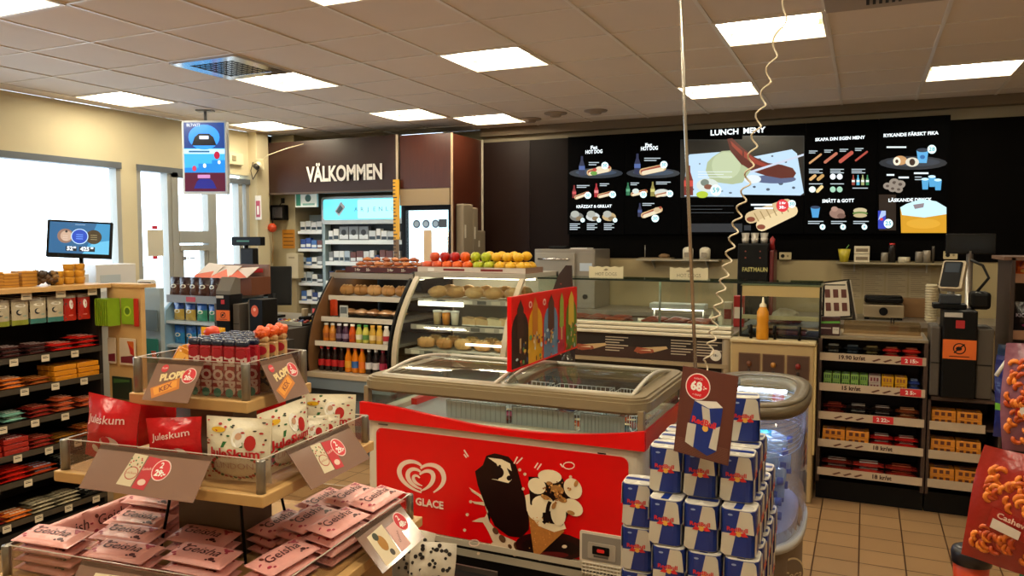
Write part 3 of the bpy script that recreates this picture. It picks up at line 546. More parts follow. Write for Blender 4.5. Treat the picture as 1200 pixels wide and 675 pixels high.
MB().box((FX0 + .06, FY0 + .06, .45), (FX1 - .06, FY1 - .06, .47), LINER).build('liner_floor', t)
m = MB(); ring(m, FX0 + .0, FY0 - .0, FX1, FY1, .05, .02, .0, .24, BLACK); ring(m, FX0 - .005, FY0 - .008, FX1 + .005, FY1, .05, .02, .24, .27, mat('#a39a86', .4)); ring(m, FX0, FY0 - .004, FX1, FY1, .05, .02, .27, .285, DARK); ring(m, FX0 - .005, FY0 - .012, FX1 + .005, FY1, .05, .03, .285, .31, mat('#b9ae98', .4)); m.build('plinth', t)
# glazing between body and rim
m = MB(); ring(m, FX0 + .012, FY0 + .012, FX1 - .012, FY1 - .012, .05, .006, .80, .93, GLASS); m.build('side_glass', t)
m = MB(); ring(m, FX0 + .07, FY0 + .06, FX1 - .07, FY1 - .06, .03, .004, .47, .80, LINER); m.build('liner', t)
# rim
m = MB()
for (z0, z1, o, th) in ((.92, .932, .0, .07), (.932, .968, .018, .10), (.968, .98, .008, .085), (.98, .987, -.006, .06)): ring(m, FX0 - o, FY0 - o, FX1 + o, FY1 + o, .07 + o, th, z0, z1, OLIVE)
m.build('rim', t, 'olive grey plastic rim')
xm = (FX0 + FX1) / 2
MB().box((xm - .03, FY0 + .05, .95), (xm + .03, FY1 - .05, .982), OLIVE, .008).build('cross_bar', t)
for x0, x1 in ((FX0 + .06, xm - .02), (xm + .02, FX1 - .06)):
    lid = MB(); lid.sheet(lambda u, v: (x0 + (x1 - x0) * u, FY0 + .06 + (FY1 - FY0 - .12) * v, .985 + .035 * math.sin(math.pi * v)), 2, 12, GLASS)
    lid = lid.build('sliding_lid', t); fr = MB()
    for xx in (x0, x1): fr.tube([(xx, FY0 + .06 + (FY1 - FY0 - .12) * v / 12, .985 + .035 * math.sin(math.pi * v / 12)) for v in range(13)], .009, mat('#b9b2a2', .3))
    fr.rod((x0, FY0 + .06, .985), (x1, FY0 + .06, .985), .01, mat('#b9b2a2', .3)).rod((x0, FY1 - .06, .985), (x1, FY1 - .06, .985), .01, mat('#b9b2a2', .3)); fr.build('lid_frame', lid)
for xx in (FX0, FX1): MB().box((xx - (.002 if xx < xm else .022), FY0 - .004, .80), (xx + (.022 if xx < xm else .002), FY0 + .03, .94), OLIVE, .003).build('corner_post', t)
for xx in (FX0, FX1): MB().box((xx - (.002 if xx < xm else .022), FY1 - .03, .80), (xx + (.022 if xx < xm else .002), FY1 + .004, .94), OLIVE, .003).build('corner_post', t)
# white wire baskets hanging inside
WIRE = mat('#c9d2d6', .3, .3)
for x0, x1 in ((xm - .27, xm + .02), (xm + .05, xm + .33), (xm + .36, FX1 - .10)):
    m = MB(); y0, y1 = FY0 + .09, FY1 - .09; m.box((x0, y0 + .004, .60), (x1, y0 + .007, .885), LINER)
    for z in (.70, .80, .89): m.tube([(x0, y0, z), (x1, y0, z), (x1, y1, z), (x0, y1, z)], .0025, WIRE, 5, closed=True)
    n = 12
    for i in range(n + 1):
        x = x0 + (x1 - x0) * i / n; m.rod((x, y0, .60), (x, y0, .89), .0018, WIRE, 4).rod((x, y1, .60), (x, y1, .89), .0018, WIRE, 4)
    for i in range(1, 16):
        y = y0 + (y1 - y0) * i / 16; m.rod((x0, y, .60), (x0, y, .89), .0018, WIRE, 4).rod((x1, y, .60), (x1, y, .89), .0018, WIRE, 4)
    m.box((x0, y0, .597), (x1, y1, .60), LINER); m.build('wire_basket', t)
MB().box((FX0 + .06, FY0 + .30, .80), (FX0 + .09, FY1 - .06, .83), RED).box((FX0 + .06, FY1 - .09, .80), (xm, FY1 - .06, .83), mat('#bf2a2a', .4)).build('inner_strip', t, 'red inner strip')
# red wavy band and front panel
def fz(x): u = (x - FX0) / (FX1 - FX0); return .868 - .052 * math.sin(min(1, u * 1.0) * math.pi * .62) ** 1.5 if u < .55 else .816 + (.868 - .816) * max(0, (u - .62) / .38) ** 2 * .9
pts = [(FX0 - .012 + (FX1 - FX0 + .024) * i / 24) for i in range(25)]
top = []
for x in pts:
    u = (x - FX0) / (FX1 - FX0); k = .868 - .052 * (3 * min(1, u / .55) ** 2 - 2 * min(1, u / .55) ** 3) + .05 * max(0, (u - .6) / .4) ** 2; top.append((x, k))
m = MB(UP); m.prism(top + [(FX1 + .012, .790)] + [(FX0 - .012, .790)], -(FY0 - .002), -(FY0 - .022), RED)
m.build('red_band', t); 
MB(FX).prism([(FY0 - .01, .79), (FY0 + .25, .79), (FY1, .79), (FY1, .86), (FY0 + .3, .862), (FY0 - .01, .862)], FX1 + .002, FX1 + .014, mat('#c00a0a', .3)).build('red_band', t)
p = MB(UP); Z0 = -FY0
p.rrect(-1.985, .315, -.815, .755, .03, Z0 + .002, Z0 + .006, RED)
def PF(px, py): return at(px, py, FY0 - .006)
p2 = MB(UP); L = [Z0 + .0062]
def fl(pts, m, raw=False):
    L[0] += .00025; p2.prism(pts if raw else [PF(*q) for q in pts], L[0], L[0] + .0002, m)
def fe(px, py, rx, ry, m, a=0, n=18):
    ca, sa = math.cos(R_(a)), math.sin(R_(a)); fl([(px + rx*math.cos(2*math.pi*j/n)*ca - ry*math.sin(2*math.pi*j/n)*sa, py + rx*math.cos(2*math.pi*j/n)*sa + ry*math.sin(2*math.pi*j/n)*ca) for j in range(n)], m)
CH = mat('#1c0604', .3); CHD = mat('#140406', .3); ICE = mat('#f4e2bc', .45); NUT = mat('#b07a3c', .6); CONE = mat('#b5722c', .6, 0, .25, 90); SPL = mat('#e0c8a8', .5); LGO = mat('#f4d8c4', .4)
# heart logo: two nested spiral strokes
def stroke(pts, w_, m):
    n = len(pts); L_, R2 = [], []
    for i, (x, y) in enumerate(pts):
        a = pts[max(0, i-1)]; b_ = pts[min(n-1, i+1)]; dx, dy = b_[0]-a[0], b_[1]-a[1]; d_ = math.hypot(dx, dy) or 1; ww = w_[i] if isinstance(w_, list) else w_
        L_.append((x - dy/d_*ww, y + dx/d_*ww)); R2.append((x + dy/d_*ww, y - dx/d_*ww))
    fl(L_ + R2[::-1], m)
def bez(P, n=14):
    o = []
    for k in range(0, len(P) - 3, 3):
        a, b_, c, d_ = P[k:k+4]
        for i in range(n + (k + 4 >= len(P))):
            u = i / n; o.append(tuple((1-u)**3*a[j] + 3*(1-u)**2*u*b_[j] + 3*(1-u)*u*u*c[j] + u**3*d_[j] for j in (0, 1)))
    return o
def tap(n, w_): return [w_ * (.35 + .65 * math.sin(math.pi * min(1, (i + 1) / n * 1.05))) for i in range(n)]
q = bez([(493, 549), (491, 534), (469, 537), (466, 549), (464, 562), (478, 574), (495, 579), (508, 573), (518, 563), (520, 552)]); 
q = bez([(494, 546), (487, 538), (470, 539), (468, 551), (467, 562), (480, 573), (494, 577)]); stroke(q, tap(len(q), 2.8), LGO)
q = bez([(493, 549), (500, 541), (517, 544), (520, 557), (522, 566), (516, 572), (508, 577)]); stroke(q, tap(len(q), 2.8), LGO)
q = bez([(493, 553), (487, 547), (477, 549), (478, 558), (479, 565), (487, 571), (494, 573)]); stroke(q, tap(len(q), 2.6), LGO)
q = bez([(492, 556), (499, 549), (509, 551), (508, 560), (507, 568), (500, 573), (493, 575)]); stroke(q, tap(len(q), 2.6), LGO)
q = bez([(492, 560), (488, 555), (483, 557), (485, 562), (487, 566), (491, 568), (495, 569)]); stroke(q, tap(len(q), 1.8), LGO)
c = PF(503.5, 590); p2.text('GLACE', c[0], c[1], .0455 * 1.0, LGO, z=L[0] + .002, bold=.035, sx=1.0)
# chocolate bar ice cream with milk splash
fl([(576, 595), (566, 592), (556, 590), (553, 587), (560, 588), (567, 588), (562, 582), (553, 576), (550, 571), (558, 576), (566, 581), (568, 590), (574, 612), (586, 626), (604, 634), (618, 650), (603, 652), (596, 647), (588, 644), (580, 640), (570, 641), (578, 635), (572, 622), (566, 612), (553, 611), (562, 607), (568, 606)], SPL)
fl([(566, 545), (570, 534), (580, 531), (596, 535), (605, 545), (612, 570), (620, 600), (620, 620), (611, 630), (596, 628), (580, 616), (570, 595), (560, 568), (557, 552)], CH)
fl([(572, 536), (582, 543), (588, 555), (584, 562), (576, 561), (596, 566), (600, 562), (594, 548), (600, 552), (598, 543), (588, 538)], ICE); fe(583, 553, 8, 7, CHD, 30); fe(597, 560, 3, 3, CHD); fe(586, 546, 1.6, 1.6, CHD)
for x, y, r in ((581, 622, 3), (589, 631, 3.4), (607, 640, 4), (598, 640, 2)): fe(x, y, r, r * 1.5, mat('#5b3a20', .5), -35)
fe(646, 640, 42, 17, mat('#2a0608', .3), 4); fe(645, 641, 34, 11, CHD, 4); fe(645, 650, 22, 4, mat('#5a0a0c', .4)); fe(662, 640, 3, 2, SPL); fe(634, 655, 3, 1.6, SPL)
# cornet
fl([(619, 596), (626, 648), (630, 652), (662, 622), (650, 610)], CONE)
fl([(616, 580), (618, 598), (632, 616), (650, 623), (664, 619), (660, 608), (640, 600), (622, 578)], ICE); fl([(620, 558), (660, 560), (672, 590), (660, 615), (640, 612), (622, 590)], CHD)
for x, y, rx, ry, a in ((645, 558, 14, 8, 8), (630, 569, 11, 9, 30), (672, 572, 10, 13, -30), (672, 594, 13, 9, 35), (637, 590, 13, 10, 10), (655, 600, 9, 16, -5), (628, 600, 8, 10, -40)): fe(x, y, rx, ry, ICE, a)
for x, y, rx, ry in ((654, 573, 10, 6), (660, 585, 7, 4), (645, 566, 5, 3), (640, 582, 7, 3), (676, 566, 3, 5), (670, 600, 6, 3), (650, 592, 3, 5)): fe(x, y, rx * .8, ry * .8, NUT, 20)
rq = random.Random(4)
for _ in range(60): a_ = rq.uniform(0, 6.28); r_ = rq.uniform(0, 17); fe(655 + r_ * math.cos(a_) * 1.1, 576 + r_ * math.sin(a_) * .8, rq.uniform(.7, 1.8), rq.uniform(.7, 1.5), mat(rq.choice(['#c8883c', '#8a5020', '#e0a85c', '#a8682c']), .6), rq.uniform(0, 90), 6)
for _ in range(26): fe(rq.uniform(622, 650), rq.uniform(604, 640), .7, .7, mat('#d89040', .6), 0, 5) if True else None
stroke(bez([(648, 585), (642, 596), (648, 604), (640, 610)], 8), 2.2, CHD)
for a, b_ in (((610, 533), (606, 541)), ((634, 540), (630, 546)), ((638, 541), (633, 548)), ((548, 525), (553, 533)), ((660, 541), (663, 545)), ((616, 534), (609, 541)), ((548, 530), (551, 534))): stroke([a, b_], .8, LGO)
for x, y, rx in ((670, 543, 5), (560, 633, 4.5)): stroke([(x + rx*1.3*math.cos(j*.52), y + rx*.8*math.sin(j*.52)) for j in range(13)], .6, LGO)
for x, y in ((619, 553), (672, 556), (613, 548), (617, 570), (552, 600), (556, 585), (549, 618), (565, 645)): fe(x, y, 1.8, 1.8, SPL)
p.v += []; po = p.build('front_panel', t); p2.build('panel_artwork', po)
m = MB(UP); c = PF(445, 498); m.rrect(-1.975, .768, -1.925, .774, .001, Z0 + .001, Z0 + .003, mat('#6c5c4c', .5)).rrect(-1.975, .735, -1.968, .745, .002, Z0 + .007, Z0 + .008, mat('#c8505a', .5)).rrect(-.94, .757, -.905, .762, .001, Z0 + .006, Z0 + .007, DARK); m.build('small_print', t)
m = MB(UP).rrect(-1.01, .315, -.83, .44, .008, Z0 + .006, Z0 + .012, FWH).rrect(-1.0, .325, -.84, .43, .004, Z0 + .012, Z0 + .014, mat('#8d8478', .5)).rrect(-.975, .335, -.86, .40, .006, Z0 + .014, Z0 + .017, mat('#a79c8c', .4)).rrect(-.955, .355, -.885, .388, .003, Z0 + .017, Z0 + .02, BLACK).rrect(-.935, .365, -.905, .378, .004, Z0 + .02, Z0 + .022, emit('#c01810', .8)).rrect(-.95, .342, -.89, .350, .001, Z0 + .017, Z0 + .018, mat('#57504a', .5)); m.build('thermostat', t)
m = MB(UP)
for i in range(4): m.box((-1.0, .312 - .014 * i, Z0 + .006), (-.84, .316 - .014 * i, Z0 + .018), FWH)
for i in range(12): m.box((-1.0 + .0145 * i, .262, Z0 + .006), (-.997 + .0145 * i, .316, Z0 + .016), FWH)
m.build('vent_grille', t)
# packs inside the freezer
rg = random.Random(11); IC = [('#6a2a22', 'brown'), ('#1d2a52', 'navy'), ('#8c3a5a', 'pink'), ('#b8a890', 'beige'), ('#2b5a6a', 'teal'), ('#b04a20', 'orange'), ('#7a1420', 'dark red')]
k = 0; xs_ = []
for x0, x1 in ((FX0 + .10, xm - .30), (xm - .27, xm + .02), (xm + .05, xm + .33), (xm + .36, FX1 - .10)): xs_ += [x0 + .064, x1 - .064]
for r in range(6):
    for j, x in enumerate(xs_):
        if j < 2: continue
        cc, cn = IC[(j * 3 + r * 2) % 7]; y = FY0 + .15 + .09 * r
        mb = MB().pillow(.10, .08, .05, film(cc), 4, 5, seed=k, rnd=.05)
        if cn == 'navy': mb.rrect(-.03, -.015, .03, .015, .006, .027, .028, mat('#d8d8e0', .4))
        else: mb.disc(0, 0, .02, .027, .028, mat('#e0c8a0', .5))
        mb.build('ice_cream_pack', None, f'{cn} ice cream pack in the freezer, {ORD[r]} row back, {ORD[j - 2]} from left', 'ice cream', 'packs inside the freezer', loc=(x, y, .722 if j < 4 else .775), rot=(rg.uniform(-6, 6), rg.uniform(-4, 4), rg.uniform(-5, 5))); k += 1
# packs stand on trays so that they show through the lid
for x0, x1 in ((xm - .25, xm - .01), (xm + .05, FX1 - .13)): MB().box((x0, FY0 + .13, .47), (x1, FY1 - .10, .690 if x0 < xm - .1 else .743), mat('#4a3a38', .6)).build('product_tray', t)
# =============== ICE CREAM SIGN BOARD ON THE FREEZER ===============
t = thing('ice_cream_board', 'red ice cream advertising board standing across the freezer top', 'sign', (-1.33, 2.90, 1.056))
W_, H_ = .80, .305
m = MB(FX); m.prism([(0, 0), (W_, 0), (W_, H_), (0, H_)], -.02, 0, RED); m.box((0, -.008, -.022), (W_, 0, .004), RED); m.build('board', t)
a = MB(FX); z = [.0005]
def bl(pts, c, r=.4): z[0] += .0002; a.prism([(x * W_, y * H_) for x, y in pts], z[0], z[0] + .00015, mat(c, r))
def be(x, y, rx, ry, c, n=14): bl([(x + rx*math.cos(2*math.pi*j/n), y + ry*math.sin(2*math.pi*j/n)) for j in range(n)], c)
def petal(x0, x1, yt, c): xm_ = (x0 + x1) / 2; w2 = (x1 - x0) / 2; bl([(x0, 0)] + [(xm_ - w2 * math.cos(j*math.pi/10), yt - .28 + .28 * math.sin(j*math.pi/10)) for j in range(11)] + [(x1, 0)], c)
petal(.0, .22, .78, '#2a0c0a'); petal(.22, .42, .80, '#dba018'); petal(.44, .66, .78, '#5f7f9e'); petal(.66, .78, .5, '#b8203a'); petal(.80, .99, .80, '#5c7a20')
for x, c, w_ in ((.11, '#3a1710', .045), (.31, '#c2721c', .04), (.55, '#4a241c', .05), (.72, '#8fa03a', .035), (.885, '#d8b43a', .05)):
    bl([(x - w_, .42), (x - w_ * .9, .82), (x, .95), (x + w_ * .9, .82), (x + w_, .42), (x, .36)], c); bl([(x - .012, .2), (x - .012, .4), (x + .012, .4), (x + .012, .2)], '#c8a070')
for i in range(70):
    x, y = rg.uniform(.02, .97), rg.uniform(.02, .42); 
    if .66 < x < .8 and y > .25: continue
    be(x, y, rg.uniform(.006, .02), rg.uniform(.012, .04), rg.choice(['#d8c8b0', '#2a1a1a', '#c8502a', '#e0b040', '#2a4a7a', '#5a8a4a', '#8a3a2a', '#b8d0d8']))
for x in (.2, .4): be(x, .86, .022, .05, '#e8c0b0'); be(x, .86, .012, .028, '#c4000c')
a.build('artwork', t, 'five ice creams on coloured petals'); 
for y in (.02, .69): MB().lathe([(.0, 0), (.03, 0), (.028, .01), (.012, .035), (.008, .055), (0, .055)], glass('#e8ece8', .15), 14, T(-.01, y, -.058)).build('suction_foot', t)
MB().box((-.018, .67, -.052), (-.002, .71, -.002), glass('#e8ece8', .12)).build('clear_bracket', t)
t = thing('cone_cutout', 'dark brown pointed ice cream cut-out behind the red board', 'cut-out', (-1.40, 3.70, .968))
MB(UP).prism([(-.075, 0), (-.065, .36), (-.03, .45), (.01, .5), (.04, .5), (.045, .4), (.055, .36), (.06, 0)], -.006, .006, mat('#241008', .5)).build('board', t)
m = MB(UP)
for i in range(26): m.disc(rg.uniform(-.05, .04), rg.uniform(.02, .43), rg.uniform(.003, .006), .006, .007, mat(rg.choice(['#8a3a2a', '#c8a880', '#6a2a1a']), .5), 6)
m.build('sprinkles', t)
# =============== BARREL DRINKS COOLER ===============
BX, BY, BA, BB = -.392, 3.26, .198, .37
def sup(a, b, n=40, e=.75): 
    o = []
    for i in range(n):
        th = 2*math.pi*i/n; c, s_ = math.cos(th), math.sin(th); o.append((a * math.copysign(abs(c)**e, c), b * math.copysign(abs(s_)**e, s_)))
    return o
def sring(mb, a, b, th, z0, z1, m, smooth=True):
    O = sup(a, b); I = sup(a - th, b - th); n = len(O); vs = [(*p, z0) for p in O] + [(*p, z1) for p in O] + [(*p, z0) for p in I] + [(*p, z1) for p in I]; fs = []
    for i in range(n): j = (i+1) % n; fs += [(i, j, n+j, n+i), (2*n+j, 2*n+i, 3*n+i, 3*n+j), (n+i, n+j, 3*n+j, 3*n+i), (j, i, 2*n+i, 2*n+j)]
    return mb.raw(vs, fs, m, smooth)
t = thing('bottle_cooler', 'oval clear sided bottle cooler with olive rim, right of freezer', 'cooler', (BX, BY, 0))
m = MB(); m.prism(sup(BA - .01, BB - .01), .0, .455, mat('#6e5a48', .5), smooth=True); m.build('base', t, 'brown base')
m = MB(UP); m.disc(0, 0, .07, 0, .003, mat('#c8b088', .5), 24).disc(0, 0, .064, .003, .004, mat('#6e5a48', .5), 24).text('Coca', 0, 0, .05, mat('#c8b088', .5), z=.0045, bold=.0, shear=.3).disc(.0, 0, .0, .0, .001, BLACK, 3)
m.build('emblem', t, 'round cream emblem'); bpy.data.objects['emblem'].location = (.165, -.235, .33); bpy.data.objects['emblem'].rotation_euler = (0, 0, R_(52))
m = MB(); sring(m, BA, BB, .008, .455, .955, glass('#eef2fc', .08, None, .04, '#d0daf6')); m.build('clear_wall', t)
m = MB(); sring(m, BA + .006, BB + .006, .02, .44, .47, mat('#c8c8c8', .3)); m.build('lower_trim', t)
OLIVE = mat('#6c604c', .35)
m = MB(); sring(m, BA + .012, BB + .012, .06, .955, .99, OLIVE); sring(m, BA + .004, BB + .004, .045, .99, 1.0, OLIVE); sring(m, BA + .006, BB + .006, .05, .945, .955, OLIVE); m.build('rim', t)
MB().prism(sup(BA - .05, BB - .05), .985, .99, GLASS).build('glass_lid', t)
m = MB()
for i in range(8): 
    P_ = sup(BA - .014, BB - .014); z_ = .80 + .018 * i; m.tube([(x, y, z_) for x, y in P_], .0022, mat('#d0d8f0', .4), 4, closed=True)
m.build('rib_liner', t)
MB().prism(sup(BA - .03, BB - .03), .456, .50, mat('#c8d0f0', .4)).build('inner_floor', t)
lt = MB().box((-.10, .18, .945), (.10, .22, .952), emit('#dfe4ff', 55)).build('light_strip', t)
bt = thing('water_bottle', '', 'bottle')
MB().lathe([(0, 0), (.03, 0), (.032, .01), (.032, .05), (.029, .06), (.032, .07), (.032, .14), (.014, .18), (.012, .195), (0, .195)], glass('#b8dcf4', .3, None, .5, '#d4ecff'), 14).build('body', bt)
MB().lathe([(.0322, .075), (.0325, .075), (.0325, .13), (.0322, .13)], mat('#2fb0d0', .35), 14).build('bottle_label', bt)
MB().lathe([(0, .193), (.0155, .193), (.0155, .215), (0, .215)], mat('#1a48a8', .4), 12).build('cap', bt)
for L3, (z_, n_) in enumerate(((.536, 8), (.604, 8), (.672, 7), (.740, 6))):
    for i in range(n_):
        y = -.255 + .073 * i + .037 * (L3 % 2) + .073 * (L3 // 2); x = -.1075 + .022 * math.sin(i * 2.3 + L3); sgn = 1 if (i + L3) % 3 else -1
        put(bt, (BX + x * sgn, BY + y, z_), (0, 90 * sgn, 0), f'blue water bottle lying in the clear cooler, {["lowest","second","third","top"][L3]} layer, {ORD[i]} from the front', 'bottles in the clear cooler')
MB().box((0, -.05, 0), (.004, .05, .13), mat('#5a2a12', .5)).box((.004, -.03, .02), (.006, .03, .11), mat('#c86a28', .5)).box((.004, -.04, .09), (.007, .04, .12), mat('#d8b040', .5)).build('cooler_sticker', t, 'orange brown sticker'); bpy.data.objects['cooler_sticker'].location = (BA - .008, .0, .70)
# =============== ENERGY DRINK STACK ===============
RBW, RBH = .096, .136
NV = mat('#142c78', .3, 0, .08, 30); SV = mat('#c4beb0', .3, .15); RBR = mat('#c8222a', .4); GLD = mat('#d8a648', .4)
def rbpack():
    m = MB(); hw = RBW / 2; r = .022
    base = rr(-hw, -hw, hw, hw, r, 3); m.prism(base, .003, RBH - .003, NV); m.prism([(x * .97, y * .97) for x, y in base], RBH - .003, RBH, mat('#d8d2c4', .5)); m.prism([(x * .93, y * .93) for x, y in base], 0, .003, mat('#c8c2b4', .5))
    for k in range(4):
        A = RZ(90 * k) @ T(0, -hw, 0) @ UP
        m.prism([(-.006, RBH*.51), (.006, RBH - .004), (.034, RBH - .004), (.040, RBH - .012), (.046, RBH*.51)], 0, .0006, SV, A); m.prism([(-.045, .01), (-.042, RBH*.49), (-.004, RBH*.49), (-.016, .004), (-.03, .003)], 0, .0006, SV, A)
        m.disc(.004, RBH*.5, .0085, .0008, .0011, GLD, 12, M=A); m.text('RedBull', 0, RBH*.585, .0165, RBR, z=.0015, bold=.03, M=A, sx=1.15)
        m.prism([(-.022, RBH*.46), (-.012, RBH*.55), (-.001, RBH*.5), (-.006, RBH*.45)], .0012, .0016, RBR, A).prism([(.03, RBH*.46), (.02, RBH*.55), (.009, RBH*.5), (.014, RBH*.45)], .0012, .0016, RBR, A); m.disc(-.02, RBH*.88, .007, .0006, .0008, mat('#8fa0c8', .4), 10, .003, M=A)
    for (x, y) in ((-.24, -.24), (.24, -.24), (-.24, .24), (.24, .24)): m.disc(x * RBW, y * RBW, .019, RBH, RBH + .0008, mat('#c0bab0', .4), 14)
    m.prism([(-hw*.9, -.01), (hw*.9, -.012), (hw*.9, .01), (-hw*.9, .012)], RBH + .0012, RBH + .0018, NV); return m
rbo = thing('energy_drink_pack', '', 'drink pack'); me_pack = rbpack().mesh('pack')
def rb(x, y, z_, rot, lab):
    o = bpy.data.objects.new('energy_drink_pack', me_pack); COL.objects.link(o); o.location = (x, y, z_); o.rotation_euler[2] = R_(rot); tag(o, lab, 'drink pack', 'energy drink packs in the stack')
bpy.data.objects.remove(rbo)
rg = random.Random(5); DZ = .1385; sx0, sy0 = -.485, 2.215
tiers = []   # (tier index from top, z base)
rb(-.33, 2.42, .989 + .001, 12, 'blue and silver four-pack alone on the very top, behind the price sign')
rowsdef = [(.851, 3, 3, -.525, 2.275, 'top full layer'), (.712, 3, 5, -.512, 2.225, 'second layer'), (.573, 3, 5, -.50, 2.22, 'third layer'), (.434, 3, 5, -.507, 2.225, 'fourth layer')]
for (z_, nx_, ny_, x0, y0, nm) in rowsdef:
    for i in range(nx_):
        for j in range(ny_):
            rb(x0 + .1035 * i + rg.uniform(-.0012, .0012), y0 + .1035 * j + rg.uniform(-.001, .001), z_, rg.choice((0, 0, 0, 90)) + rg.uniform(-1.5, 1.5), f'blue and silver four-pack, {nm}, {ORD[j]} row from front, {ORD[i]} from left')
# the left wing, one pack column further back
for k, z_ in enumerate((.712, .573, .434)): rb(-.625, 2.33 + .0 * k, z_, 3, f'blue and silver four-pack in the side column left of the stack, {["upper","middle","lower"][k]} one')
MB().box((-.69, 2.16, 0), (-.22, 2.71, .433), mat('#141a3a', .5), .004).box((-.67, 2.158, .06), (-.24, 2.16, .36), mat('#8a8e98', .5)).build('display_base', None, 'dark blue cardboard base under the energy drink stack', 'base')
# price sign leaning on the stack
t = thing('drink_price_sign', 'brown price sign with red 68 circle on the drink stack', 'sign', (-.402, 2.13, .995), (-4, 4, -16))
SW, SH = .165, .245
MB(UP).prism([(-SW/2, 0), (SW/2, 0), (SW/2, SH), (-SW/2, SH)], -.003, 0, mat('#57291c', .45, 0, .1, 4)).build('card', t)
m = MB(UP); m.disc(-.03, .195, .0375, .0005, .001, mat('#e8d8d0', .4), 28).disc(-.03, .195, .0345, .001, .0014, mat('#c41420', .4), 28).text('68', -.034, .195, .034, WHITE, z=.002, bold=.05).text(':-', -.008, .196, .02, WHITE, z=.002, bold=.04).text('4-PACK', -.03, .217, .008, WHITE, z=.002).text('+ PANT', -.03, .172, .008, WHITE, z=.002)
m.prism([(-.05, .035), (.02, .012), (.045, .03), (.05, .15), (.03, .165), (-.035, .155)], .0005, .0009, NV).prism([(-.035, .155), (.03, .165), (.05, .152), (.01, .142)], .0009, .0012, mat('#d8d2c8', .5)).prism([(-.0, .09), (-.012, .145), (.012, .14), (.02, .1)], .0012, .0015, SV).prism([(-.05, .035), (-.048, .09), (-.022, .09), (-.024, .025)], .0012, .0015, SV).prism([(.022, .035), (.03, .09), (.048, .1), (.045, .032)], .0012, .0015, SV)
m.text('RedBull', .0, .100, .024, RBR, z=.002, bold=.04, rot=-5).disc(.006, .085, .009, .0016, .0019, GLD, 12)
for i in range(12): m.box((-SW/2 + .004, .004 + i*.0035, .0003), (SW/2 - .004, .0055 + i*.0035, .0006), mat('#6e4232', .5))
m.build('sign_artwork', t); MB().box((-SW/2 - .004, .002, .148), (-SW/2 + .04, .006, .152), mat('#d8d8d8', .3)).rod((0, .008, 0), (0, .008, .2), .003, CHROME).build('clear_support', t)
# steel rod from the ceiling
t = thing('steel_rod', 'thin steel rod hanging from the ceiling before the menu screens', 'rod', (0, 0, 0))
MB().tube([(-.428, 2.19, 1.20), (-.478, 2.215, 2.0), (-.525, 2.24, 2.845)], .0052, mat('#b8b2a8', .22, .8)).build('rod_tube', t); MB().lathe([(0, 0), (.03, 0), (.028, -.008), (.008, -.016), (0, -.016)], CHROME, 16, T(-.525, 2.24, 2.849)).build('ceiling_plate', t)
# white coiled cord
t = thing('coiled_cord', 'white coiled cord dangling from the ceiling beside the steel rod', 'cord', (0, 0, 0))
def c3(px, py, Y): q = at(px, py, Y); return Vector((q[0], Y, q[1]))
ctrl = [c3(928, -60, 2.45), c3(922, 0, 2.4), c3(905, 70, 2.38), c3(887, 150, 2.34), c3(875, 215, 2.32), c3(862, 265, 2.3), c3(851, 315, 2.28), c3(840, 365, 2.27), c3(833, 405, 2.26), c3(826, 436, 2.26)]
pts = []; turns = 0
def cr(i, u):
    P0, P1, P2_, P3 = ctrl[max(0, i-1)], ctrl[i], ctrl[i+1], ctrl[min(len(ctrl)-1, i+2)]
    return .5 * ((2*P1) + (-P0+P2_)*u + (2*P0-5*P1+4*P2_-P3)*u*u + (-P0+3*P1-3*P2_+P3)*u**3)
path = [cr(i, j/24) for i in range(len(ctrl)-1) for j in range(24)] + [ctrl[-1]]
acc = 0
for i, p_ in enumerate(path):
    if i: acc += (path[i] - path[i-1]).length
    ph = acc * 2 * math.pi * (14 + 14 * max(0, min(1, (acc - .3) / .9)))  * .62
    r = .011 if i < len(path) - 12 else .006
    tt = (path[min(i+1, len(path)-1)] - path[max(i-1, 0)]).normalized(); s1 = tt.cross(Vector((0, 1, 0))).normalized(); s2 = tt.cross(s1)
    pts.append(p_ + s1 * (r * math.cos(ph)) + s2 * (r * math.sin(ph)))
fine = []
MBc = MB().tube([tuple(p_) for p_ in pts], .0026, mat('#cdbfa4', .4), 6); MBc.build('cord_coil', t)
e = ctrl[0]; MB().tube([tuple(e), (e.x + .005, e.y, 2.85)], .0026, mat('#cdbfa4', .4), 6).build('cord_tail', t)
# =============== PASTRY CASES ===============
def prof(v): return (4.56 + .34 * v ** 1.7 - .05 * math.sin(math.pi * v), .62 + .74 * v)
PR = [prof(i / 12) for i in range(13)]
STL = mat('#a7a49c', .3, .7); LIP = mat('#d8d2c6', .4); BTAN = mat('#8a6038', .6)
def side(mb, x0, x1, m, w_=.03):
    O = [(y, z) for y, z in PR]; I = [(y + w_, z) for y, z in PR]
    return mb.prism(O + I[::-1], x0, x1, m, Matrix(((0, 0, 1, 0), (1, 0, 0, 0), (0, 1, 0, 0), (0, 0, 0, 1))))
CX0, CX1, CX2 = -3.76, -3.02, -2.13
t = thing('open_food_shelf', 'open chilled shelf of rolls and bottles with black curved side', 'display case', (0, 0, 0))
MB().box((CX0, 4.60, 0), (CX1 - .005, 5.5, .50), mat('#4b5258', .5)).box((CX0 + .02, 4.595, .10), (CX1 - .02, 4.60, .42), mat('#6d747a', .5)).build('base', t)
MB().box((CX0, 4.54, .50), (CX1 - .005, 5.5, .60), mat('#8fa0ae', .35, .4)).box((CX0, 4.53, .585), (CX1 - .005, 5.5, .62), mat('#b8a890', .4)).build('base_tray', t)
for q_ in (CX0 - .012, CX1 - .036): m = MB(); side(m, q_, q_ + .018, BLACK); m.build('curved_frame', t)
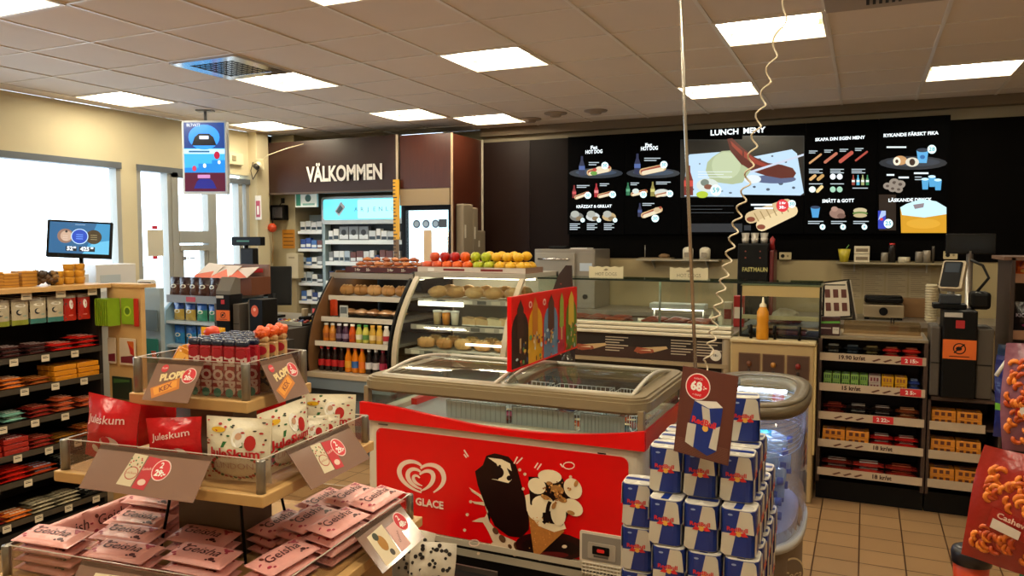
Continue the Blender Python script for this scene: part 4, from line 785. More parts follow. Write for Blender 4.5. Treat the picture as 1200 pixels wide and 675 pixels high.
MB().prism([(y, z) for y, z in PR] + [(5.45, 1.36), (5.45, .62)], CX0 + .006, CX0 + .014, mat('#6b4a2a', .5), Matrix(((0, 0, 1, 0), (1, 0, 0, 0), (0, 1, 0, 0), (0, 0, 0, 1)))).build('side_panel', t, 'brown side panel')
MB().box((CX0, 5.46, .62), (CX1 - .03, 5.5, 1.33), mat('#1b1513', .5)).build('back_panel', t)
MB().box((CX0 - .02, 4.86, 1.30), (CX1 - .005, 5.5, 1.335), STL).box((CX0 - .02, 4.855, 1.305), (CX1 - .005, 4.86, 1.345), mat('#a8a094', .3, .3)).build('top_counter', t)
MB().box((CX0 + .05, 5.1, 1.288), (CX1 - .08, 5.14, 1.299), emit('#fff0d8', 6)).build('light_tube', t)  # added tube, tucked out of sight under the top to brighten the tiers
SH_ = [(1.165, 4.80), (1.01, 4.71), (.835, 4.63)]
for z, y in SH_: MB().box((CX0 + .016, y, z - .02), (CX1 - .035, 5.44, z - .002), mat('#8a857c', .4)).box((CX0 + .016, y - .012, z - .028), (CX1 - .035, y, z + .008), LIP).build('shelf', t)
DARKCASE = 0
def rollmesh(l, r, c='#a8713a', c2='#d8b888', seed=0, wrap=True):
    m = MB(); k = 14; m.tube([(l * (i / k - .5), .004 * math.sin(i), 0) for i in range(k + 1)], [r * (.35 + .65 * math.sin(math.pi * (i + .6) / (k + 1.2)) ** .5) for i in range(k + 1)], mat(c, .45, 0, .25, 40, .3), 10)
    for i in range(3): m.ball((l * (-.25 + .25 * i), 0, r * .72), (l * .08, r * .5, r * .35), mat(c2, .6, 0, .1, 60), 8, 5)
    return m
def row(name, mb_fn, n, x0, x1, y, z, lab, cat, grp, rot=(0, 0, 0), jit=4, rows=1, dy=.12, names=None, lift=0):
    rg_ = random.Random(len(name) * 7 + n + int(z * 100)); cache = {}
    for j in range(rows):
        for i in range(n):
            key = i if names else i % 3
            if key not in cache: cache[key] = mb_fn(key).mesh(name)
            o = bpy.data.objects.new(name, cache[key]); COL.objects.link(o); x = x0 + (x1 - x0) * (i + .5) / n
            o.location = (x, y + dy * j, z + lift); o.rotation_euler = (R_(rot[0]), R_(rot[1]), R_(rot[2] + rg_.uniform(-jit, jit)))
            nm = names[i] if names else ''
            pos = f'{ORD[i]} from left' + ((', front row' if j == 0 else ', back row') if rows > 1 else '')
            tag(o, (nm + ' ' + lab).strip() + ', ' + pos, cat, grp)
row('baguette_roll', lambda k: rollmesh(.124, .042, ('#b8884e', '#a87840', '#c89a60')[k]), 5, CX0 + .05, CX1 - .06, 4.90, 1.168, 'filled roll on the top tier of the open shelf', 'roll', 'rolls on the top tier', jit=8, lift=.042)
row('wrapped_sandwich', lambda k: MB().pillow(.12, .10, .06, film(('#c09064', '#caa078', '#a87850')[k]), 7, 7, RX(0), rnd=.15, seed=k), 5, CX0 + .14, CX1 - .05, 4.82, 1.012, 'wrapped sandwich on the second tier of the open shelf', 'sandwich', 'sandwiches on the second tier', jit=5, lift=.038)
MB().pillow(.07, .13, .03, film('#b83a18'), 5, 6, UP).build('snack_bag', None, 'orange red snack bag leaning at the left of the second tier', 'bag', loc=(CX0 + .065, 4.79, 1.082))
MB().box((-.035, 0, 0), (.035, .008, .09), mat('#c8ccc8', .5)).box((-.03, -.001, .03), (.03, 0, .08), mat('#6a747a', .5)).build('price_card', None, 'grey price card standing on the second tier of open shelf', 'card', loc=(CX0 + .19, 4.745, 1.012))
def bottle(h, r, body, cap, lab_=None, neck=.35):
    m = MB(); B = mat(body, .15, 0, 0, 20, 0, .6)
    m.lathe([(0, 0), (r * .9, 0), (r, .01), (r, h * .55), (r * .95, h * .62), (r * neck, h * .86), (r * neck, h * .92), (0, h * .92)], B, 14)
    m.lathe([(r * neck * 1.15, h * .90), (r * neck * 1.15, h), (0, h)], mat(cap, .4), 12)
    if lab_: m.lathe([(r * 1.01, h * .2), (r * 1.015, h * .21), (r * 1.015, h * .46), (r * 1.01, h * .47)], mat(lab_, .45), 14)
    return m
JU = [('#c8762a', '#b8b0a0', '#a85a20', 'amber'), ('#d08a3a', '#b8b0a0', '#b86a28', 'light amber'), ('#3a2438', '#d0ccd0', '#7a6a8a', 'dark purple'), ('#4a2c44', '#e0e0e0', '#8a7898', 'purple'), ('#d0541c', '#e8e0d0', '#b84818', 'orange'), ('#c8c058', '#3a8a3a', '#e0dcc8', 'pale yellow'), ('#ccc45c', '#3a8a3a', '#5a8a4a', 'yellow green'), ('#c8a040', '#d8a030', '#e0c890', 'golden'), ('#d8b048', '#e0b040', '#d8b070', 'bright yellow'), ('#e0d8cc', '#e8e4dc', '#b02a3a', 'white milk'), ('#a8a8a0', '#c8c8c8', '#6a6a68', 'grey')]
row('juice_bottle', lambda k: bottle(.135, .0265, JU[k][0], JU[k][1], JU[k][2], .55), 11, CX0 + .04, CX1 - .04, 4.69, .836, 'juice bottle on the third tier of the open shelf', 'bottle', 'juice bottles', jit=0, names=[j[3] for j in JU])
CO = [('#1c0a08', '#b01818', '#b81a1e', 'red label cola'), ('#1c0a08', '#b01818', '#b81a1e', 'red label cola'), ('#1c0a08', '#b01818', '#b81a1e', 'red label cola'), ('#1c0a08', '#16100e', '#a81a1e', 'dark capped cola'), ('#d87a10', '#c8501a', '#d89a28', 'orange soda'), ('#d87a10', '#c8501a', '#2a5aa0', 'orange soda'), ('#d87a10', '#c8501a', '#d86a18', 'orange soda'), ('#1a1214', '#d0d0d0', '#c8c4c8', 'grey label cola'), ('#1a1214', '#d0d0d0', '#c8c4c8', 'grey label cola'), ('#3a0c18', '#8a1830', '#a02848', 'dark cherry soda'), ('#3a0c18', '#8a1830', '#a02848', 'dark cherry soda')]
row('soda_bottle', lambda k: bottle(.18, .028, CO[k][0], CO[k][1], CO[k][2], .42), 11, CX0 + .03, CX1 - .04, 4.645, .622, 'bottle on the lowest tier of the open shelf', 'bottle', 'soda bottles', jit=0, names=[j[3] for j in CO])
# glass bakery case
CRM = mat('#b8ab92', .35)
t = thing('bakery_case', 'curved glass bakery case with cream frame and lit shelves', 'display case', (0, 0, 0))
MB().box((CX1, 4.62, 0), (CX2, 5.5, .62), mat('#5f6266', .5)).build('base', t)
MB().box((CX1, 4.56, .56), (CX2, 5.5, .64), mat('#a3a7a8', .35, .4)).build('base_tray', t)
for q_ in (CX1, CX2 - .045): m = MB(); side(m, q_, q_ + .038, CRM, .03); m.build('curved_frame', t, 'cream curved frame')
m = MB(); m.sheet(lambda u, v: (CX1 + .035 + (CX2 - CX1 - .085) * u, prof(v)[0] + .012, prof(v)[1]), 1, 14, glass('#ecf4ee', .12)); m.build('curved_glass', t)
MB().box((CX1, 5.46, .62), (CX2, 5.5, 1.35), mat('#b8b4a8', .5)).build('back_panel', t)
MB().box((CX1, 4.87, 1.325), (CX2, 5.5, 1.36), mat('#b9b2a4', .35, .2)).build('top_counter', t)
MB().box((CX2 - .012, 4.9, .64), (CX2 - .006, 5.46, 1.32), GLASS).build('side_glass', t)
for z, y, mm in ((1.165, 4.86, 1), (.985, 4.76, 0), (.815, 4.68, 1)):
    sh = MB().box((CX1 + .04, y, z - .012), (CX2 - .055, 5.44, z - .002), mat('#c8c8c0', .3) if mm else GLASS).build('shelf', t)
    MB().box((CX1 + .04, y - .012, z - .03), (CX2 - .055, y - .001, z + .004), mat('#a9a49a', .4)).build('price_rail', sh)
    mb = MB(UP)
    for i in range(7): mb.rrect(CX1 + .09 + .11 * i, z - .026, CX1 + .16 + .11 * i, z, .002, -(y - .012), -(y - .013) + .001, mat(('#d8d4c8', '#5a5a58', '#c8c0b0')[i % 3], .5))
    mb.build('price_ticket', sh)
MB().box((CX1 + .06, 5.2, 1.30), (CX2 - .08, 5.24, 1.315), emit('#fff0d0', 12)).build('light_tube', t); MB().box((CX1 + .05, 4.835, 1.118), (CX1 + .42, 4.85, 1.15), emit('#fff4dc', 3)).build('light_tube', t); MB().box((CX1 + .5, 4.72, .862), (CX2 - .1, 4.74, .876), emit('#fff4dc', 4)).build('light_tube', t)
DG = ('#d0a468', '#c4945a', '#dab47c')
def bread(k, s_=1): return MB().ball((0, 0, 0), (.075 * s_, .055 * s_, .042 * s_), mat(DG[k], .5, 0, .25, 25, .4), 12, 8, noise=.05, seed=k).ball((.02, -.01, .02), (.05 * s_, .04 * s_, .03 * s_), mat('#d8b078', .55, 0, .2, 30), 10, 6, noise=.08, seed=k + 3)
row('bread_roll', bread, 5, CX1 + .06, CX2 - .06, 4.97, 1.165, 'wrapped bun on the top glass shelf', 'bun', 'buns on the top glass shelf', jit=20, lift=.046, rows=2, dy=.17)
row('pastry', lambda k: rollmesh(.13, .040, ('#c89458', '#bc8448', '#d8a868')[k]), 5, CX1 + .06, CX2 - .07, 4.80, .816, 'glazed pastry on the lowest glass shelf', 'pastry', 'pastries on the lowest glass shelf', jit=15, lift=.040, rows=2, dy=.14)
row('drink_cup', lambda k: MB().lathe([(0, 0), (.024, 0), (.031, .09), (0, .09)], mat(('#c8b48a', '#d88a20', '#d8d4c4')[k], .3), 14).lathe([(.033, .088), (.033, .10), (0, .104)], mat('#d8d8d4', .3), 14), 3, CX1 + .16, CX1 + .38, 4.86, .986, 'lidded drink cup on the middle glass shelf', 'cup', 'cups on the middle glass shelf', jit=0)
row('boxed_sandwich', lambda k: MB().prism([(-.055, 0), (.055, 0), (.055, .045), (-.055, .06)], -.04, .04, mat(('#d0b080', '#c8a878', '#d8c8a0')[k], .5, 0, .15, 40), UP).box((-.057, -.042, .0), (.057, .042, .008), mat('#e0dcd0', .4)), 4, CX1 + .42, CX2 - .08, 4.88, .986, 'boxed sandwich on the middle glass shelf', 'sandwich', 'sandwiches on the middle glass shelf', jit=8, lift=.001)
# fruit and bun trays on top of the cases
def tray(name, lab_, x0, x1, y0, y1, z, col, deco):
    t_ = thing(name, lab_, 'tray', ((x0 + x1) / 2, (y0 + y1) / 2, z)); w2, d2 = (x1 - x0) / 2, (y1 - y0) / 2
    MB().box((-w2, -d2, 0), (w2, d2, .006), mat(col, .5)).box((-w2, -d2, .006), (w2, -d2 + .006, .04), mat(col, .5)).box((-w2, d2 - .006, .006), (w2, d2, .04), mat(col, .5)).box((-w2, -d2, .006), (-w2 + .006, d2, .04), mat(col, .5)).box((w2 - .006, -d2, .006), (w2, d2, .04), mat(col, .5)).build('tray_box', t_)
    m_ = MB(T(0, -d2, 0) @ UP); deco(m_, w2); m_.build('price_strip', t_); return t_
tray('bun_tray', 'dark red tray of cinnamon buns on the open shelf top', CX0 + .06, CX1 - .01, 4.945, 5.245, 1.346, '#4a1210', lambda m, w: [m.text(s_, x, .02, .026, mat('#e0d8c8', .5), z=.002, bold=.03) for s_, x in (('2 för', -w*.65), ('25:-', -w*.35), ('2 för', w*.25), ('25:-', w*.6))])
tray('fruit_tray', 'white edged tray of apples, oranges and lemons on bakery case', CX1 + .01, CX2 - .01, 4.90, 5.22, 1.361, '#8a6a5a', lambda m, w: m.rrect(-w, .002, w, .038, .003, 0, .002, mat('#c8bcb0', .5)).rrect(-w*.8, .008, -w*.68, .032, .002, .002, .003, mat('#e8e4e0', .5)).box((-w*.5, .012, .002), (-w*.1, .028, .003), mat('#7a1a1a', .5)).box((w*.2, .012, .002), (w*.6, .028, .003), mat('#7a1a1a', .5)))
def cinn(k):
    m = MB(); P_ = [(.034 * (1 - i/46) * math.cos(i * .35), .03 * (1 - i/46) * math.sin(i * .35), .004 * i / 12) for i in range(40)]
    return m.tube(P_, .011, mat(('#a85a24', '#96491c', '#b86c30')[k], .4, 0, .3, 60, .3), 7)
cm = [cinn(k).mesh('cinnamon_bun') for k in range(3)]; n_ = 0
for L3, (nx_, ny_) in enumerate(((8, 3), (7, 2), (6, 1))):
    for j in range(ny_):
        for i in range(nx_):
            o = bpy.data.objects.new('cinnamon_bun', cm[n_ % 3]); COL.objects.link(o); o.location = (CX0 + .115 + .085 * i + .04 * L3, 4.995 + .085 * j + .03 * L3, 1.372 + .034 * L3); o.rotation_euler = (R_(rg.uniform(-6, 6)), R_(rg.uniform(-6, 6)), rg.uniform(0, 6)); n_ += 1
            tag(o, f'cinnamon bun, {["bottom","middle","top"][L3]} layer, {["front","middle","back"][j]} row, {ORD[i]} from left in the red tray', 'bun', 'cinnamon buns in the tray')
def fruit(kind, seed):
    if kind == 'lemon': return MB().ball((0, 0, 0), (.040, .034, .034), mat('#d8a414', .4, 0, .15, 12, .1), 14, 10).ball((.036, 0, 0), (.010, .01, .01), mat('#c89818', .4), 8, 6)
    c = {'red apple': '#a81414', 'orange': '#d8560c', 'green apple': '#a8b022', 'peach': '#c8502a'}[kind]
    m = MB().lathe([(0, -.030), (.015, -.036), (.03, -.027), (.039, 0), (.034, .022), (.018, .034), (.006, .031), (0, .026)], mat(c, .3, 0, .2, 14), 16)
    return m if kind in ('orange', 'peach') else m.rod((0, 0, .026), (.003, 0, .044), .0018, mat('#3a2412', .7), 5)
fm = {k: fruit(k, 0).mesh(k.replace(' ', '_')) for k in ('lemon', 'red apple', 'orange', 'green apple', 'peach')}
seqs = [['peach', 'peach', 'orange', 'orange', 'orange', 'green apple', 'green apple', 'lemon', 'lemon', 'lemon'], ['peach', 'red apple', 'red apple', 'orange', 'green apple', 'green apple', 'green apple', 'lemon', 'lemon', 'lemon'], ['peach', 'red apple', 'red apple', 'red apple', 'orange', 'green apple', 'lemon', 'lemon', 'lemon', 'lemon']]
for j in range(3):
    for i in range(10):
        k_ = seqs[j][i]; o = bpy.data.objects.new(k_.replace(' ', '_'), fm[k_]); COL.objects.link(o); o.location = (CX1 + .055 + .0853 * i, 4.957 + .086 * j, 1.407); o.rotation_euler = (0, 0, rg.uniform(0, 6) if k_ != 'lemon' else rg.uniform(-.2, .2)); tag(o, f'{k_} in the fruit tray, {["front","middle","back"][j]} row, {ORD[i]} from the left end', 'fruit', 'fruit in the tray')
for i in range(9):
    k_ = ['peach', 'red apple', 'red apple', 'orange', 'green apple', 'green apple', 'lemon', 'lemon', 'lemon'][i]; o = bpy.data.objects.new(k_.replace(' ', '_'), fm[k_]); COL.objects.link(o); o.location = (CX1 + .098 + .0853 * i, 5.0, 1.472); tag(o, f'{k_} lying on top of the fruit heap, {ORD[i]} from left', 'fruit', 'fruit on top of the heap')
for i in range(4):
    o = bpy.data.objects.new('lemon', fm['lemon']); COL.objects.link(o); o.location = (CX2 - .085 - .098 * i, 5.088, 1.48); tag(o, f'lemon at the back top of the fruit heap, {ORD[i]} from the right', 'fruit', 'fruit on top of the heap')
# =============== HOT DOG COUNTER ===============
HX0, HX1 = -2.10, -.76
t = thing('hot_dog_counter', 'long hot dog serving counter with glass screen and menu strip', 'counter', (0, 0, 0))
BEI = mat('#b39a6c', .45, 0, .05, 5)
MB().box((HX0, 5.06, 0), (HX1, 5.75, .96), mat('#2b2018', .5)).build('body', t)
MB().box((HX0, 5.0, .775), (HX1 - .02, 5.06, .80), mat('#a08c6c', .4)).box((HX0, 5.03, .80), (HX1 - .02, 5.06, .97), mat('#3a211a', .5)).build('ledge', t)
a = MB(T(0, 5.03, 0) @ UP); a.rrect(HX0 + .02, .805, HX1 - .03, .955, .003, 0, .002, mat('#3b231c', .4)).rrect(HX0 + .02, .88, HX1 - .03, .955, .003, .002, .0025, mat('#231816', .4))
for x in (-1.80, -1.38):
    a.prism([(x, .84), (x + .02, .875), (x + .20, .895), (x + .21, .88), (x + .10, .845)], .003, .004, mat('#c8a878', .5)).prism([(x - .02, .85), (x + .0, .88), (x + .11, .87), (x + .12, .85), (x + .03, .835)], .004, .005, mat('#9c4a2c', .5)).prism([(x + .02, .86), (x + .09, .868), (x + .1, .858)], .005, .006, mat('#e0c8a0', .5))
for x in (-2.02, -1.60, -1.15, -.98):
    for i in range(6): a.rrect(x, .935 - .018 * i, x + (.16 - .03 * (i % 3)) * (.5 if x < -1.9 else 1), .941 - .018 * i, .001, .003, .0035, mat('#c8b8a0', .5))
a.disc(-.86, .855, .036, .003, .006, mat('#e8e2d4', .4), 24).text('18:-', -.86, .855, .022, DARK, z=.0065, bold=.02); a.build('menu_strip', t, 'dark menu strip with sausage pictures')
for i, z in enumerate((.968, .995, 1.022)): MB().box((HX0, 4.99 + .012 * i, z), (HX1, 5.10, z + .022), mat('#d6ccb4', .3), .006).build('rail', t)
MB().box((HX0, 5.10, .96), (HX1, 5.75, .985), STL).build('worktop', t)
MB().box((HX0, 5.04, 1.044), (HX1, 5.047, 1.325), GLASS).build('front_glass', t); 
MB().box((HX0, 5.02, 1.325), (-.24, 5.36, 1.333), glass('#c8dcd0', .12)).box((HX0, 5.016, 1.323), (-.24, 5.022, 1.335), mat('#1e2a24', .2)).build('glass_shelf', t)
for x in (-2.0, -1.25): MB().rod((x, 5.12, .98), (x, 5.12, 1.325), .008, STL).build('post', t)
MB().box((-1.42, 5.5, 1.10), (-1.02, 5.62, 1.14), mat('#c8c8c4', .4), .006).box((-1.40, 5.51, 1.092), (-1.04, 5.6, 1.10), emit('#fff0d8', 8)).build('heat_lamp', t)
for x in (-1.40, -1.04): MB().rod((x, 5.56, .98), (x, 5.56, 1.10), .008, STL).build('lamp_post', t)
MB(T(-.79, 5.04, 0)).lathe([(0, 0), (.033, 0), (.033, .96), (.03, .975), (0, .98)], mat('#b9a88c', .3, .4), 20).build('rounded_pillar', t, 'rounded steel pillar')
for i, x0 in enumerate((-2.0, -1.42)):
    tr = MB().box((x0, 5.16, .986), (x0 + .5, 5.48, .992), STL).box((x0, 5.155, .986), (x0 + .5, 5.16, 1.015), STL).box((x0, 5.48, .986), (x0 + .5, 5.485, 1.03), STL).build('sausage_tray', None, f'steel tray of sausages behind the counter glass, {["left","right"][i]} one', 'tray', 'sausage trays')
sm_ = [MB().tube([(-.07 + .014 * i, .004 * math.sin(i * .6), 0) for i in range(11)], [.006 + .008 * min(1, min(i, 10 - i) / 2) for i in range(11)], mat(c, .3, 0, .2, 30), 9).mesh('sausage') for c in ('#8a3418', '#74280f', '#9c4420')]
k = 0
for i, x0 in enumerate((-2.0, -1.42)):
    for L3 in range(2):
        for r in range(3):
            for j in range(8 - L3):
                o = bpy.data.objects.new('sausage', sm_[k % 3]); COL.objects.link(o); k += 1
                o.location = (x0 + .09 + .16 * r, 5.19 + .0335 * j + .017 * L3, 1.0115 + .0285 * L3); o.rotation_euler = (R_(40 * k), 0, R_(rg.uniform(-1, 1)))
                tag(o, f'brown sausage, {["left","right"][i]} tray, {["lower","upper"][L3]} layer, {["left","middle","right"][r]} file, {ORD[j]} row back', 'sausage', 'sausages in the counter trays')
# bottles and boxes behind the glass
for i, x in enumerate((-.98, -.92)): MB().lathe([(0, 0), (.022, 0), (.024, .01), (.022, .06), (.006, .08), (.003, .11), (0, .11)], mat('#d8cdb0', .4), 14).build('sauce_bottle', None, f'small cream squeeze bottle behind the counter glass, {["left","right"][i]} one', 'bottle', 'cream squeeze bottles', loc=(x, 5.56, .986))
MB().box((0, 0, 0), (.42, .16, .022), mat('#d8d0bc', .4), .004).build('cutting_board', None, 'white cutting board behind the counter glass above sausages', 'board', loc=(-1.86, 5.52, .987))
MB().box((-.035, -.03, 0), (.035, .03, .22), mat('#a01818', .4), .006).box((-.03, -.032, .06), (.03, -.03, .14), mat('#d8c8b8', .5)).build('sauce_carton', None, 'red carton with pale label behind the counter glass', 'carton', loc=(-.80, 5.6, .986))
MB().box((-.03, -.025, 0), (.03, .025, .17), mat('#b8a890', .4), .006).box((-.025, -.027, .05), (.025, -.025, .12), mat('#7a2018', .5)).build('cup_carton', None, 'beige carton left of the red one behind the glass', 'carton', loc=(-.88, 5.63, .986))
for i, (px, w_) in enumerate(((710, .25), (807, .25))):
    x, z_ = at(px, 326, 5.14); t = thing('hot_dogs_sign', f'cream wavy HOT DOGS sign on the glass shelf, {["left","right"][i]} one', 'sign', (x, 5.14, 1.3335), (0, 0, -2 + 4 * i), 'hot dogs signs')
    pts = [(-w_/2, 0), (w_/2, 0)] + [(w_/2 - w_ * j / 16, .078 + .004 * math.cos(j * 1.6)) for j in range(17)]
    MB(UP).prism(pts, -.004, 0, mat('#d6c9a6', .5)).build('board', t); MB(UP).text('HOT DOGS', 0, .026, .034, mat('#4a4034', .5), z=.001, bold=-.01, sx=.9).prism([(-.02, .055), (.0, .066), (.02, .058), (.0, .05)], .0006, .001, mat('#8a7a5c', .5)).build('lettering', t)
    MB().box((-w_/2, 0, 0), (w_/2, .03, .003), GLASS).build('foot', t)
# condiment block
t = thing('condiment_counter', 'cream counter block with three brown sauce pump recesses', 'counter', (0, 0, 0))
MB().box((-.752, 4.92, 0), (-.262, 5.75, .97), BEI, .01).build('body', t)
MB().box((-.752, 4.90, .965), (-.255, 5.02, .985), mat('#c8b48a', .35), .005).build('top_edge', t)
MB().box((-.262, 4.93, .3), (-.252, 5.2, .96), mat('#d0b880', .4)).build('side_trim', t)
for i in range(3):
    x = -.70 + .142 * i; d = MB().box((x, 4.912, .755), (x + .128, 4.921, .90), mat('#6a4a30', .5)).box((x + .006, 4.910, .762), (x + .122, 4.9125, .894), mat('#4d3220', .5)).build('pump_drawer', t)
    MB().ball((x + .064, 4.905, .835), (.016, .016, .018), mat(('#6a3a20', '#a8702a', '#7a1810')[i], .4), 12, 8).rod((x + .064, 4.905, .80), (x + .064, 4.905, .775), .008, mat('#2a1a12', .5)).build('spout', d)
    MB().rod((x + .064, 4.97, .985), (x + .064, 4.97, 1.07), .009, BLACK).tube([(x + .064, 4.97, 1.065), (x + .064, 4.93, 1.07), (x + .064, 4.915, 1.02)], .008, BLACK).build('pump', t)
MB().lathe([(0, 0), (.035, 0), (.037, .01), (.036, .08), (.033, .10), (.036, .12), (.035, .17), (.022, .195), (.02, .2), (0, .2)], mat('#d08a12', .35), 18).lathe([(.021, .2), (.02, .215), (.008, .225), (.004, .26), (0, .26)], mat('#e0d4b4', .4), 14).build('mustard_bottle', None, 'yellow mustard squeeze bottle with white nozzle on the condiment counter', 'bottle', loc=(-.565, 4.945, .986))
t = thing('warming_box', 'glass warming box with food inside, cream top rail, beside mustard', 'display box', (0, 0, 0))
x0, x1 = -.715, -.235
MB().box((x0, 5.04, .986), (x1, 5.42, 1.0), DARK).box((x0, 5.04, 1.10), (x1, 5.06, 1.125), mat('#c8b890', .4)).build('base', t)
MB().box((x0, 5.035, 1.245), (x1, 5.05, 1.31), mat('#bfa872', .35)).box((x0, 5.05, 1.305), (x1, 5.42, 1.315), mat('#8a7a58', .4)).build('top_rail', t)
for x in (x0, x1 - .012):
    for y in (5.03, 5.41): MB().box((x, y, 1.0), (x + .012, y + .01, 1.31), DARK).build('upright', t)
MB().box((x0 + .012, 5.034, 1.0), (x1 - .012, 5.038, 1.245), GLASS).build('pane', t); MB().box((x1 - .01, 5.05, 1.0), (x1 - .006, 5.41, 1.3), GLASS).build('pane', t)
MB().box((x0 + .02, 5.08, 1.055), (x1 - .02, 5.39, 1.062), STL).build('shelf', t); MB().ball((x1 - .06, 5.3, 1.26), (.03, .03, .012), emit('#ffe9c0', 14), 12, 6).build('bulb', t)
MB().lathe([(0, 0), (.09, .0), (.11, .02), (.0, .018)], mat('#6a1a10', .4), 20).ball((0, 0, .05), (.085, .085, .045), mat('#c8b8a0', .5, 0, .3, 40, .5), 14, 8, noise=.08).build('food_plate', None, 'plate of pale food inside the glass warming box', 'plate', loc=(-.46, 5.23, 1.063))
MB().box((-.14, -.06, 0), (.14, .06, .03), mat('#5a140c', .5, 0, .3, 30, .3), .01).build('meat_tray', None, 'dark red tray of meat under the plate in warming box', 'tray', loc=(-.46, 5.14, 1.001))
# =============== BACK COUNTER ===============
t = thing('back_counter', 'long back kitchen counter with steel worktop under the menus', 'counter', (0, 0, 0))
MB().box((-3.4, 7.32, 0), (1.5, 7.93, .86), mat('#6e5c40', .5)).build('body', t); MB().box((-3.4, 7.28, .86), (1.5, 7.94, .90), mat('#9a9082', .3, .5)).build('worktop', t)
m = MB()
for i in range(8): m.box((-3.35 + .6 * i, 7.315, .1), (-2.79 + .6 * i, 7.32, .82), mat('#8a7450', .5))
m.build('door_front', t)
t = thing('convection_oven', 'boxy steel oven with bar handle on the back counter', 'oven', (-2.80, 7.4, .901))
MB().box((-.33, 0, 0), (.33, .5, .60), mat('#9a9184', .35, .5), .008).build('body', t); MB().box((-.31, -.02, .1), (.12, 0, .56), mat('#a89f90', .35, .5), .004).build('oven_door', t); MB().rod((-.27, -.05, .50), (.06, -.05, .50), .01, CHROME).rod((-.27, -.05, .5), (-.27, -.018, .5), .006, CHROME).rod((.06, -.05, .5), (.06, -.018, .5), .006, CHROME).build('handle', t)
MB().box((.15, -.004, .05), (.32, 0, .56), mat('#8f8678', .4)).disc(.23, .12, .025, 0, .02, DARK, M=UP).box((.17, -.006, .38), (.30, -.004, .46), mat('#b8c4d0', .4)).build('control_panel', t)
MB().box((-.09, -.1, 0), (.09, .1, .012), mat('#d8d4cc', .5)).build('paper_stack', None, 'white papers lying on top of the steel oven', 'papers', loc=(-2.68, 7.6, 1.502)); MB().box((-.1, -.06, 0), (.1, .06, .03), BLACK, .01).build('oven_glove', None, 'black flat item on top of the oven, left of papers', 'box', loc=(-2.93, 7.6, 1.502))
t = thing('canister_shelf', 'narrow shelf on the back wall with two white canisters', 'shelf', (0, 0, 0)); MB().box((-2.14, 7.72, 1.385), (-1.31, 7.94, 1.40), mat('#a39a86', .4, .3)).build('board', t)
for x in (-2.0, -1.45): MB().prism([(7.94, 1.385), (7.78, 1.385), (7.94, 1.30)], x, x + .01, STL, Matrix(((0, 0, 1, 0), (1, 0, 0, 0), (0, 1, 0, 0), (0, 0, 0, 1)))).build('bracket', t)
for i, x in enumerate((-1.63, -1.46)): MB().lathe([(0, 0), (.052, 0), (.054, .09), (.05, .105), (.03, .12), (.0, .125)], mat('#d6cdb6', .4), 18).box((-.025, -.057, .02), (.025, -.05, .07), mat('#8a8070', .5)).build('canister', None, f'white canister on the back wall shelf, {["left","right"][i]} one', 'canister', 'white canisters', loc=(x, 7.83, 1.401))
MB().box((-.17, -.08, 0), (.17, .08, .012), mat('#8a7a60', .4)).rod((-.12, 0, .01), (-.12, 0, .14), .004, STL).ball((.08, 0, .03), (.06, .04, .025), mat('#7a5c3a', .6, 0, .3, 30, .4), 10, 6, noise=.1).build('utensil_tray', None, 'low tray with an upright tool on the canister shelf', 'tray', loc=(-1.95, 7.82, 1.401))
t = thing('coffee_machine', 'black coffee machine with three paper cups of stacks on top', 'coffee machine', (-.93, 7.4, .901)); MB().box((-.15, 0, 0), (.12, .4, .66), BLACK, .01).build('body', t)
m = MB(UP).text('FAST', -.06, .42, .055, mat('#a8a060', .5), z=.002, bold=.03, sx=.8).text('MAUN', .055, .42, .055, mat('#a8a060', .5), z=.002, bold=.03, sx=.8)
for x in (-.08, .05):
    for z_ in (.53, .59): m.disc(x, z_, .007, .001, .003, mat('#8a4030', .4), 10)
m.build('front_markings', t); MB().box((.13, .02, 0), (.17, .3, .60), mat('#5a1818', .4), .01).build('side_unit', t, 'dark red side unit')
for i in range(3): MB().lathe([(0, 0), (.028, 0), (.036, .05), (.03, .052), (.038, .10), (0, .10)], mat('#b8b0a4', .3, .4), 14).build('cup_stack', None, f'cup stack on the coffee machine, {["left","middle","right"][i]} one', 'cups', 'cup stacks on the coffee machine', loc=(-1.04 + .085 * i, 7.6, 1.562))
MB().lathe([(0, 0), (.025, 0), (.02, .06), (.024, .10), (0, .13)], mat('#8a1c1c', .4), 12).build('red_shaker', None, 'small dark red shaker on the coffee machine', 'shaker', loc=(-.79, 7.55, 1.502))
# wall shelf on the right with papers below
t = thing('spice_shelf', 'thin wall shelf of small jars under the right menus', 'shelf', (0, 0, 0)); MB().box((-.25, 7.74, 1.375), (.67, 7.94, 1.39), mat('#8f8468', .4)).build('board', t)
for x in (-.1, .5): MB().box((x, 7.90, 1.30), (x + .015, 7.94, 1.375), STL).build('bracket', t)
MB().lathe([(0, 0), (.035, 0), (.055, .12), (.05, .12), (0, .11)], mat('#b8a82a', .4, 0, .3, 20), 14).rod((0, 0, .1), (.04, 0, .16), .004, mat('#5a8a3a', .5), 5).build('yellow_cup', None, 'yellow green cup with green straw on the spice shelf', 'cup', loc=(-.18, 7.83, 1.391))
for i, z_ in enumerate((1.391, 1.467)): MB().box((-.065, -.05, 0), (.065, .05, .072), mat('#cfc4aa', .5), .003).box((-.05, -.052, .02), (.05, -.05, .05), mat('#7a6a54', .5)).build('cardboard_box', None, f'small cream box stacked on the spice shelf, {["lower","upper"][i]} one', 'box', 'cream boxes', loc=(-.03, 7.83, z_))
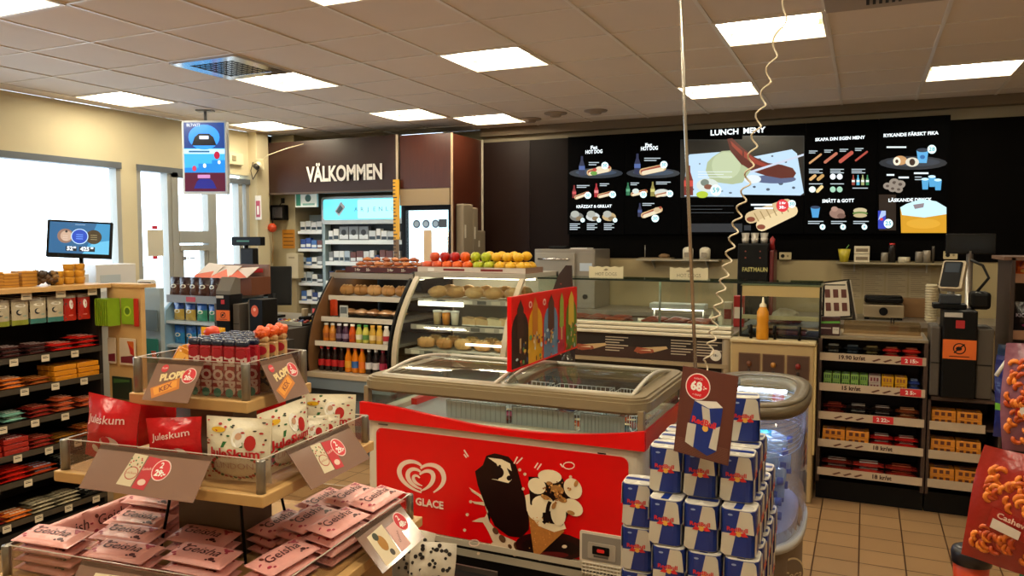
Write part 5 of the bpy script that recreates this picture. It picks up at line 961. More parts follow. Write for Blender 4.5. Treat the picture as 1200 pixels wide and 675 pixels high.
for i, (x, r, h, c, n) in enumerate(((.16, .03, .09, '#9a9284', 'metal jar'), (.22, .03, .16, '#1a1412', 'black tall jar with red lid'), (.32, .05, .05, '#c8bda4', 'low cream bowl'), (.44, .033, .10, '#8f867a', 'steel jar'), (.50, .033, .11, '#a09688', 'taller steel jar'), (.55, .012, .15, '#4a4238', 'thin upright tool'))):
    m = MB().lathe([(0, 0), (r, 0), (r, h * .85), (r * .9, h), (0, h)], mat(c, .35, .3 if 'steel' in n or 'metal' in n else 0), 14)
    if 'red' in n: m.lathe([(r * .8, h), (r * .8, h + .015), (0, h + .015)], mat('#b01818', .4), 12)
    m.build('jar', None, f'{n} on the spice shelf under the right menus', 'jar', loc=(x, 7.84, 1.391))
for i in range(4):
    m = MB(UP).rrect(0, 0, .175, .30, .002, 0, .003, mat('#a8997a', .6))
    for j in range(14): m.box((.015, .02 + .018 * j, .003), (.16 - .03 * (j % 3), .023 + .018 * j, .0035), mat('#6a5c44', .6))
    m.build('wall_paper', None, f'typed paper sheet on the wall under the spice shelf, {ORD[i]} from left', 'paper', 'paper sheets on the wall', loc=(-.20 + .19 * i, 7.945, 1.04))
for i, (px, py) in enumerate(((920, 300), (1114, 299))):
    x, z_ = at(px, py, 7.9); MB(UP).rrect(-.055, -.035, .055, .035, .006, 0, .03, mat('#c8b890', .4)).disc(-.022, 0, .018, .03, .032, DARK, 14).disc(.024, 0, .010, .03, .034, mat('#8a7a58', .5), 10).build('wall_socket', None, f'cream wall socket with black plug, {["left","right"][i]} end of the menus', 'socket', 'wall sockets', loc=(x, 7.939, z_))
t = thing('menu_binder', 'open black menu binder standing on the back counter', 'binder', (-.215, 7.34, .901), (0, 0, 20))
A_ = RX(-14); MB(A_ @ UP).prism([(-.13, .0), (.13, .02), (.13, .36), (-.13, .33)], -.012, 0, BLACK).build('cover', t)
m = MB(A_ @ UP).prism([(-.12, .015), (.115, .03), (.115, .345), (-.12, .315)], .0005, .0015, mat('#c8bca8', .6))
for r in range(2):
    for c in range(3): m.rrect(-.09 + .07 * c, .07 + .12 * r, -.045 + .07 * c, .145 + .12 * r, .004, .002, .003, mat('#5a2a20', .5))
m.box((-.09, .30, .002), (.09, .31, .003), DARK); m.build('page', t)
for k_ in range(3): MB(T(.135 + .012 * k_, .0 + .02 * k_, 0) @ RZ(25) @ A_ @ UP).prism([(0, 0), (.035, 0), (.035, .35), (0, .34)], 0, .002, mat(('#2a2420', '#c8bca8', '#b8ac98')[k_], .6)).build('loose_page', t)
MB().box((-.14, -.07, 0), (.14, .02, .004), BLACK).build('stand_foot', t)
t = thing('panini_grill', 'steel contact grill with black lid on the back counter', 'grill', (.155, 7.42, .901)); MB().box((-.16, 0, .02), (.16, .3, .13), mat('#a8977a', .35, .5), .008).build('body', t); MB().box((-.155, .01, .145), (.155, .3, .20), DARK, .02).build('lid', t); MB().tube([(-.14, .0, .17), (-.14, -.05, .20), (.14, -.05, .20), (.14, 0, .17)], .01, BLACK).build('handle', t); MB(UP).disc(0, .075, .035, 0, .015, BLACK).build('dial', t)
for x in (-.13, .13): MB().box((x - .02, .02, 0), (x + .02, .28, .02), BLACK).build('foot', t)
t = thing('cup_tower', 'tall stack of white paper cups on the back counter', 'cups', (.52, 7.45, .901)); m = MB()
for i in range(14): m.lathe([(.036, .0), (.047, .016), (.049, .022), (.046, .024)], mat('#cdbf9e', .5), 16, T(0, 0, .022 * i))
m.lathe([(0, 0), (.036, 0), (.04, .32), (0, .32)], mat('#cdbf9e', .5), 16); m.build('cup_column', t)
MB().box((-.15, -.08, 0), (.15, .08, .17), mat('#7c5a34', .6), .004).build('cardboard_carton', None, 'brown carton behind the contact grill on the counter', 'box', loc=(.40, 7.82, .901)); MB().tube([(.0, 0, .3), (.02, 0, .2), (.0, -.02, .1), (-.06, -.03, .03), (-.16, -.03, .01)], .004, BLACK).build('black_cable', None, 'thin black cable hanging down the wall beside the cups', 'cable', loc=(.60, 7.90, .905))
# =============== TIERED CANDY DISPLAY ===============
DM = T(-1.6125, 1.595, 0) @ RZ(6)
def D(x, y, z): v = DM @ Vector((x, y, z)); return (v.x, v.y, v.z)
t = thing('candy_display', 'three tiered birch display stand of sweets in the left foreground', 'display stand', (-1.6125, 1.595, 0), (0, 0, 6))
def slab(w2, d2, z, th=.028): return MB().box((-w2, -d2, z - th), (w2, d2, z), BIRCH, .003)
slab(.430, .372, .745).build('lower_shelf', t); slab(.3225, .266, 1.0).build('middle_shelf', t); slab(.190, .143, 1.19, .03).build('top_shelf', t)
MB().box((-.36, -.30, 0), (.36, .30, .70), mat('#a8865a', .5, 0, .1, 3)).build('cabinet', t)
MB().box((-.10, -.07, .745), (.10, .07, .972), mat('#6a5c4e', .5)).box((-.07, -.05, 1.0), (.07, .05, 1.16), mat('#6a5c4e', .5)).build('core', t)
for x, y in ((.14, -.1), (.14, .1), (-.14, -.1)): MB().rod((x, y, .746), (x * .75, y * .75, .97), .004, BLACK).build('brace', t)
ACR = glass('#f2eeea', .12, None, .02, '#b8a898')
POST = mat('#8d8880', .3, .7)
for (w2, d2, z0, z1, nm) in ((.402, .345, .745, .822, 'lower'), (.305, .248, 1.0, 1.08, 'middle'), (.175, .128, 1.19, 1.285, 'top')):
    m = MB()
    for a, b in (((-w2, -d2), (w2, -d2 + .003)), ((-w2, d2 - .003), (w2, d2)), ((-w2, -d2 + .003), (-w2 + .003, d2 - .003)), ((w2 - .003, -d2 + .003), (w2, d2 - .003))): m.box((*a, z0), (*b, z1), ACR)
    for a, b in (((-w2, -d2), (w2, -d2 + .003)), ((-w2, d2 - .003), (w2, d2)), ((-w2, -d2), (-w2 + .003, d2)), ((w2 - .003, -d2), (w2, d2))): m.box((a[0], a[1], z1), (b[0], b[1], z1 + .0015), mat('#c8bfb2', .2))
    m.build('clear_wall', t, 'clear acrylic edge wall')
    for sx in (-1, 1):
        for sy in (-1, 1): MB(T(sx * (w2 - .002), sy * (d2 - .002), 0)).lathe([(0, z0), (.0115, z0), (.0115, z1 - .002), (.010, z1), (0, z1)], POST, 14).build('corner_post', t)
# price cards hung on the acrylic walls
CARD = mat('#86685a', .12, 0, .06, 3, 0, .8, .6); PRED = mat('#c8202a', .4)
def pcard(lab, x, y, z, yaw, w_, h_, tilt, art):
    o = thing('price_card', lab, 'price card', D(x, y, z), (0, 0, 6 + yaw), 'price cards on the candy display')
    A_ = RX(-tilt) @ UP
    MB(A_).prism([(-w_/2, -h_), (w_/2, -h_), (w_/2, 0), (-w_/2, 0)], 0, .002, CARD).build('card', o)
    MB(A_).box((-w_/2, -.012, .002), (w_/2, .0, .0035), ACR).build('hook', o)
    m = MB(A_ @ T(0, 0, .002)); art(m, w_, h_); m.build('card_print', o); return o
def circ(m, x, y, r, a, b): m.disc(x, y, r, .0006, .0009, mat('#e8c8c0', .4), 24).disc(x, y, r * .9, .0009, .0012, PRED, 24).text(a, x - r*.1, y + r*.42, r * .75, WHITE, z=.0014, bold=.03).text(b, x + r*.05, y - r*.30, r * .78, WHITE, z=.0014, bold=.05)
def art1(m, w, h):
    m.prism([(-.055, -h*.12), (-.012, -h*.14), (-.022, -h*.84), (-.068, -h*.82)], .0004, .0006, mat('#cbbc9c', .5)).disc(-.038, -h*.55, .02, .0006, .0008, mat('#a83a34', .5), 18, .017).disc(-.038, -h*.55, .0175, .0008, .001, mat('#cbbc9c', .5), 18, .0145).text('JuleSkum', -.038, -h*.55, .009, mat('#a83a34', .5), z=.0012)
    for i in range(14): m.disc(-.038 + .018 * math.sin(i * 2.4), -h*(.2 + .018 * i), .0025, .0006, .0008, mat(('#3a6a3a', '#a83a34')[i % 2], .5), 6)
    m.prism([(-.008, -h*.15), (.032, -h*.18), (.02, -h*.88), (-.018, -h*.86)], .0004, .0006, mat('#b8202a', .5)).text('Geleskum', .008, -h*.42, .010, mat('#e8c8b8', .5), z=.0008, rot=8).disc(.004, -h*.72, .012, .0006, .0009, mat('#d8b8a8', .5), 14, .008); circ(m, .045, -h*.42, .027, '2', '29:-')
def artp(m, w, h):
    m.disc(-w*.28, -h*.22, .011, .0006, .0009, PRED, 16).text('KUPP', -w*.28, -h*.22, .007, WHITE, z=.0012).text('PLOPP', -w*.05, -h*.40, .026, mat('#e0c890', .4), z=.001, bold=.06, rot=12)
    m.prism([(-w*.42, -h*.72), (w*.12, -h*.42), (w*.2, -h*.68), (-w*.30, -h*.96)], .0004, .0006, mat('#c8741a', .4)).prism([(-w*.36, -h*.72), (w*.08, -h*.48), (w*.13, -h*.64), (-w*.27, -h*.88)], .0006, .0008, mat('#e0952a', .4)).text('KEX', -w*.1, -h*.68, .02, mat('#8a3a12', .4), z=.001, rot=28, bold=.03); circ(m, w*.3, -h*.36, w*.15, '2', '20:-')
def artg(m, w, h):
    m.prism([(-w*.36, -h*.2), (-w*.02, -h*.16), (-w*.04, -h*.92), (-w*.38, -h*.94)], .0004, .0006, mat('#d8c8a8', .4)).disc(-w*.2, -h*.5, .018, .0006, .0008, mat('#a8742a', .5), 14, .024).disc(-w*.24, -h*.3, .012, .0006, .0009, mat('#3a4030', .5), 12).disc(-w*.15, -h*.78, .010, .0006, .0009, mat('#4a4238', .5), 12).prism([(w*.0, -h*.28), (w*.22, -h*.26), (w*.2, -h*.9), (-w*.02, -h*.92)], .0004, .0006, mat('#d8a8a0', .4)).text('Geisha', w*.1, -h*.6, .014, mat('#6a3028', .4), z=.001, rot=60); circ(m, w*.3, -h*.36, .03, '2', '48:-')
pcard('wide price card 2 for 29 on the middle tier, facing front', .0, -.252, 1.078, 0, .345, .115, 38, art1)
pcard('price card 2 for 29 on the middle tier, facing right with glare', .309, -.01, 1.078, 90, .29, .115, 38, art1)
pcard('price card 2 for 48 on the lower tier, facing right', .405, .13, .820, 90, .26, .125, 42, artg)
pcard('price card on the lowest front edge, cut off by the bottom of view', .06, -.348, .820, 0, .40, .12, 38, artg)
pcard('small price card 2 for 20 on the top tier, facing front left', -.02, -.132, 1.283, 0, .145, .115, 34, artp)
pcard('small brown price card 2 for 20 on the top tier, facing right', .18, -.01, 1.283, 90, .14, .12, 28, artp)
# pink chocolate bars
PK = film('#e6a49c', .3, 30, .25); PKD = mat('#4a1a1e', .45); PKM = mat('#b03a50', .4)
def geisha():
    m = MB().pillow(.186, .084, .021, PK, 22, 12, vert=False, crimp=.06, pw=(.16, .14)); m.zf = bagz(.186, .084, .021, .06, False, pw=(.16, .14))
    m.text('Geisha', -.005, .004, .040, PKD, z=.0014, shear=.25, sx=1.1, bold=.004)
    m.disc(-.058, .02, .006, .0008, .0012, mat('#6a3020', .5), 10)
    for x, y, r, c in ((.062, .022, .009, PKM), (.052, .027, .005, PKM), (.072, .027, .005, PKM), (.066, .013, .005, PKM), (.048, -.02, .009, PKD), (.036, -.025, .004, PKD), (.06, -.025, .005, PKD), (-.072, -.018, .007, PKM), (-.062, -.026, .005, PKM), (-.078, .005, .004, PKM)): m.disc(x, y, r, .0006, .001, c, 6, r * .7)
    return m.mesh('chocolate_bar')
gm = geisha(); gcount = [0]
def gb(x, y, z, yaw, tx=0, ty=0, lab=''):
    o = bpy.data.objects.new('chocolate_bar', gm); COL.objects.link(o); o.matrix_world = T(*D(x, y, z)) @ RZ(6 + yaw) @ RX(tx) @ RY(ty); tag(o, lab, 'chocolate bar', 'pink chocolate bars on the display')
lev = ['bottom', 'second', 'third', 'fourth', 'top']
def gstack(x, y, n, yaw, name, tx=9, z0=.764, dx=.0, dy=.0):
    for k in range(n): gb(x + dx * k + random.uniform(-.003, .003), y + dy * k + random.uniform(-.002, .002), z0 + .0246 * k, yaw + random.uniform(-1.5, 1.5), tx, 0, f'pink ribbon-print chocolate bar, {name} pile, {"topmost" if k == n-1 else lev[k]}')
random.seed(21)
for i, (x, y, n) in enumerate([(-.262, .02, 4), (-.235, -.075, 3), (-.18, -.168, 3), (-.10, -.262, 3), (-.30, -.292, 4)]): gstack(x, y, n, 0, f'front left {ORD[i]}')
for i, (x, y, n) in enumerate([(.022, -.12, 3), (.105, -.222, 3)]): gstack(x, y, n, -2, f'front middle {ORD[i]}')
for i, (x, y, n) in enumerate([(.165, .235, 3), (.255, .235, 4), (.345, .235, 4), (.16, .03, 3), (.25, .03, 4), (.34, .03, 4)]): gstack(x, y, n, 88, f'right side {ORD[i]}')
gstack(.30, -.165, 3, 86, 'front right corner')
for k in range(3): gb(-.376 + .010 * k, -.16 + .12 * k, .795, 90, 70, 0, f'pink chocolate bar tipped on edge along the left wall, {ORD[k]} from front')
gstack(-.24, .25, 3, 5, 'back left')
# bags on the middle shelf
def skum(kind):
    if kind == 'white':
        W_ = film('#dcd2b8', .3, 22, .35); m = MB().pillow(.185, .20, .06, W_, 14, 16, rnd=.08, seed=4, pinch=.03); m.zf = bagz(.185, .20, .06, .06, True, .08, 4)
        rg_ = random.Random(2); e = .0012
        for i in range(60):
            x, y = rg_.uniform(-.088, .088), rg_.uniform(-.095, .095)
            if abs(x) < .06 and -.085 < y < .04: continue
            m.disc(x, y, rg_.uniform(.003, .007), e, e + .0002, mat(rg_.choice(['#b02420', '#1d5a2c', '#b02420', '#2a2018']), .4), 7, rg_.uniform(.0015, .004))
        m.disc(-.05, .062, .021, e, e + .0003, mat('#d8a81e', .4), 16, .0085).disc(.012, .042, .019, e, e + .0003, mat('#e8e4d8', .4), 14, .030).disc(.043, .026, .015, e, e + .0003, mat('#b82420', .4), 12, .024).prism([(-.035, .010), (.025, .012), (.025, .028), (-.030, .028)], e + .0004, e + .0006, mat('#2a6a34', .4)).disc(.012, .046, .009, e + .0004, e + .0006, mat('#c89a7a', .4), 10, .011)
        m.text('JuleSkum', 0, -.008, .038, PRED, z=e + .001, bold=.03).text('LINDON', 0, -.048, .028, mat('#b88a80', .4), z=e + .001, bold=-.01)
        for i in range(34): a = 2*math.pi*i/34; m.disc(.066 * math.cos(a), -.050 + .038 * math.sin(a), .005, e, e + .0003, mat(('#b02420', '#1d5a2c', '#b02420')[i % 3], .4), 7)
        return m.mesh('sweets_bag')
    W_ = film('#c01018', .25, 20, .5); m = MB().pillow(.17, .185, .065, W_, 12, 14, rnd=.1, seed=9, pinch=.05); m.zf = bagz(.17, .185, .065, .06, True, .1, 9); e = .0012
    m.text('Juleskum', .0, .035, .032, mat('#e0b8b0', .4), z=e + .001, bold=.01, rot=8).disc(.02, -.03, .028, e, e + .0003, mat('#d8b8a8', .4), 14, .022).disc(.012, -.02, .012, e + .0004, e + .0006, mat('#c8202a', .4), 10).disc(-.03, -.055, .012, e, e + .0003, mat('#e0d0c0', .4), 10)
    return m.mesh('sweets_bag')
wm_, rm_ = skum('white'), skum('red')
def bag(me, x, y, z, yaw, lean, roll, lab, s_=1):
    hs = .80; z = 1.006 + (.1 if me is wm_ else .0925) * s_ * hs + abs(math.sin(R_(roll))) * .085 * s_
    o = bpy.data.objects.new('sweets_bag', me); COL.objects.link(o); o.matrix_world = T(*D(x, y, z)) @ RZ(6 + yaw) @ RX(-lean) @ UP @ RZ(roll) @ S(s_, s_ * hs, s_); tag(o, lab, 'bag', 'bags of sweets on the middle tier')
bag(rm_, -.197, -.193, 1.112, -6, 2, -5, 'red foil sweets bag at the left end of the middle tier', 1.15)
bag(rm_, -.245, .01, 1.098, -88, 2, 4, 'red foil sweets bag facing left on the side of the middle tier', 1.0)
bag(rm_, .005, -.192, 1.096, 8, 3, 4, 'red foil sweets bag in the middle of the middle tier', .92)
bag(wm_, .202, -.195, 1.105, 5, 3, 0, 'large white sweets bag with red writing at the front corner', .98)
bag(wm_, .247, -.068, 1.103, 84, 3, 3, 'white sweets bag just behind the front corner bag, facing right', 1.0)
for i in range(3): bag(wm_, (.238, .236, .212)[i], (.055, .11, .196)[i], 1.103, (38, 42, 14)[i], 3, (4, -3, 0)[i], f'white sweets bag in the fanned row on the right side, {ORD[i]} from front', (.60, .60, .88)[i])
for i in range(2): bag(rm_, -.2 + .18 * i, .205, 1.098, 178, 3, 0, f'red sweets bag on the far back edge of the middle tier, {ORD[i]} from left', 1.0)
# tall bars standing on the top shelf
def tallbar(kind):
    body, topc, txt_, tc = {'maroon': ('#a01422', '#18223e', 'PLOPP', '#e0c4bc'), 'tan': ('#b89060', '#b89060', 'SPEX', '#2a1a14')}[kind]
    m = MB(); m.box((-.018, -.010, 0), (.018, .010, .133), film(body), .006).box((-.0185, -.0105, .131), (.0185, .0105, .150), film(topc), .007)
    m.text(txt_, .001, .056, .040, mat(tc, .4), z=.0105, bold=.05, rot=-90, sx=.86, M=UP).disc(0, .112, .015, .0102, .0108, mat('#a81828', .4), 12, .012, M=UP)
    if kind == 'maroon': m.disc(0, .010, .012, .0102, .0108, mat('#2a8a7a', .4), 8, M=UP)
    else: m.ball((0, 0, .158), (.021, .018, .018), film('#e0581a', .3, 60, 1), 10, 7, noise=.25, seed=3)
    return m.mesh('candy_stick')
tb = {k: tallbar(k) for k in ('maroon', 'tan')}
for j in range(5):
    for i in range(5):
        x, y = .0 + .0372 * i, -.104 + .040 * j
        kd = 'tan' if i == 4 and j > 1 else 'maroon'
        o = bpy.data.objects.new('candy_stick', tb[kd]); COL.objects.link(o); o.matrix_world = T(*D(x, y, 1.1925)) @ RZ(6 + (6 if kd == 'maroon' else 22) + random.uniform(-4, 4)); tag(o, f'{"maroon stick bar with navy top" if kd == "maroon" else "tan stick with crinkled orange top"}, top tier, {ORD[j]} row from front, {ORD[i]} from left', 'candy bar', 'stick bars on the top tier')
for i, (x, y, z, yaw, lean) in enumerate(((-.085, -.06, 1.245, -15, 25), (-.065, -.01, 1.272, -5, 14), (-.12, .05, 1.25, 10, 10))):
    m = MB(UP).box((-.045, -.055, -.012), (.045, .055, .012), film('#c87c14'), .003); m.prism([(-.035, -.042), (.035, -.042), (.035, .042), (-.035, .042)], .0122, .0127, mat('#d8981e', .4)).text('KEX', 0, 0, .034, mat('#8a3a12', .4), z=.0135, bold=.03, rot=60)
    m.build('biscuit_box', None, f'orange yellow biscuit pack leaning at the left of the top tier, {ORD[i]}', 'box', 'orange biscuit packs', loc=D(x, y, z), rot=(-lean, 12 * (1 - i), 6 + yaw))
MB(UP).pillow(.08, .09, .04, film('#d8a01c'), 7, 8, rnd=.2).ball((0, .03, 0), (.03, .02, .02), mat('#c83a1a', .4), 8, 6).build('sweet_pouch', None, 'yellow crumpled pouch sticking up behind the biscuit packs', 'pouch', loc=D(-.10, .085, 1.30), rot=(0, 0, 10))
# spotted bags below the display, on the floor side
for i, (x, y, z) in enumerate(((-1.40, 2.36, .30), (-1.53, 2.44, .30), (-1.66, 2.40, .30))):
    W_ = film('#b8ac98', .3, 20, .4); m = MB(UP).pillow(.17, .2, .07, W_, 9, 10, rnd=.15, seed=i)
    rg_ = random.Random(i)
    for k in range(50): x_, y_ = rg_.uniform(-.075, .075), rg_.uniform(-.09, .09); e = max(0, 1 - abs(y_)/.1)**.45 * max(0, 1 - abs(x_)/.085)**.5; m.disc(x_, y_, rg_.uniform(.004, .008), .035*e - .004, .035*e + .0025, mat('#1c1613', .5), 8)
    m.build('spotted_bag', None, f'cream bag with black spots beside the freezer base, {ORD[i]} from right', 'bag', 'spotted bags', loc=(x, y, z + .1), rot=(-20, 0, 15 - 20 * i))
t = thing('floor_bin', 'dark low bin holding the spotted bags beside the freezer', 'bin', (-1.53, 2.44, 0))
MB().box((-.26, -.17, 0), (.26, .17, .30), DARK).box((-.27, -.18, .28), (.27, -.17, .32), mat('#4a4038', .4)).box((-.27, .17, .28), (.27, .18, .32), mat('#4a4038', .4)).build('bin_body', t)
# =============== LEFT CANDY RACK ===============
RXF, RY0, RY1 = -4.0, 2.24, 3.06
t = thing('candy_rack', 'long dark candy rack with birch top along the left', 'rack', (0, 0, 0))
MB().box((-4.48, RY0, 0), (-4.44, RY1, 1.32), mat('#0e0b0a', .6)).build('back_panel', t); MB().box((-4.44, RY0, 0), (-4.02, RY1, .06), mat('#14100e', .6)).build('plinth', t)
MB().box((-4.50, RY0, 1.322), (-3.97, RY1 + .03, 1.345), BIRCH).build('top_board', t)
MB().box((-4.44, RY1 - .02, .06), (-4.02, RY1, 1.32), mat('#1a1411', .6)).build('end_panel', t)
TZ = [.985, .822, .645, .48, .335, .128]
for z in TZ:
    sh = MB().box((-4.44, RY0, z - .016), (RXF - .004, RY1 - .02, z - .004), mat('#191513', .5)).box((RXF - .004, RY0, z - .026), (RXF + .002, RY1 - .02, z + .004), mat('#3b352c', .4)).build('shelf', t)
    for j in range(4):
        y = 2.36 + .17 * j + .05 * ((TZ.index(z) * 7) % 3)
        MB(T(RXF + .002, y, z - .018) @ FX).rrect(-.022, -.022, .022, .014, .002, .0005, .002, mat('#cbbfa6', .5)).box((-.015, -.004, .002), (.015, .0, .0024), DARK).box((-.015, .004, .002), (.008, .006, .0024), DARK).build('price_ticket', sh)
for j in range(4): MB(T(RXF + .002, 2.42 + .19 * j, 1.306) @ FX).rrect(-.028, -.022, .028, .018, .002, .0005, .002, mat('#cbbfa6', .5)).box((-.02, -.006, .002), (.02, -.002, .0024), DARK).build('price_ticket', t)
def hookbar(y): return MB().rod((-4.44, y, 1.29), (RXF - .01, y, 1.29), .003, STEEL).build('hook', t)
def hbag(c1, c2, kind):
    m = MB(FX); w_, h_ = (.088, .135) if kind == 'w' else (.07, .14)
    m.pillow(w_, h_, .03, lambda u, v: film(c2) if v < .22 else (film(c1) if v < .93 else film('#9a8f80')), 7, 10, rnd=.15); m.zf = bagz(w_, h_, .03, .06, True, .15)
    if kind == 'w': m.disc(-.012, .0, .015, .0008, .0014, mat('#16202a', .4), 12).disc(-.007, .002, .011, .0016, .002, mat(c1, .4), 12).disc(.02, -.02, .012, .0008, .0012, mat('#8a9a8a', .4), 8, .006).disc(.0, .035, .03, .0008, .0012, mat('#e0dcd0', .4), 8, .008)
    else: m.disc(0, .02, .011, .0008, .0012, mat('#e0d8d0', .4), 10, .026).prism([(-.03, -.06), (-.03, .03), (-.022, .03), (-.022, -.06)], .0008, .0012, mat('#3a2a28', .4)).disc(.0, -.04, .015, .0008, .0012, mat('#d86a5a', .4), 8, .004)
    return m.mesh('hanging_bag')
hb = [hbag('#b4aa92', '#8a9438', 'w'), hbag('#b4aa92', '#3a7a78', 'w'), hbag('#a82018', '#b8281c', 'r')]
for i in range(8):
    y = 2.30 + .098 * i if i < 6 else 2.30 + .098 * 5 + .085 * (i - 5); k = 2 if i >= 6 else (0 if i < 4 else 1); hookbar(y)
    for j in range(2):
        o = bpy.data.objects.new('hanging_bag', hb[k]); COL.objects.link(o); o.location = (RXF - .032 - .05 * j, y, 1.218); o.rotation_euler = (0, 0, R_(random.uniform(-4, 4))); tag(o, f'{["silver and green","silver and teal","red"][k]} bag hanging at the rack top, {ORD[i]} hook, {["front","second"][j]} on the hook', 'bag', 'bags hanging at the rack top')
y = 3.0; hookbar(y)
def cbar(c, c2, kind):
    w_, d_, h_ = {'bar': (.135, .036, .018), 'flow': (.15, .042, .022), 'box': (.13, .045, .026), 'roll': (.12, .03, .026)}[kind]
    m = MB(RZ(90))
    if kind == 'box': m.box((-w_/2, -d_/2, -h_/2), (w_/2, d_/2, h_/2), film(c), .003)
    else: m.pillow(w_, d_, h_, film(c), 9, 5, vert=False, crimp=.08)
    z = h_/2 + .0009
    m.prism([(-w_*.3, -d_*.2), (w_*.3, -d_*.25), (w_*.32, d_*.2), (-w_*.28, d_*.25)], z - .0008, z, mat(c2, .4))
    for q in (-1, 1): m.box((-w_*.3, q * d_/2 * .8 - .0006, -h_*.15), (w_*.3, q * d_/2 * .8 + .0006, h_*.22), mat(c2, .4)) if kind == 'box' else None
    for q in range(4): m.box((-w_*.24 + w_*.13*q, -d_*.12, z), (-w_*.24 + w_*.13*q + w_*.06, d_*.12, z + .0004), mat(c, .4))
    return m.mesh('candy_pack')
PAL = {'dark brown': ('#401c1a', '#a89490', 'bar'), 'red': ('#c01a12', '#d0a090', 'flow'), 'orange white': ('#d06a24', '#ecd4b4', 'bar'), 'orange brown': ('#96481c', '#dc9848', 'bar'), 'amber': ('#d0861c', '#8a4014', 'box'), 'teal': ('#6a9a88', '#c8d0c0', 'roll'), 'red brown': ('#8a241a', '#c87458', 'bar'), 'rust': ('#b8502a', '#e0a88c', 'roll'), 'red dotted': ('#9a2018', '#dcb4b0', 'box'), 'gold brown': ('#8a5a1c', '#3a1a0e', 'bar'), 'blue white': ('#a03818', '#b8c0d8', 'flow'), 'cream': ('#a89c80', '#5a4a34', 'bar'), 'black white': ('#1c1a18', '#a8a498', 'bar'), 'bright red': ('#b01a10', '#d83a20', 'flow')}
tiers_ = [['dark brown', 'dark brown', 'dark brown', 'red', 'red'], ['orange white', 'orange white', 'orange brown', 'amber', 'amber'], ['rust', 'teal', 'red brown', 'rust', 'rust'], ['red dotted', 'red dotted', 'red brown', 'gold brown', 'orange brown'], ['bright red', 'bright red', 'blue white', 'black white', 'black white'], ['red brown', 'orange white', 'cream', 'cream', 'black white']]
cm_ = {k: cbar(*v) for k, v in PAL.items()}
tn = ['second', 'third', 'fourth', 'fifth', 'sixth', 'lowest']
LV = ['bottom', 'middle', 'topmost']
for ti, z in enumerate(TZ):
    for pi, c in enumerate(tiers_[ti]):
        n_l = 3 if (ti + pi) % 3 else 2; y = 2.395 + .1425 * pi
        hh = {'bar': .018, 'flow': .022, 'box': .027, 'roll': .026}[PAL[c][2]] + .0022; dd = {'bar': .036, 'flow': .042, 'box': .045, 'roll': .03}[PAL[c][2]] + .003
        for r in range(3):
            for l in range(n_l):
                o = bpy.data.objects.new('candy_pack', cm_[c]); COL.objects.link(o); o.location = (RXF - .032 - dd * r - .003 * l, y + random.uniform(-.004, .004), z - .003 + hh * (l + .5)); o.rotation_euler = (0, 0, R_(random.uniform(-2, 2)))
                tag(o, f'{c} candy pack, {tn[ti]} shelf of the left rack, {ORD[pi]} pile, {LV[l + (1 if n_l == 2 and l else 0)]}, {["front","middle","back"][r]} row', 'candy', f'candy packs on the {tn[ti]} shelf')
# birch end panel with hanging packs
t = thing('end_board', 'birch end board with hooked packs at the end of rack', 'board', (0, 0, 0))
MB().box((-4.02, 3.10, 0), (-3.745, 3.13, 1.34), BIRCH).build('panel', t); MB().box((-4.03, 3.095, 1.325), (-3.735, 3.20, 1.345), BIRCH).build('top_board', t)
MB().box((-4.2, 3.41, 0), (-3.95, 3.44, 1.30), mat('#8fa0a8', .5)).build('rear_board', t, 'grey blue rear board')
def hang(name, lab, cat, grp, x, z, w_, h_, m_, n=1, dy=.006, y=3.09, art=None, ph=None):
    for k in range(n):
        m = MB(UP).rrect(-w_/2, -h_/2, w_/2, h_/2, .004, -.004, 0, m_)
        if art: art(m, w_, h_)
        m.build(name, None, lab + (f', {ORD[k]} from the front' if n > 1 else ''), cat, grp, loc=(x, y - .006 - dy * (n - 1 - k), z))
        
G = mat('#7c9a1e', .4, 0, .1, 20)
for i in range(7): MB(FX).rrect(-.045, -.078, .035, .078, .006, -.003, .003, G).build('green_pack', None, f'lime green hanging pack on the birch board, {ORD[i]} from left', 'pack', 'lime green packs', loc=(-4.0 + .017 * i, 3.05, 1.185), rot=(0, 0, 0))
hang('green_pack', 'lime green pack turned flat to the front on the birch board', 'pack', 'lime green packs', -3.835, 1.19, .10, .15, G, art=lambda m, w, h: m.disc(0, .0, .03, 0, .001, mat('#a8c03a', .4), 16).disc(.0, -.0, .02, .001, .0015, mat('#4a6a1a', .4), 16))
hang('red_pack', 'red hanging pack beside the lime green ones', 'pack', None, -3.765, 1.185, .035, .16, mat('#b02418', .4))
hang('booklet', 'white and maroon booklet hanging on the birch board, left one', 'booklet', 'booklets', -3.975, .955, .065, .15, mat('#c8b8a0', .5), art=lambda m, w, h: m.prism([(-w*.42, -h*.42), (w*.42, -h*.42), (w*.42, -h*.1), (-w*.42, -h*.15)], 0, .001, mat('#6a1828', .5)))
hang('booklet', 'white and maroon booklet hanging on the birch board, right one', 'booklet', 'booklets', -3.845, .955, .13, .155, mat('#c8b8a0', .5), art=lambda m, w, h: m.prism([(-w*.42, -h*.42), (w*.42, -h*.42), (w*.42, -h*.12), (-w*.42, -h*.2)], 0, .001, mat('#6a1828', .5)).prism([(w*.0, h*.4), (w*.42, h*.4), (w*.42, -h*.1), (w*.2, -h*.02)], .001, .0015, mat('#b85a1c', .5)).prism([(w*.1, h*.3), (w*.42, h*.1), (w*.42, -.02), (w*.2, -.01)], .0015, .002, mat('#a8201c', .5)))
hang('dark_pack', 'dark green hanging pack low on the birch board', 'pack', None, -3.90, .74, .16, .13, mat('#1c2a1c', .4), art=lambda m, w, h: m.prism([(-w*.4, h*.2), (w*.4, h*.3), (w*.4, h*.4), (-w*.4, h*.4)], 0, .001, mat('#3a5a2a', .5)))
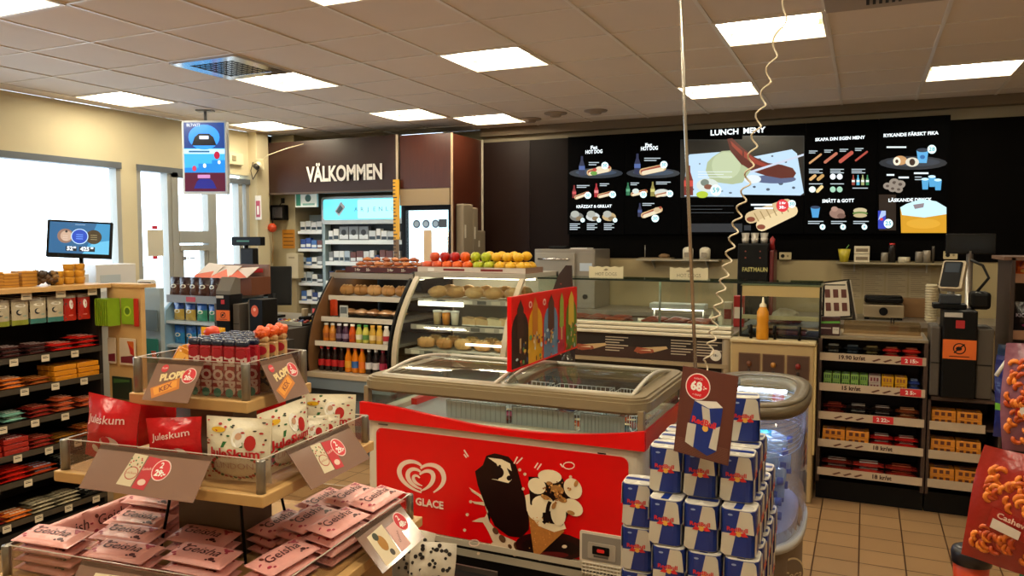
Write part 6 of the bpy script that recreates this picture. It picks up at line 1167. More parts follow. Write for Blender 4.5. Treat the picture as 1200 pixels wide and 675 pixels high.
hang('teal_pack', 'teal and orange hanging pack on the grey board beside birch', 'pack', None, -4.01, .91, .10, .15, mat('#2a7a6a', .4), y=3.40, art=lambda m, w, h: m.prism([(0, -h*.3), (w*.4, -h*.35), (w*.3, 0), (-w*.1, 0)], 0, .001, mat('#c8603a', .5)))
hang('grey_pack', 'grey rounded hanging pack above the teal one', 'pack', None, -4.01, 1.10, .10, .13, mat('#5a6a6e', .4), y=3.40)
# goods on the rack top
rg = random.Random(8)
t = thing('potted_plant', 'dark green leafy plant at the left edge of rack top', 'plant', (-4.25, 2.42, 1.346)); MB().lathe([(0, 0), (.04, 0), (.05, .06), (0, .06)], mat('#4a3422', .6), 14).build('pot', t)
m = MB()
for i in range(60):
    a, e, l = rg.uniform(0, 6.28), rg.uniform(.2, 1.3), rg.uniform(.05, .10); d_ = Vector((math.cos(a) * math.cos(e), math.sin(a) * math.cos(e), math.sin(e))); s_ = Vector((-math.sin(a), math.cos(a), 0)) * .012; p0 = Vector((0, 0, .05)); p1 = p0 + d_ * l * .6; p2 = p0 + d_ * l + Vector((0, 0, -.015))
    m.raw([tuple(p0), tuple(p1 + s_), tuple(p2), tuple(p1 - s_)], [(0, 1, 2, 3)], mat('#1f4a2c', .5))
m.build('foliage', t)
for i, (y, h_) in enumerate(((2.52, .085), (2.60, .075), (2.70, .085))): 
    m = MB().box((-.05, -.042, 0), (.05, .042, h_), mat('#b8822c', .5, 0, .2, 30), .004)
    for k in range(4): m.box((-.052, -.043, h_*(.15 + .22*k)), (.052, .043, h_*(.2 + .22*k)), mat('#8a5a1c', .5))
    m.build('wafer_box', None, f'golden brown slatted box on the rack top, {ORD[i]} from left', 'box', 'golden boxes on the rack top', loc=(-4.15, y, 1.346))
m = MB()
for i in range(30): m.ball((rg.uniform(-.04, .04), rg.uniform(-.05, .05), rg.uniform(.01, .07)), rg.uniform(.01, .02), mat(rg.choice(['#5a4028', '#7a5a30', '#3a2a1c']), .6), 7, 5, noise=.2)
m.build('dried_bouquet', None, 'brown dried bouquet between golden boxes on the rack top', 'bouquet', loc=(-4.12, 2.80, 1.346))
for i in range(3):
    for k in range(3): MB().lathe([(0, 0), (.026, 0), (.031, .034), (.031, .038), (0, .038)], mat('#c8922e', .35, 0, .2, 40), 14).build('snack_tub', None, f'golden snack tub in {ORD[i]} column on the rack top, {["bottom","middle","top"][k]}', 'tub', 'golden snack tubs', loc=(-4.13, 2.88 + .065 * i, 1.346 + .0385 * k)) if not (i == 0 and k == 2) else None
MB().box((-.12, -.16, 0), (.12, .16, .025), mat('#b8b0a0', .5), .006).box((-.11, -.14, .025), (.11, .14, .05), mat('#c8b4a0', .6), .01).build('pastry_box', None, 'pale low cake box behind the plant on the rack top', 'box', loc=(-4.37, 2.66, 1.346))
# checkout screen near the window
t = thing('price_monitor', 'black monitor with three round pictures and 52 and 425 prices', 'monitor', (-4.80, 3.51, 1.05), (0, 0, 42))
A_ = T(0, 0, .55) @ RX(-6) @ RY(3)
MB(A_ @ UP).rrect(-.195, -.125, .195, .125, .006, -.03, 0, BLACK).build('casing', t)
m = MB(A_ @ UP).rrect(-.18, -.095, .18, .112, .003, .0005, .001, scr('#1d5a86', .9)).prism([(.03, -.095), (.18, -.095), (.18, .112), (.10, .112)], .001, .0012, scr('#2f86b4', .9)).prism([(.08, -.02), (.18, 0), (.18, -.095), (.02, -.095)], .0012, .0014, scr('#5fb4d8', .9))
for x, c, r in ((-.085, '#8a6a5a', .048), (.085, '#3a2c18', .048), (.0, '#b8d8ec', .052)): m.disc(x, .02, r, .0016 if x else .0022, .002 if x else .0026, scr(c, .9), 28)
m.disc(-.08, .02, .035, .0021, .0023, scr('#c8a890', .8), 20).disc(-.08, .05, .008, .0024, .0026, scr('#2a2020', .8), 10).disc(0, .02, .047, .0027, .003, scr('#1440a8', 1), 28)
for i in range(3): m.box((-.02, .03 - .014*i, .0031), (.02, .034 - .014*i, .0033), scr('#6a9ae8', 1)).box((.065, .03 - .014*i, .0024), (.105, .033 - .014*i, .0026), scr('#a89a70', .8)).box((-.1, .02 - .014*i, .0026), (-.07, .022 - .014*i, .0028), scr('#e8d8d0', .8))
m.box((-.08, -.08, .0016), (-.015, -.048, .0018), scr('#16202a', .6)).box((.0, -.08, .0016), (.095, -.048, .0018), scr('#16202a', .6)).text('52', -.055, -.064, .036, scr('#eef4fa', 1), z=.003, bold=.04).text('00', -.027, -.056, .018, scr('#eef4fa', 1), z=.003, bold=.04).text('425', .035, -.064, .036, scr('#eef4fa', 1), z=.003, bold=.04).text('00', .077, -.056, .018, scr('#eef4fa', 1), z=.003, bold=.04).box((-.03, .098, .0016), (.03, .101, .0018), scr('#a8c8e0', .8)); m.build('display', t)
MB().rod((0, .03, .02), (0, .03, .50), .014, BLACK).lathe([(0, 0), (.10, 0), (.09, .015), (0, .02)], BLACK, 20).build('stand', t)
t = thing('window_counter', 'pale low counter under the wide window carrying the monitor', 'counter', (0, 0, 0)); MB().box((-5.5, 2.2, 0), (-4.75, 3.92, 1.02), mat('#a9a59a', .5)).build('body', t); MB().box((-5.53, 2.18, 1.02), (-4.72, 3.94, 1.048), BIRCH).build('worktop', t)
for i, (y, h_, w_) in enumerate(((4.55, .16, .30), (4.98, .24, .42))): MB().box((-.1, -w_/2, 0), (.1, w_/2, h_), mat('#d8d4d0', .6), .004).box((.1, -w_*.4, h_*.3), (.102, w_*.1, h_*.6), mat('#b8c0c4', .6)).build('white_carton', None, f'white carton on the window sill, {["farther left and lower","nearer the post and taller"][i]}', 'carton', 'white cartons on the sill', loc=(-6.42, y, 1.131))
MB().box((XL, 4.2, 1.0), (-6.28, 5.25, 1.13), mat('#b8b8b4', .5)).build('sill_shelf', None, 'deep pale sill shelf below the wide window', 'shelf')
# =============== BLUE END SHELF, TERMINALS, TILL ===============
BU = mat('#8fb4cc', .4)
t = thing('blue_snack_shelf', 'pale blue framed snack shelf near the door', 'shelf unit', (0, 0, 0))
bx0, bx1, by = -4.70, -4.17, 4.1
MB(T(0, 0, 0)).prism([(by, 0), (by + .5, 0), (by + .5, 1.20), (by + .12, 1.20), (by - .02, 1.08), (by - .05, .8), (by - .05, 0)], bx0, bx0 + .03, BU, Matrix(((0, 0, 1, 0), (1, 0, 0, 0), (0, 1, 0, 0), (0, 0, 0, 1)))).build('side_panel', t); MB().box((bx0 + .03, by + .45, 0), (bx1, by + .5, 1.2), mat('#6a8494', .5)).build('back_panel', t)
MB().box((bx0 + .03, by, 1.165), (bx1, by + .5, 1.19), mat('#8a8e92', .4)).box((bx0 + .03, by - .01, 1.14), (bx1, by, 1.195), mat('#7c8084', .4)).rrect(-4.47, 1.15, -4.38, 1.185, .004, -(by - .012), -(by - .014), mat('#b82a3a', .5), UP).build('top_board', t)
for z in (1.005, .83, .66): MB().box((bx0 + .03, by - .02, z - .02), (bx1, by + .45, z), mat('#b8c4cc', .4)).build('shelf', t)
def snack(c1, c2): 
    m = MB(UP).pillow(.10, .135, .05, lambda u, v: film(c1) if v > .55 else film(c2), 7, 10, rnd=.15); m.zf = bagz(.10, .135, .05, .06, True, .15); m.disc(0, .0, .025, .0008, .0012, mat('#d8d8c8', .4), 12, .015); return m.mesh('snack_bag')
sb = [snack('#1a4a9a', '#b89a4a'), snack('#1a5ab0', '#3a8a6a'), snack('#2a6ac0', '#2a7ab0'), snack('#2c1412', '#4a2c24')]
for k, (z, ks) in enumerate(((1.006, (0, 0, 1, 1)), (.831, (2, 2, 2, 1)), (.661, (3, 0, 3, 2)))):
    for i, q in enumerate(ks): o = bpy.data.objects.new('snack_bag', sb[q]); COL.objects.link(o); o.location = (-4.60 + .115 * i, by + .04, z + .0695); tag(o, f'{["blue and yellow","blue and green","bright blue","dark brown"][q]} snack bag, {["upper","middle","lower"][k]} shelf of the blue unit, {ORD[i]} from left', 'bag', 'snack bags on the blue unit')
for i in range(5): o = bpy.data.objects.new('snack_bag', sb[3]); COL.objects.link(o); o.location = (-4.62 + .095 * i, by + .03, 1.191 + .067); o.rotation_euler = (R_(-6), 0, R_(random.uniform(-8, 8))); tag(o, f'dark brown snack bag on top of the blue unit, {ORD[i]} from left', 'bag', 'dark bags on the blue unit')
t = thing('magazine_box', 'cardboard counter display with orange header and tilted leaflets', 'display box', (-4.33, by + .22, 1.191)); MB().box((-.24, .0, 0), (.26, .2, .13), mat('#6a3a20', .5)).box((-.24, .18, .13), (.26, .2, .22), mat('#8a6a5c', .5)).build('box', t)
MB(T(0, .178, 0) @ UP).text('KEX', -.02, .175, .05, mat('#e07a18', .5), z=.003, bold=.05, sx=1.4).box((.07, .16, .002), (.21, .19, .003), mat('#c8201c', .5)).build('header_print', t)
for i in range(3): MB(T(-.2 + .17 * i, 0, .135) @ RX(38 - 6 * i) @ RZ(8 * i - 8)).box((-.09, -.03, 0), (.09, .14, .004), mat('#c8bcb4', .5)).prism([(-.09, -.03), (.09, -.03), (.05 - .07 * i, .06 + .03 * i), (-.09, .0)], .004, .005, mat('#c84a1c', .5)).build('leaflet', t)
def kiosk(loc, rot, lab, s_=1.0, tall=True):
    t = thing('payment_terminal', lab, 'payment terminal', loc, rot)
    m = MB().box((-.085, 0, 0), (.085, .22, .50), BLACK, .008); m.build('front_column', t)
    MB(UP).rrect(-.083, .225, .083, .335, .002, .0005, .0015, mat('#d8641e', .5)).disc(0, .285, .032, .002, .0026, DARK, 24).disc(0, .285, .026, .0027, .003, mat('#d8641e', .5), 24).disc(-.003, .285, .016, .0032, .0036, DARK, 8, .012).prism([(-.03, .262), (-.024, .258), (.028, .31), (.022, .314)], .0037, .004, DARK).box((-.05, .238, .002), (.05, .242, .003), DARK).build('orange_label', t, 'orange crossed-out pictogram label')
    MB(UP).rrect(-.022, .40, .022, .445, .003, .0005, .002, mat('#b01c20', .5)).rrect(-.08, .462, .01, .488, .001, .0005, .002, mat('#b8b4ac', .5)).build('small_labels', t)
    MB().box((-.142, .04, 0), (-.09, .3, .40), mat('#4d453d', .5), .008).box((-.138, .036, .19), (-.09, .04, .196), DARK).build('side_housing', t, 'grey brown side housing'); MB().box((.09, .04, 0), (.17, .3, .40), mat('#4d453d', .5), .008).box((.09, .036, .19), (.165, .04, .196), DARK).build('side_housing', t, 'grey brown side housing')
    return t
t = kiosk((-4.03, 4.0, .89), (0, 0, 8), 'black payment terminal with small orange label beside the blue shelf'); t.scale = (.66, .66, .66)
MB().prism([(.0, .50), (.18, .50), (.18, .66), (.10, .68), (-.0, .54)], -.08, .09, mat('#6a655c', .4), Matrix(((0, 0, 1, 0), (1, 0, 0, 0), (0, 1, 0, 0), (0, 0, 0, 1)))).build('sloping_hood', t, 'grey sloping hood')
MB().box((-4.155, 3.98, 0), (-3.70, 4.34, .889), mat('#2c2a28', .5)).build('terminal_pedestal', None, 'dark pedestal under the black payment terminal by the blue shelf', 'pedestal')
t = thing('card_reader', 'black box with a round food picture beside the payment terminal', 'box', (-3.80, 4.06, .89)); MB().box((-.05, 0, 0), (.07, .15, .30), BLACK, .006).box((-.11, .05, -.0), (-.05, .2, .29), mat('#5a564f', .5), .006).build('casing', t); MB(UP).disc(.0, .22, .032, .0005, .002, mat('#c8502a', .5), 16, .04).disc(.0, .23, .012, .002, .003, mat('#e0a890', .5), 10).build('picture', t)
t = thing('till_counter', 'checkout counter with candy strip along its front edge', 'counter', (0, 0, 0))
MB().box((-4.75, 4.66, 0), (-3.86, 5.4, .93), mat('#4a443e', .5)).build('body', t); MB().box((-4.77, 4.64, .93), (-3.84, 5.4, .95), mat('#7c766c', .35, .3)).build('worktop', t)
MB().box((-4.14, 4.38, 0), (-3.80, 4.63, .948), mat('#3a342e', .5)).build('front_block', t)
t = thing('counter_candy_tray', 'white edged tray of small candies on the checkout counter', 'tray', (-4.09, 4.58, .951))
MB().box((-.24, -.0, 0), (.26, .22, .01), DARK).box((-.24, -.008, 0), (.26, .0, .03), mat('#b8b8b0', .5)).build('tray', t); MB(T(0, -.008, 0) @ UP).box((-.18, .008, 0), (-.06, .022, .001), DARK).build('tray_lettering', t)
for i in range(22): MB().ball((0, 0, 0), (.018, .014, .01), film(('#8a2a1c', '#b8902a', '#c8c0a8', '#4a1c14', '#2a3a6a')[i % 5]), 8, 6, noise=.15, seed=i).build('small_candy', None, f'small wrapped candy in the checkout tray, {["front","back"][i // 11]} row, {ORD[i % 11]} from left', 'candy', 'small candies in the checkout tray', loc=(-4.30 + .044 * (i % 11), 4.65 + .08 * (i // 11), .973))
t = thing('customer_display', 'customer display and till screen on a pole at the checkout', 'till', (-4.51, 4.74, .951))
MB().rod((0, 0, 0), (0, 0, .62), .016, BLACK).box((-.06, -.05, 0), (.06, .05, .02), BLACK).build('pole', t); MB().box((-.14, -.02, .60), (.17, .03, .67), BLACK, .006).build('display_head', t); MB(T(0, -.021, 0) @ UP).box((-.08, .63, 0), (.05, .642, .001), emit('#1f6a48', .8)).build('green_readout', t)
MB().box((-.04, -.03, .44), (.10, .03, .58), DARK, .01).box((-.02, -.05, .34), (.06, .0, .44), mat('#5a6a70', .4), .008).box((-.05, -.06, .18), (.05, .02, .30), mat('#3a4450', .35), .01).build('till_parts', t)
t = thing('till_monitor', 'black till monitor seen from the side at the checkout', 'monitor', (-4.50, 5.02, .951)); MB(T(0, 0, .10) @ RZ(35) @ RX(-14)).box((-.15, -.02, 0), (.15, .02, .33), BLACK, .006).build('screen', t); MB().box((-.08, -.06, 0), (.08, .06, .02), BLACK).rod((0, 0, .01), (0, .02, .2), .02, BLACK).build('stand', t)
t = thing('hand_scanner', 'black hand scanner with looped cable on the checkout counter', 'scanner', (-3.98, 4.8, .951)); MB().box((-.03, -.05, 0), (.03, .05, .05), BLACK, .01).box((-.015, -.03, .05), (.015, .02, .11), mat('#a89a7c', .5), .006).build('scanner_body', t); MB().tube([(0, .04, .03), (.05, .08, .09), (.09, .03, .06), (.06, -.02, .005)], .006, BLACK).build('cable', t)
MB(T(0, 0, 0) @ RZ(20)).box((-.05, -.05, 0), (.05, .05, .02), mat('#c8c4bc', .4)).rod((0, 0, .02), (0, 0, .12), .015, mat('#c8c4bc', .4)).box((-.07, -.04, .12), (.07, .01, .24), mat('#d8d4cc', .35), .02).box((-.05, -.045, .14), (.05, -.04, .22), BLACK, .004).build('card_terminal', None, 'white and black card terminal left of the blue snack shelf', 'card terminal', loc=(-4.93, 4.15, 1.06))
MB().box((-5.05, 4.0, 0), (-4.75, 4.4, 1.058), mat('#6a6e72', .5)).build('terminal_counter', None, 'grey narrow counter under the white card terminal', 'counter')
MB(UP).pillow(.12, .10, .04, film('#c83a2a'), 7, 7, rnd=.2).disc(0, 0, .03, .018, .022, mat('#e0a83a', .4), 12).build('candy_bag', None, 'small pink and yellow bag beside the open food shelf', 'bag', loc=(-3.93, 4.9, 1.003))
# =============== RIGHT: CHOCOLATE SHELF, TERMINAL ===============
t = thing('chocolate_shelf', 'low dark shelf of chocolate bars before the back counter', 'shelf unit', (0, 0, 0))
X0, X1, YS = -.245, .345, 5.02
BR2 = mat('#3c281e', .5)
MB().box((X0, YS + .05, 0), (X1, YS + .45, .12), BLACK).build('plinth', t)
MB().box((X0, YS, .12), (X0 + .02, YS + .45, 1.0), BR2).build('side_panel', t); MB().box((X1 - .02, YS, .12), (X1, YS + .45, 1.0), BR2).build('side_panel', t); MB().box((X0 + .02, YS + .43, .12), (X1 - .02, YS + .45, 1.0), BR2).build('back_panel', t)
MB().box((X0, YS + .01, 1.0), (X1, YS + .45, 1.015), mat('#8a7c64', .4, .3)).build('top_board', t)
LZ = [.905, .72, .545, .375, .20]
txts = [('19.90 kr/st', '2 15:-'), ('15 kr/st', '2 5:-'), ('', '2 22:-'), ('18 kr/st', ''), ('18 kr/st', '')]
for k, z in enumerate(LZ):
    sh = MB().box((X0 + .02, YS, z - .03), (X1 - .02, YS + .43, z - .018), BR2).build('shelf', t)
    m = MB(T(0, YS - .01, 0) @ UP).rrect(X0 + .01, z - .035, X1 - .01, z + .012, .002, 0, .004, mat('#b8a48c', .45)); a, b = txts[k]
    if a: m.text(a, (-.06 if k < 3 else .12), z - .012, .034, mat('#3a1c14', .5), z=.005, bold=.04)
    if b: x_ = .26 if k < 2 else .12; m.rrect(x_ - .055, z - .032, x_ + .055, z + .01, .003, .0042, .0052, PRED).text(b, x_, z - .012, .030, WHITE, z=.0058, bold=.04)
    for j in range(3):
        x_ = (.05 if k < 2 else -.15) + .06 * j
        m.prism([(x_, z - .022), (x_ + .04, z - .006), (x_ + .05, z - .012), (x_ + .012, z - .028)], .0042, .005, mat('#5a3022', .5))
    m.build('price_strip', sh)
rg = random.Random(31)
def chunk(c, c2, w_, d_, h_, kind='flow'):
    m = MB()
    if kind == 'flow': m.pillow(w_, d_, h_, film(c), 8, 4, vert=False); m.prism([(-w_*.3, -d_*.25), (w_*.3, -d_*.2), (w_*.3, d_*.25), (-w_*.28, d_*.2)], h_/2 + .0002, h_/2 + .001, mat(c2, .4))
    else:
        m.box((-w_/2, -d_/2, -h_/2), (w_/2, d_/2, h_/2), film(c), .002)
        for q in range(3): m.box((-w_*.36 + w_*.26*q, -d_/2 - .0006, -h_*.25), (-w_*.2 + w_*.26*q, -d_/2, h_*.25), mat(c2, .4))
        m.box((-w_*.3, -d_*.3, h_/2), (w_*.3, d_*.3, h_/2 + .0006), mat(c2, .4))
    return m.mesh('chocolate_pack')
def fill(z, xs0, xs1, kinds, tag_, grp, y0=YS + .05, rows=2, lv=2):
    n = len(kinds)
    for i, (nm, c, c2, kd) in enumerate(kinds):
        w_ = (xs1 - xs0) / n - .006; h_ = .042 if kd == 'box' else .034; d_ = .05 if kd == 'box' else .045; me = chunk(c, c2, w_, d_, h_, kd)
        for r in range(rows):
            for l in range(lv):
                o = bpy.data.objects.new('chocolate_pack', me); COL.objects.link(o); o.location = (xs0 + (xs1 - xs0) * (i + .5) / n, y0 + (d_ + .004) * r, z + (h_ + .001) * (l + .5)); o.rotation_euler = (0, 0, R_(rg.uniform(-2, 2)))
                tag(o, f'{nm} pack, {tag_}, {ORD[i]} from left, {["lower","upper"][l] if lv == 2 else ["bottom", "middle", "top"][l]} layer, {["front","back"][r]}', 'chocolate', grp)
zz = lambda k: LZ[k] - .017
fill(zz(0), X0 + .03, X1 - .03, [('black and white', '#1a1816', '#c8c4b8', 'flow'), ('dark blue', '#1a2028', '#7a8a98', 'flow'), ('yellow striped', '#2a2418', '#c8b070', 'flow'), ('red', '#a02420', '#dc8060', 'flow'), ('red', '#b02820', '#d87050', 'flow')], 'first chocolate shelf', 'packs on the first chocolate shelf', lv=2)
fill(zz(1), X0 + .03, X0 + .28, [(f'green gum', '#7aa04a', '#2a4a1c', 'box')] * 5, 'second chocolate shelf', 'gum packs on the second chocolate shelf', lv=2)
fill(zz(1), X0 + .28, X1 - .03, [('white and red', '#a8988c', '#6a1c28', 'box'), ('yellow', '#c8941c', '#8a4a10', 'box'), ('yellow', '#c8941c', '#8a4a10', 'box'), ('blue', '#2a3a7a', '#8a9ac0', 'flow')], 'right half of second chocolate shelf', 'packs on the right of the second shelf', lv=2)
fill(zz(2), X0 + .03, X1 - .03, [('dark red', '#5a1c16', '#b84a30', 'flow'), ('black', '#1c1210', '#b8b0a8', 'flow'), ('black', '#1c1210', '#a89890', 'flow'), ('copper', '#6a3018', '#dca070', 'flow')], 'third chocolate shelf', 'packs on the third chocolate shelf', lv=2)
fill(zz(3), X0 + .03, X1 - .03, [('amber', '#cc8028', '#5a2812', 'box'), ('amber', '#cc8028', '#5a2812', 'box'), ('red and white', '#a01c18', '#d8ccc0', 'flow'), ('red', '#a81c18', '#e0b8a8', 'flow')], 'fourth chocolate shelf', 'packs on the fourth chocolate shelf')
fill(zz(4), X0 + .03, X1 - .03, [('dark red dotted', '#6a2018', '#c8b0a4', 'flow'), ('red and white', '#9a2a22', '#dcd0c4', 'flow'), ('dark red', '#7a2018', '#c8603c', 'flow')], 'lowest chocolate shelf', 'packs on the lowest chocolate shelf')
# second bay under the terminal
t = thing('wafer_shelf', 'dark shelf bay of amber wafer boxes below the terminal', 'shelf unit', (0, 0, 0))
A0, A1 = .352, .72
MB().box((A0, YS + .05, 0), (A1, YS + .45, .12), BLACK).build('plinth', t); MB().box((A0, YS, .12), (A0 + .015, YS + .45, .695), BR2).box((A1 - .015, YS, .12), (A1, YS + .45, .695), BR2).box((A0, YS, .675), (A1, YS + .45, .695), BR2).box((A0, YS + .43, .12), (A1, YS + .45, .675), BR2).build('carcass', t)
for k, z in enumerate((.545, .375, .205)):
    sh = MB().box((A0 + .015, YS, z - .03), (A1 - .015, YS + .43, z - .018), BR2).build('shelf', t); MB().box((A0 + .01, YS - .012, z - .04), (A1 - .08, YS - .001, z + .008), mat('#b09c84', .45)).build('price_strip', sh)
    fill(z - .017, A0 + .02, A1 - .09, [('amber wafer', '#cc8028', '#5a2812', 'box')] * 2, f'{["upper","middle","lower"][k]} wafer shelf', f'wafer packs on the {["upper","middle","lower"][k]} wafer shelf', lv=2)
kiosk((.496, 4.98, .70), (0, 0, 0), 'large black payment terminal with orange pictogram label at right', 1.0)
t = thing('card_machine', 'tilted card machine with pale side on the black terminal', 'card terminal', (.455, 5.08, 1.201))
MB().rod((0, 0, 0), (0, .02, .12), .02, mat('#8a8a84', .4)).build('neck', t); MB(T(0, 0, .19) @ RZ(-20) @ RX(-30) @ UP).rrect(-.06, -.08, .06, .10, .012, -.04, 0, mat('#b8a88c', .4)).rrect(-.052, -.072, .045, .092, .01, .0, .004, BLACK).rrect(-.04, .02, .035, .08, .004, .004, .006, mat('#2a3440', .25)).build('reader', t)
MB().box((-.09, -.02, .0), (.08, .1, .03), BLACK, .006).box((-.06, -.03, .03), (.05, .02, .085), mat('#2a3038', .3), .006).build('base', t)
MB().box((.10, .0, 0), (.20, .15, .10), BLACK, .02).tube([(.12, .05, .08), (.19, .06, .18), (.16, .08, .25), (.10, .1, .28)], .008, DARK).build('side_unit', t)
t = thing('lip_balm_box', 'small dark box with green band on the chocolate shelf', 'box', (-.20, 5.10, 1.016)); MB().box((-.045, -.03, 0), (.07, .03, .11), mat('#3a1014', .45), .002).build('carton', t); MB(T(0, -.031, 0) @ UP).prism([(-.045, .07), (.07, .075), (.07, .088), (-.045, .083)], 0, .001, mat('#5aa03a', .5)).rrect(.03, .01, .066, .05, .002, 0, .001, mat('#c8c0b4', .5)).text('2 for', .048, .036, .012, DARK, z=.0015).box((-.04, .04, 0), (.02, .046, .001), mat('#c8b8b0', .5)).build('print', t)
t = thing('clear_lid_tray', 'clear lidded low tray on top of the chocolate shelf', 'tray', (.10, 5.22, 1.016)); MB().box((-.22, -.10, 0), (.22, .10, .012), mat('#a8957a', .4)).build('tray', t); MB().box((-.21, -.09, .012), (.21, .09, .075), glass('#e8dcc8', .12, None, .08, '#b8a078')).build('lid', t); MB().box((.05, -.03, .076), (.055, .03, .105), DARK).box((.065, -.03, .076), (.07, .03, .10), DARK).build('handle', t)
t = thing('till_display', 'dark till display on a steel pole at the far right', 'display', (.66, 6.2, 0)); MB().rod((0, 0, .0), (0, 0, 1.52), .022, STEEL).build('pole', t); MB().box((-.15, -.02, 1.50), (.15, .02, 1.64), mat('#0c1016', .25), .006).box((-.12, -.021, 1.53), (.12, -.02, 1.62), mat('#141c26', .2)).build('screen', t)
# snack rack at the right edge
t = thing('snack_rack', 'snack rack with orange bags at the right edge', 'rack', (0, 0, 0))
MB().box((.735, 5.02, 0), (.755, 5.5, 1.50), mat('#2c1a12', .5)).build('side_panel', t); MB().box((.755, 5.48, 0), (2.0, 5.5, 1.50), mat('#3a2a20', .5)).build('back_panel', t)
for z in (1.40, 1.085, .80, .50, .2): MB().box((.755, 5.06, z - .03), (2.0, 5.48, z - .01), mat('#4a3428', .5)).box((.755, 5.04, z - .04), (2.0, 5.06, z + .01), mat('#8a6248', .45)).build('shelf', t)
MB().box((.70, 5.02, 1.485), (2.0, 5.5, 1.505), mat('#6a4a38', .5)).build('top_board', t)
ob = MB(UP).pillow(.085, .10, .04, film('#c8561c'), 7, 8, rnd=.15); ob.zf = bagz(.085, .10, .04, .06, True, .15); ob.disc(0, .015, .025, .0008, .0012, mat('#8a1c14', .4), 12).disc(0, -.02, .02, .0008, .0012, mat('#e0a04a', .4), 10, .01); ob = ob.mesh('orange_bag')
kb = MB(UP).pillow(.12, .17, .06, film('#241a1c'), 8, 10, rnd=.15); kb.zf = bagz(.12, .17, .06, .06, True, .15); kb.text('KICKERS', 0, .01, .026, mat('#a89aa8', .4), z=.001, bold=.03).disc(.0, -.045, .02, .0008, .0012, mat('#8a2a5a', .4), 8, .01); kb = kb.mesh('black_bag')
for i in range(6):
    o = bpy.data.objects.new('orange_bag', ob); COL.objects.link(o); o.location = (.81 + .088 * i, 5.12, 1.395 + .05); tag(o, f'small orange snack bag on the top shelf of right rack, {ORD[i]} from left', 'bag', 'small orange bags')
    o = bpy.data.objects.new('black_bag', kb); COL.objects.link(o); o.location = (.83 + .13 * i, 5.14, 1.076 + .087 + .001); tag(o, f'black snack bag on the second shelf of right rack, {ORD[i]} from left', 'bag', 'black bags')
    for z, c in ((.791, 0),): o = bpy.data.objects.new('snack_bag', sb[i % 3]); COL.objects.link(o); o.location = (.83 + .13 * i, 5.14, z + .07); tag(o, f'blue snack bag on the third shelf of right rack, {ORD[i]} from left', 'bag', 'blue bags on the right rack')
# =============== NEAR RIGHT: HANGING NUT BAGS ===============
t = thing('wire_stand', 'white wire hanging stand of snack bags at the near right edge', 'stand', (0, 0, 0))
MB().rod((.74, 2.72, 0), (.74, 2.72, 1.5), .014, BLACK).build('post', t); MB().lathe([(0, 0), (.22, 0), (.21, .02), (0, .03)], BLACK, 24, T(.74, 2.72, 0)).build('foot', t)
for z, y in ((1.27, 2.5), (1.02, 2.4)): MB().tube([(.74, 2.72, z), (.58, y + .04, z), (.36, y, z - .01), (.34, y - .0, z - .05)], .006, mat('#c8c4bc', .3)).build('arm', t)
MB().tube([(.74, 2.72, 1.03), (.45, 2.45, 1.05), (.36, 2.32, 1.02), (.42, 2.2, .98), (.6, 2.2, 1.0), (.75, 2.4, 1.03), (.74, 2.72, 1.03)], .004, mat('#b8a48c', .3)).tube([(.74, 2.72, .97), (.45, 2.45, .98), (.35, 2.32, .95), (.42, 2.18, .92), (.6, 2.18, .94), (.75, 2.4, .97), (.74, 2.72, .97)], .004, mat('#b8a48c', .3)).build('wire_ring', t)
def bluebag(c1, c2): 
    m = MB(UP).pillow(.17, .24, .07, lambda u, v: film(c1) if abs(v - .35 - .15 * u) > .06 else film(c2), 9, 12, rnd=.2); m.zf = bagz(.17, .24, .07, .06, True, .2); m.disc(.03, .03, .035, .001, .0014, mat('#c8506a', .4), 12, .014).disc(-.02, .07, .03, .001, .0014, mat('#8aa0c8', .4), 10, .01).disc(.03, -.06, .03, .001, .0014, mat('#d8c8e0', .4), 10, .006); return m.mesh('hanging_snack_bag')
for i, (x, y, z, rz, c1, c2) in enumerate(((.44, 2.62, 1.14, -15, '#16205e', '#5a9a2a'), (.53, 2.50, 1.14, 10, '#1a2a6e', '#3a7a6a'), (.60, 2.40, 1.15, 20, '#2a1a5a', '#5a9a2a'), (.46, 2.75, 1.16, 5, '#142a4a', '#2a8a8a'))):
    o = bpy.data.objects.new('hanging_snack_bag', bluebag(c1, c2)); COL.objects.link(o); o.location = (x, y, z); o.rotation_euler = (0, 0, R_(rz)); tag(o, f'dark blue snack bag with green band hanging at right, {["leftmost","second from left","third from left","farthest back"][i]}', 'bag', 'dark blue hanging bags')
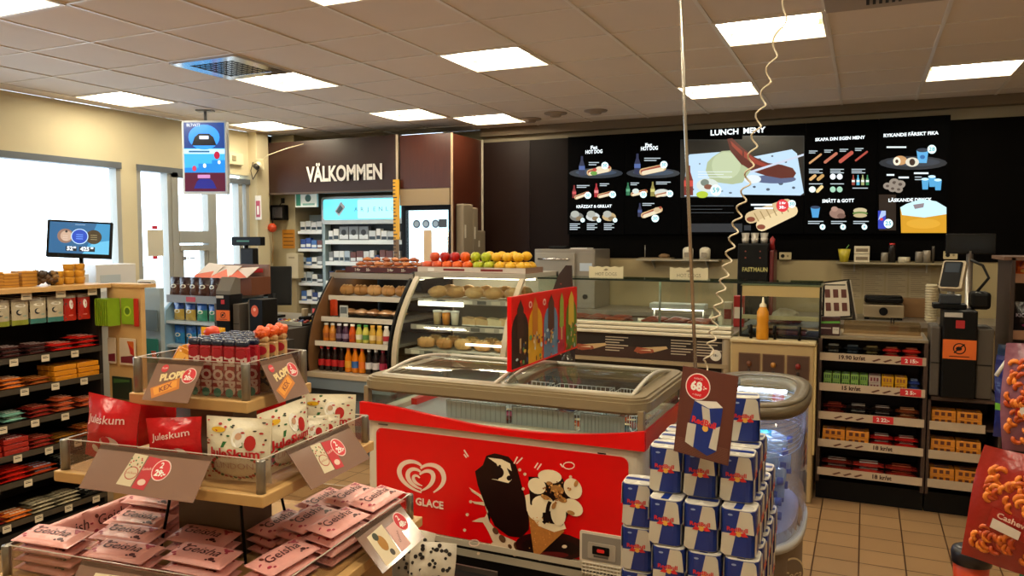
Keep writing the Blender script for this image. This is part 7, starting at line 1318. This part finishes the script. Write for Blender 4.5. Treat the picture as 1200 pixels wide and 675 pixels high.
def nutbag(seed, w_=.19, h_=.25, pale=False):
    m = MB(UP).pillow(w_, h_, .075, film('#8c1c14' if not pale else '#7a4a5a', .25, 20, .5), 10, 12, rnd=.12, seed=seed, pinch=-.06)
    rg_ = random.Random(seed); zf = bagz(w_, h_, .075, .06, True, .12, seed); m2 = MB(UP)
    for i in range(150):
        x, y = rg_.uniform(-w_*.42, w_*.42), rg_.uniform(-h_*.38, h_*.34)
        if -.045 < y < .012 and x < .03 and not pale: continue
        a = rg_.uniform(0, 180); ma = mat(rg_.choice(['#c8641e', '#b84e18', '#d87a2a', '#a83e14']), .35, 0, .2, 40)
        pts = [(x + .009 * math.cos(R_(a + q)) , y + .009 * math.sin(R_(a + q)), zf(x, y) - .001) for q in range(0, 170, 28)]
        m2.tube(pts, [.003, .0045, .005, .005, .0045, .004, .003][:len(pts)], ma, 7)
    m3 = MB(UP); m3.zf = zf
    m3.prism([(-.055, -.035), (.02, -.045), (.028, -.005), (-.05, .006)], .006, .0065, mat('#9c1a14', .4)).prism([(-.048, -.034), (-.0, -.04), (.002, -.022), (-.046, -.014)], .0066, .007, mat('#d0c4b8', .5)).text('Cashew', -.015, -.008, .016, mat('#d8b8a8', .4), z=.0075, bold=.02, rot=-6)
    return m, m2, m3
nb = [(.288, 1.72, 1.075, -12, 0, 3), (.352, 1.92, 1.265, -5, 1, 5), (.45, 1.66, 1.12, 10, 0, 7)]
for i, (x, y, z, rz, p_, sd) in enumerate(nb):
    tt = thing('nut_bag', f'red see-through bag of orange cashew nuts at near right, {["leftmost and lowest","hanging above it","cut off at the right edge"][i]}', 'bag', (x, y, z), (0, 8 if i == 0 else 0, rz), 'cashew nut bags')
    a, b, c = nutbag(sd, pale=bool(p_), w_=.15 if p_ else .17, h_=.23); a.build('film_bag', tt); b.build('nuts', tt, kind='stuff'); c.build('printed_label', tt)
    MB().rod((0, 0, .12), (0, .03, .16), .003, CHROME).build('hanger', tt)
t = thing('nut_stand', 'low dark stand carrying the cashew nut bags', 'stand', (0, 0, 0)); MB().rod((.60, 1.80, 0), (.60, 1.80, 1.45), .012, BLACK).build('post', t)
for x, y, z in ((.288, 1.75, 1.235), (.352, 1.95, 1.425), (.45, 1.69, 1.28)): MB().rod((.60, 1.80, z), (x, y, z), .004, CHROME).build('arm', t)
MB().box((.42, 1.65, 0), (.78, 1.95, .03), BLACK).build('foot', t)
t = thing('lidded_bucket', 'black lidded orange bucket near the floor at right', 'bucket', (.262, 2.2, .69)); t.scale = (.58, .58, 1); MB().lathe([(0, 0), (.062, 0), (.07, .10), (0, .10)], mat('#b83a14', .4), 22).build('bucket', t); MB().lathe([(0, .10), (.078, .10), (.08, .125), (.074, .135), (.05, .142), (.0, .14)], mat('#16141c', .3), 24).build('lid', t)
MB().lathe([(0, 0), (.035, 0), (.035, .688), (0, .688)], DARK, 20).build('bucket_pedestal', None, 'dark round pedestal under the black lidded bucket', 'pedestal', loc=(.262, 2.2, 0))
t = thing('tag_holder', 'white plastic shelf tag holder in front of the chocolate shelf', 'tag', (.335, 2.48, .86), (0, 0, -35)); MB(UP).prism([(-.02, .06), (.0, .07), (.03, -.02), (.025, -.10), (.0, -.10), (.005, -.02)], -.006, 0, mat('#c8c4bc', .35)).build('clip', t); MB().rod((0, .0, 0), (.2, .20, 0), .004, STEEL).build('arm', t)
MB(UP).pillow(.12, .10, .05, film('#8a1c10'), 8, 8, rnd=.2).build('red_candy_bag', None, 'dark red candy bag behind the nut bags at right', 'bag', loc=(.44, 2.46, .88), rot=(0, 0, -10))
MB(UP).pillow(.14, .10, .05, film('#141c16'), 8, 8, rnd=.2).build('dark_candy_bag', None, 'black green candy bag below the dark red one', 'bag', loc=(.45, 2.45, .77), rot=(0, 0, -10))
MB(UP).pillow(.12, .14, .05, lambda u, v: film('#1c5a3a') if (int(u * 6) + int(v * 6)) % 3 else film('#c8c0a0'), 8, 8, rnd=.2).build('green_candy_bag', None, 'green patterned candy bag below the cashew bags', 'bag', loc=(.36, 1.80, .87), rot=(0, 0, -10))
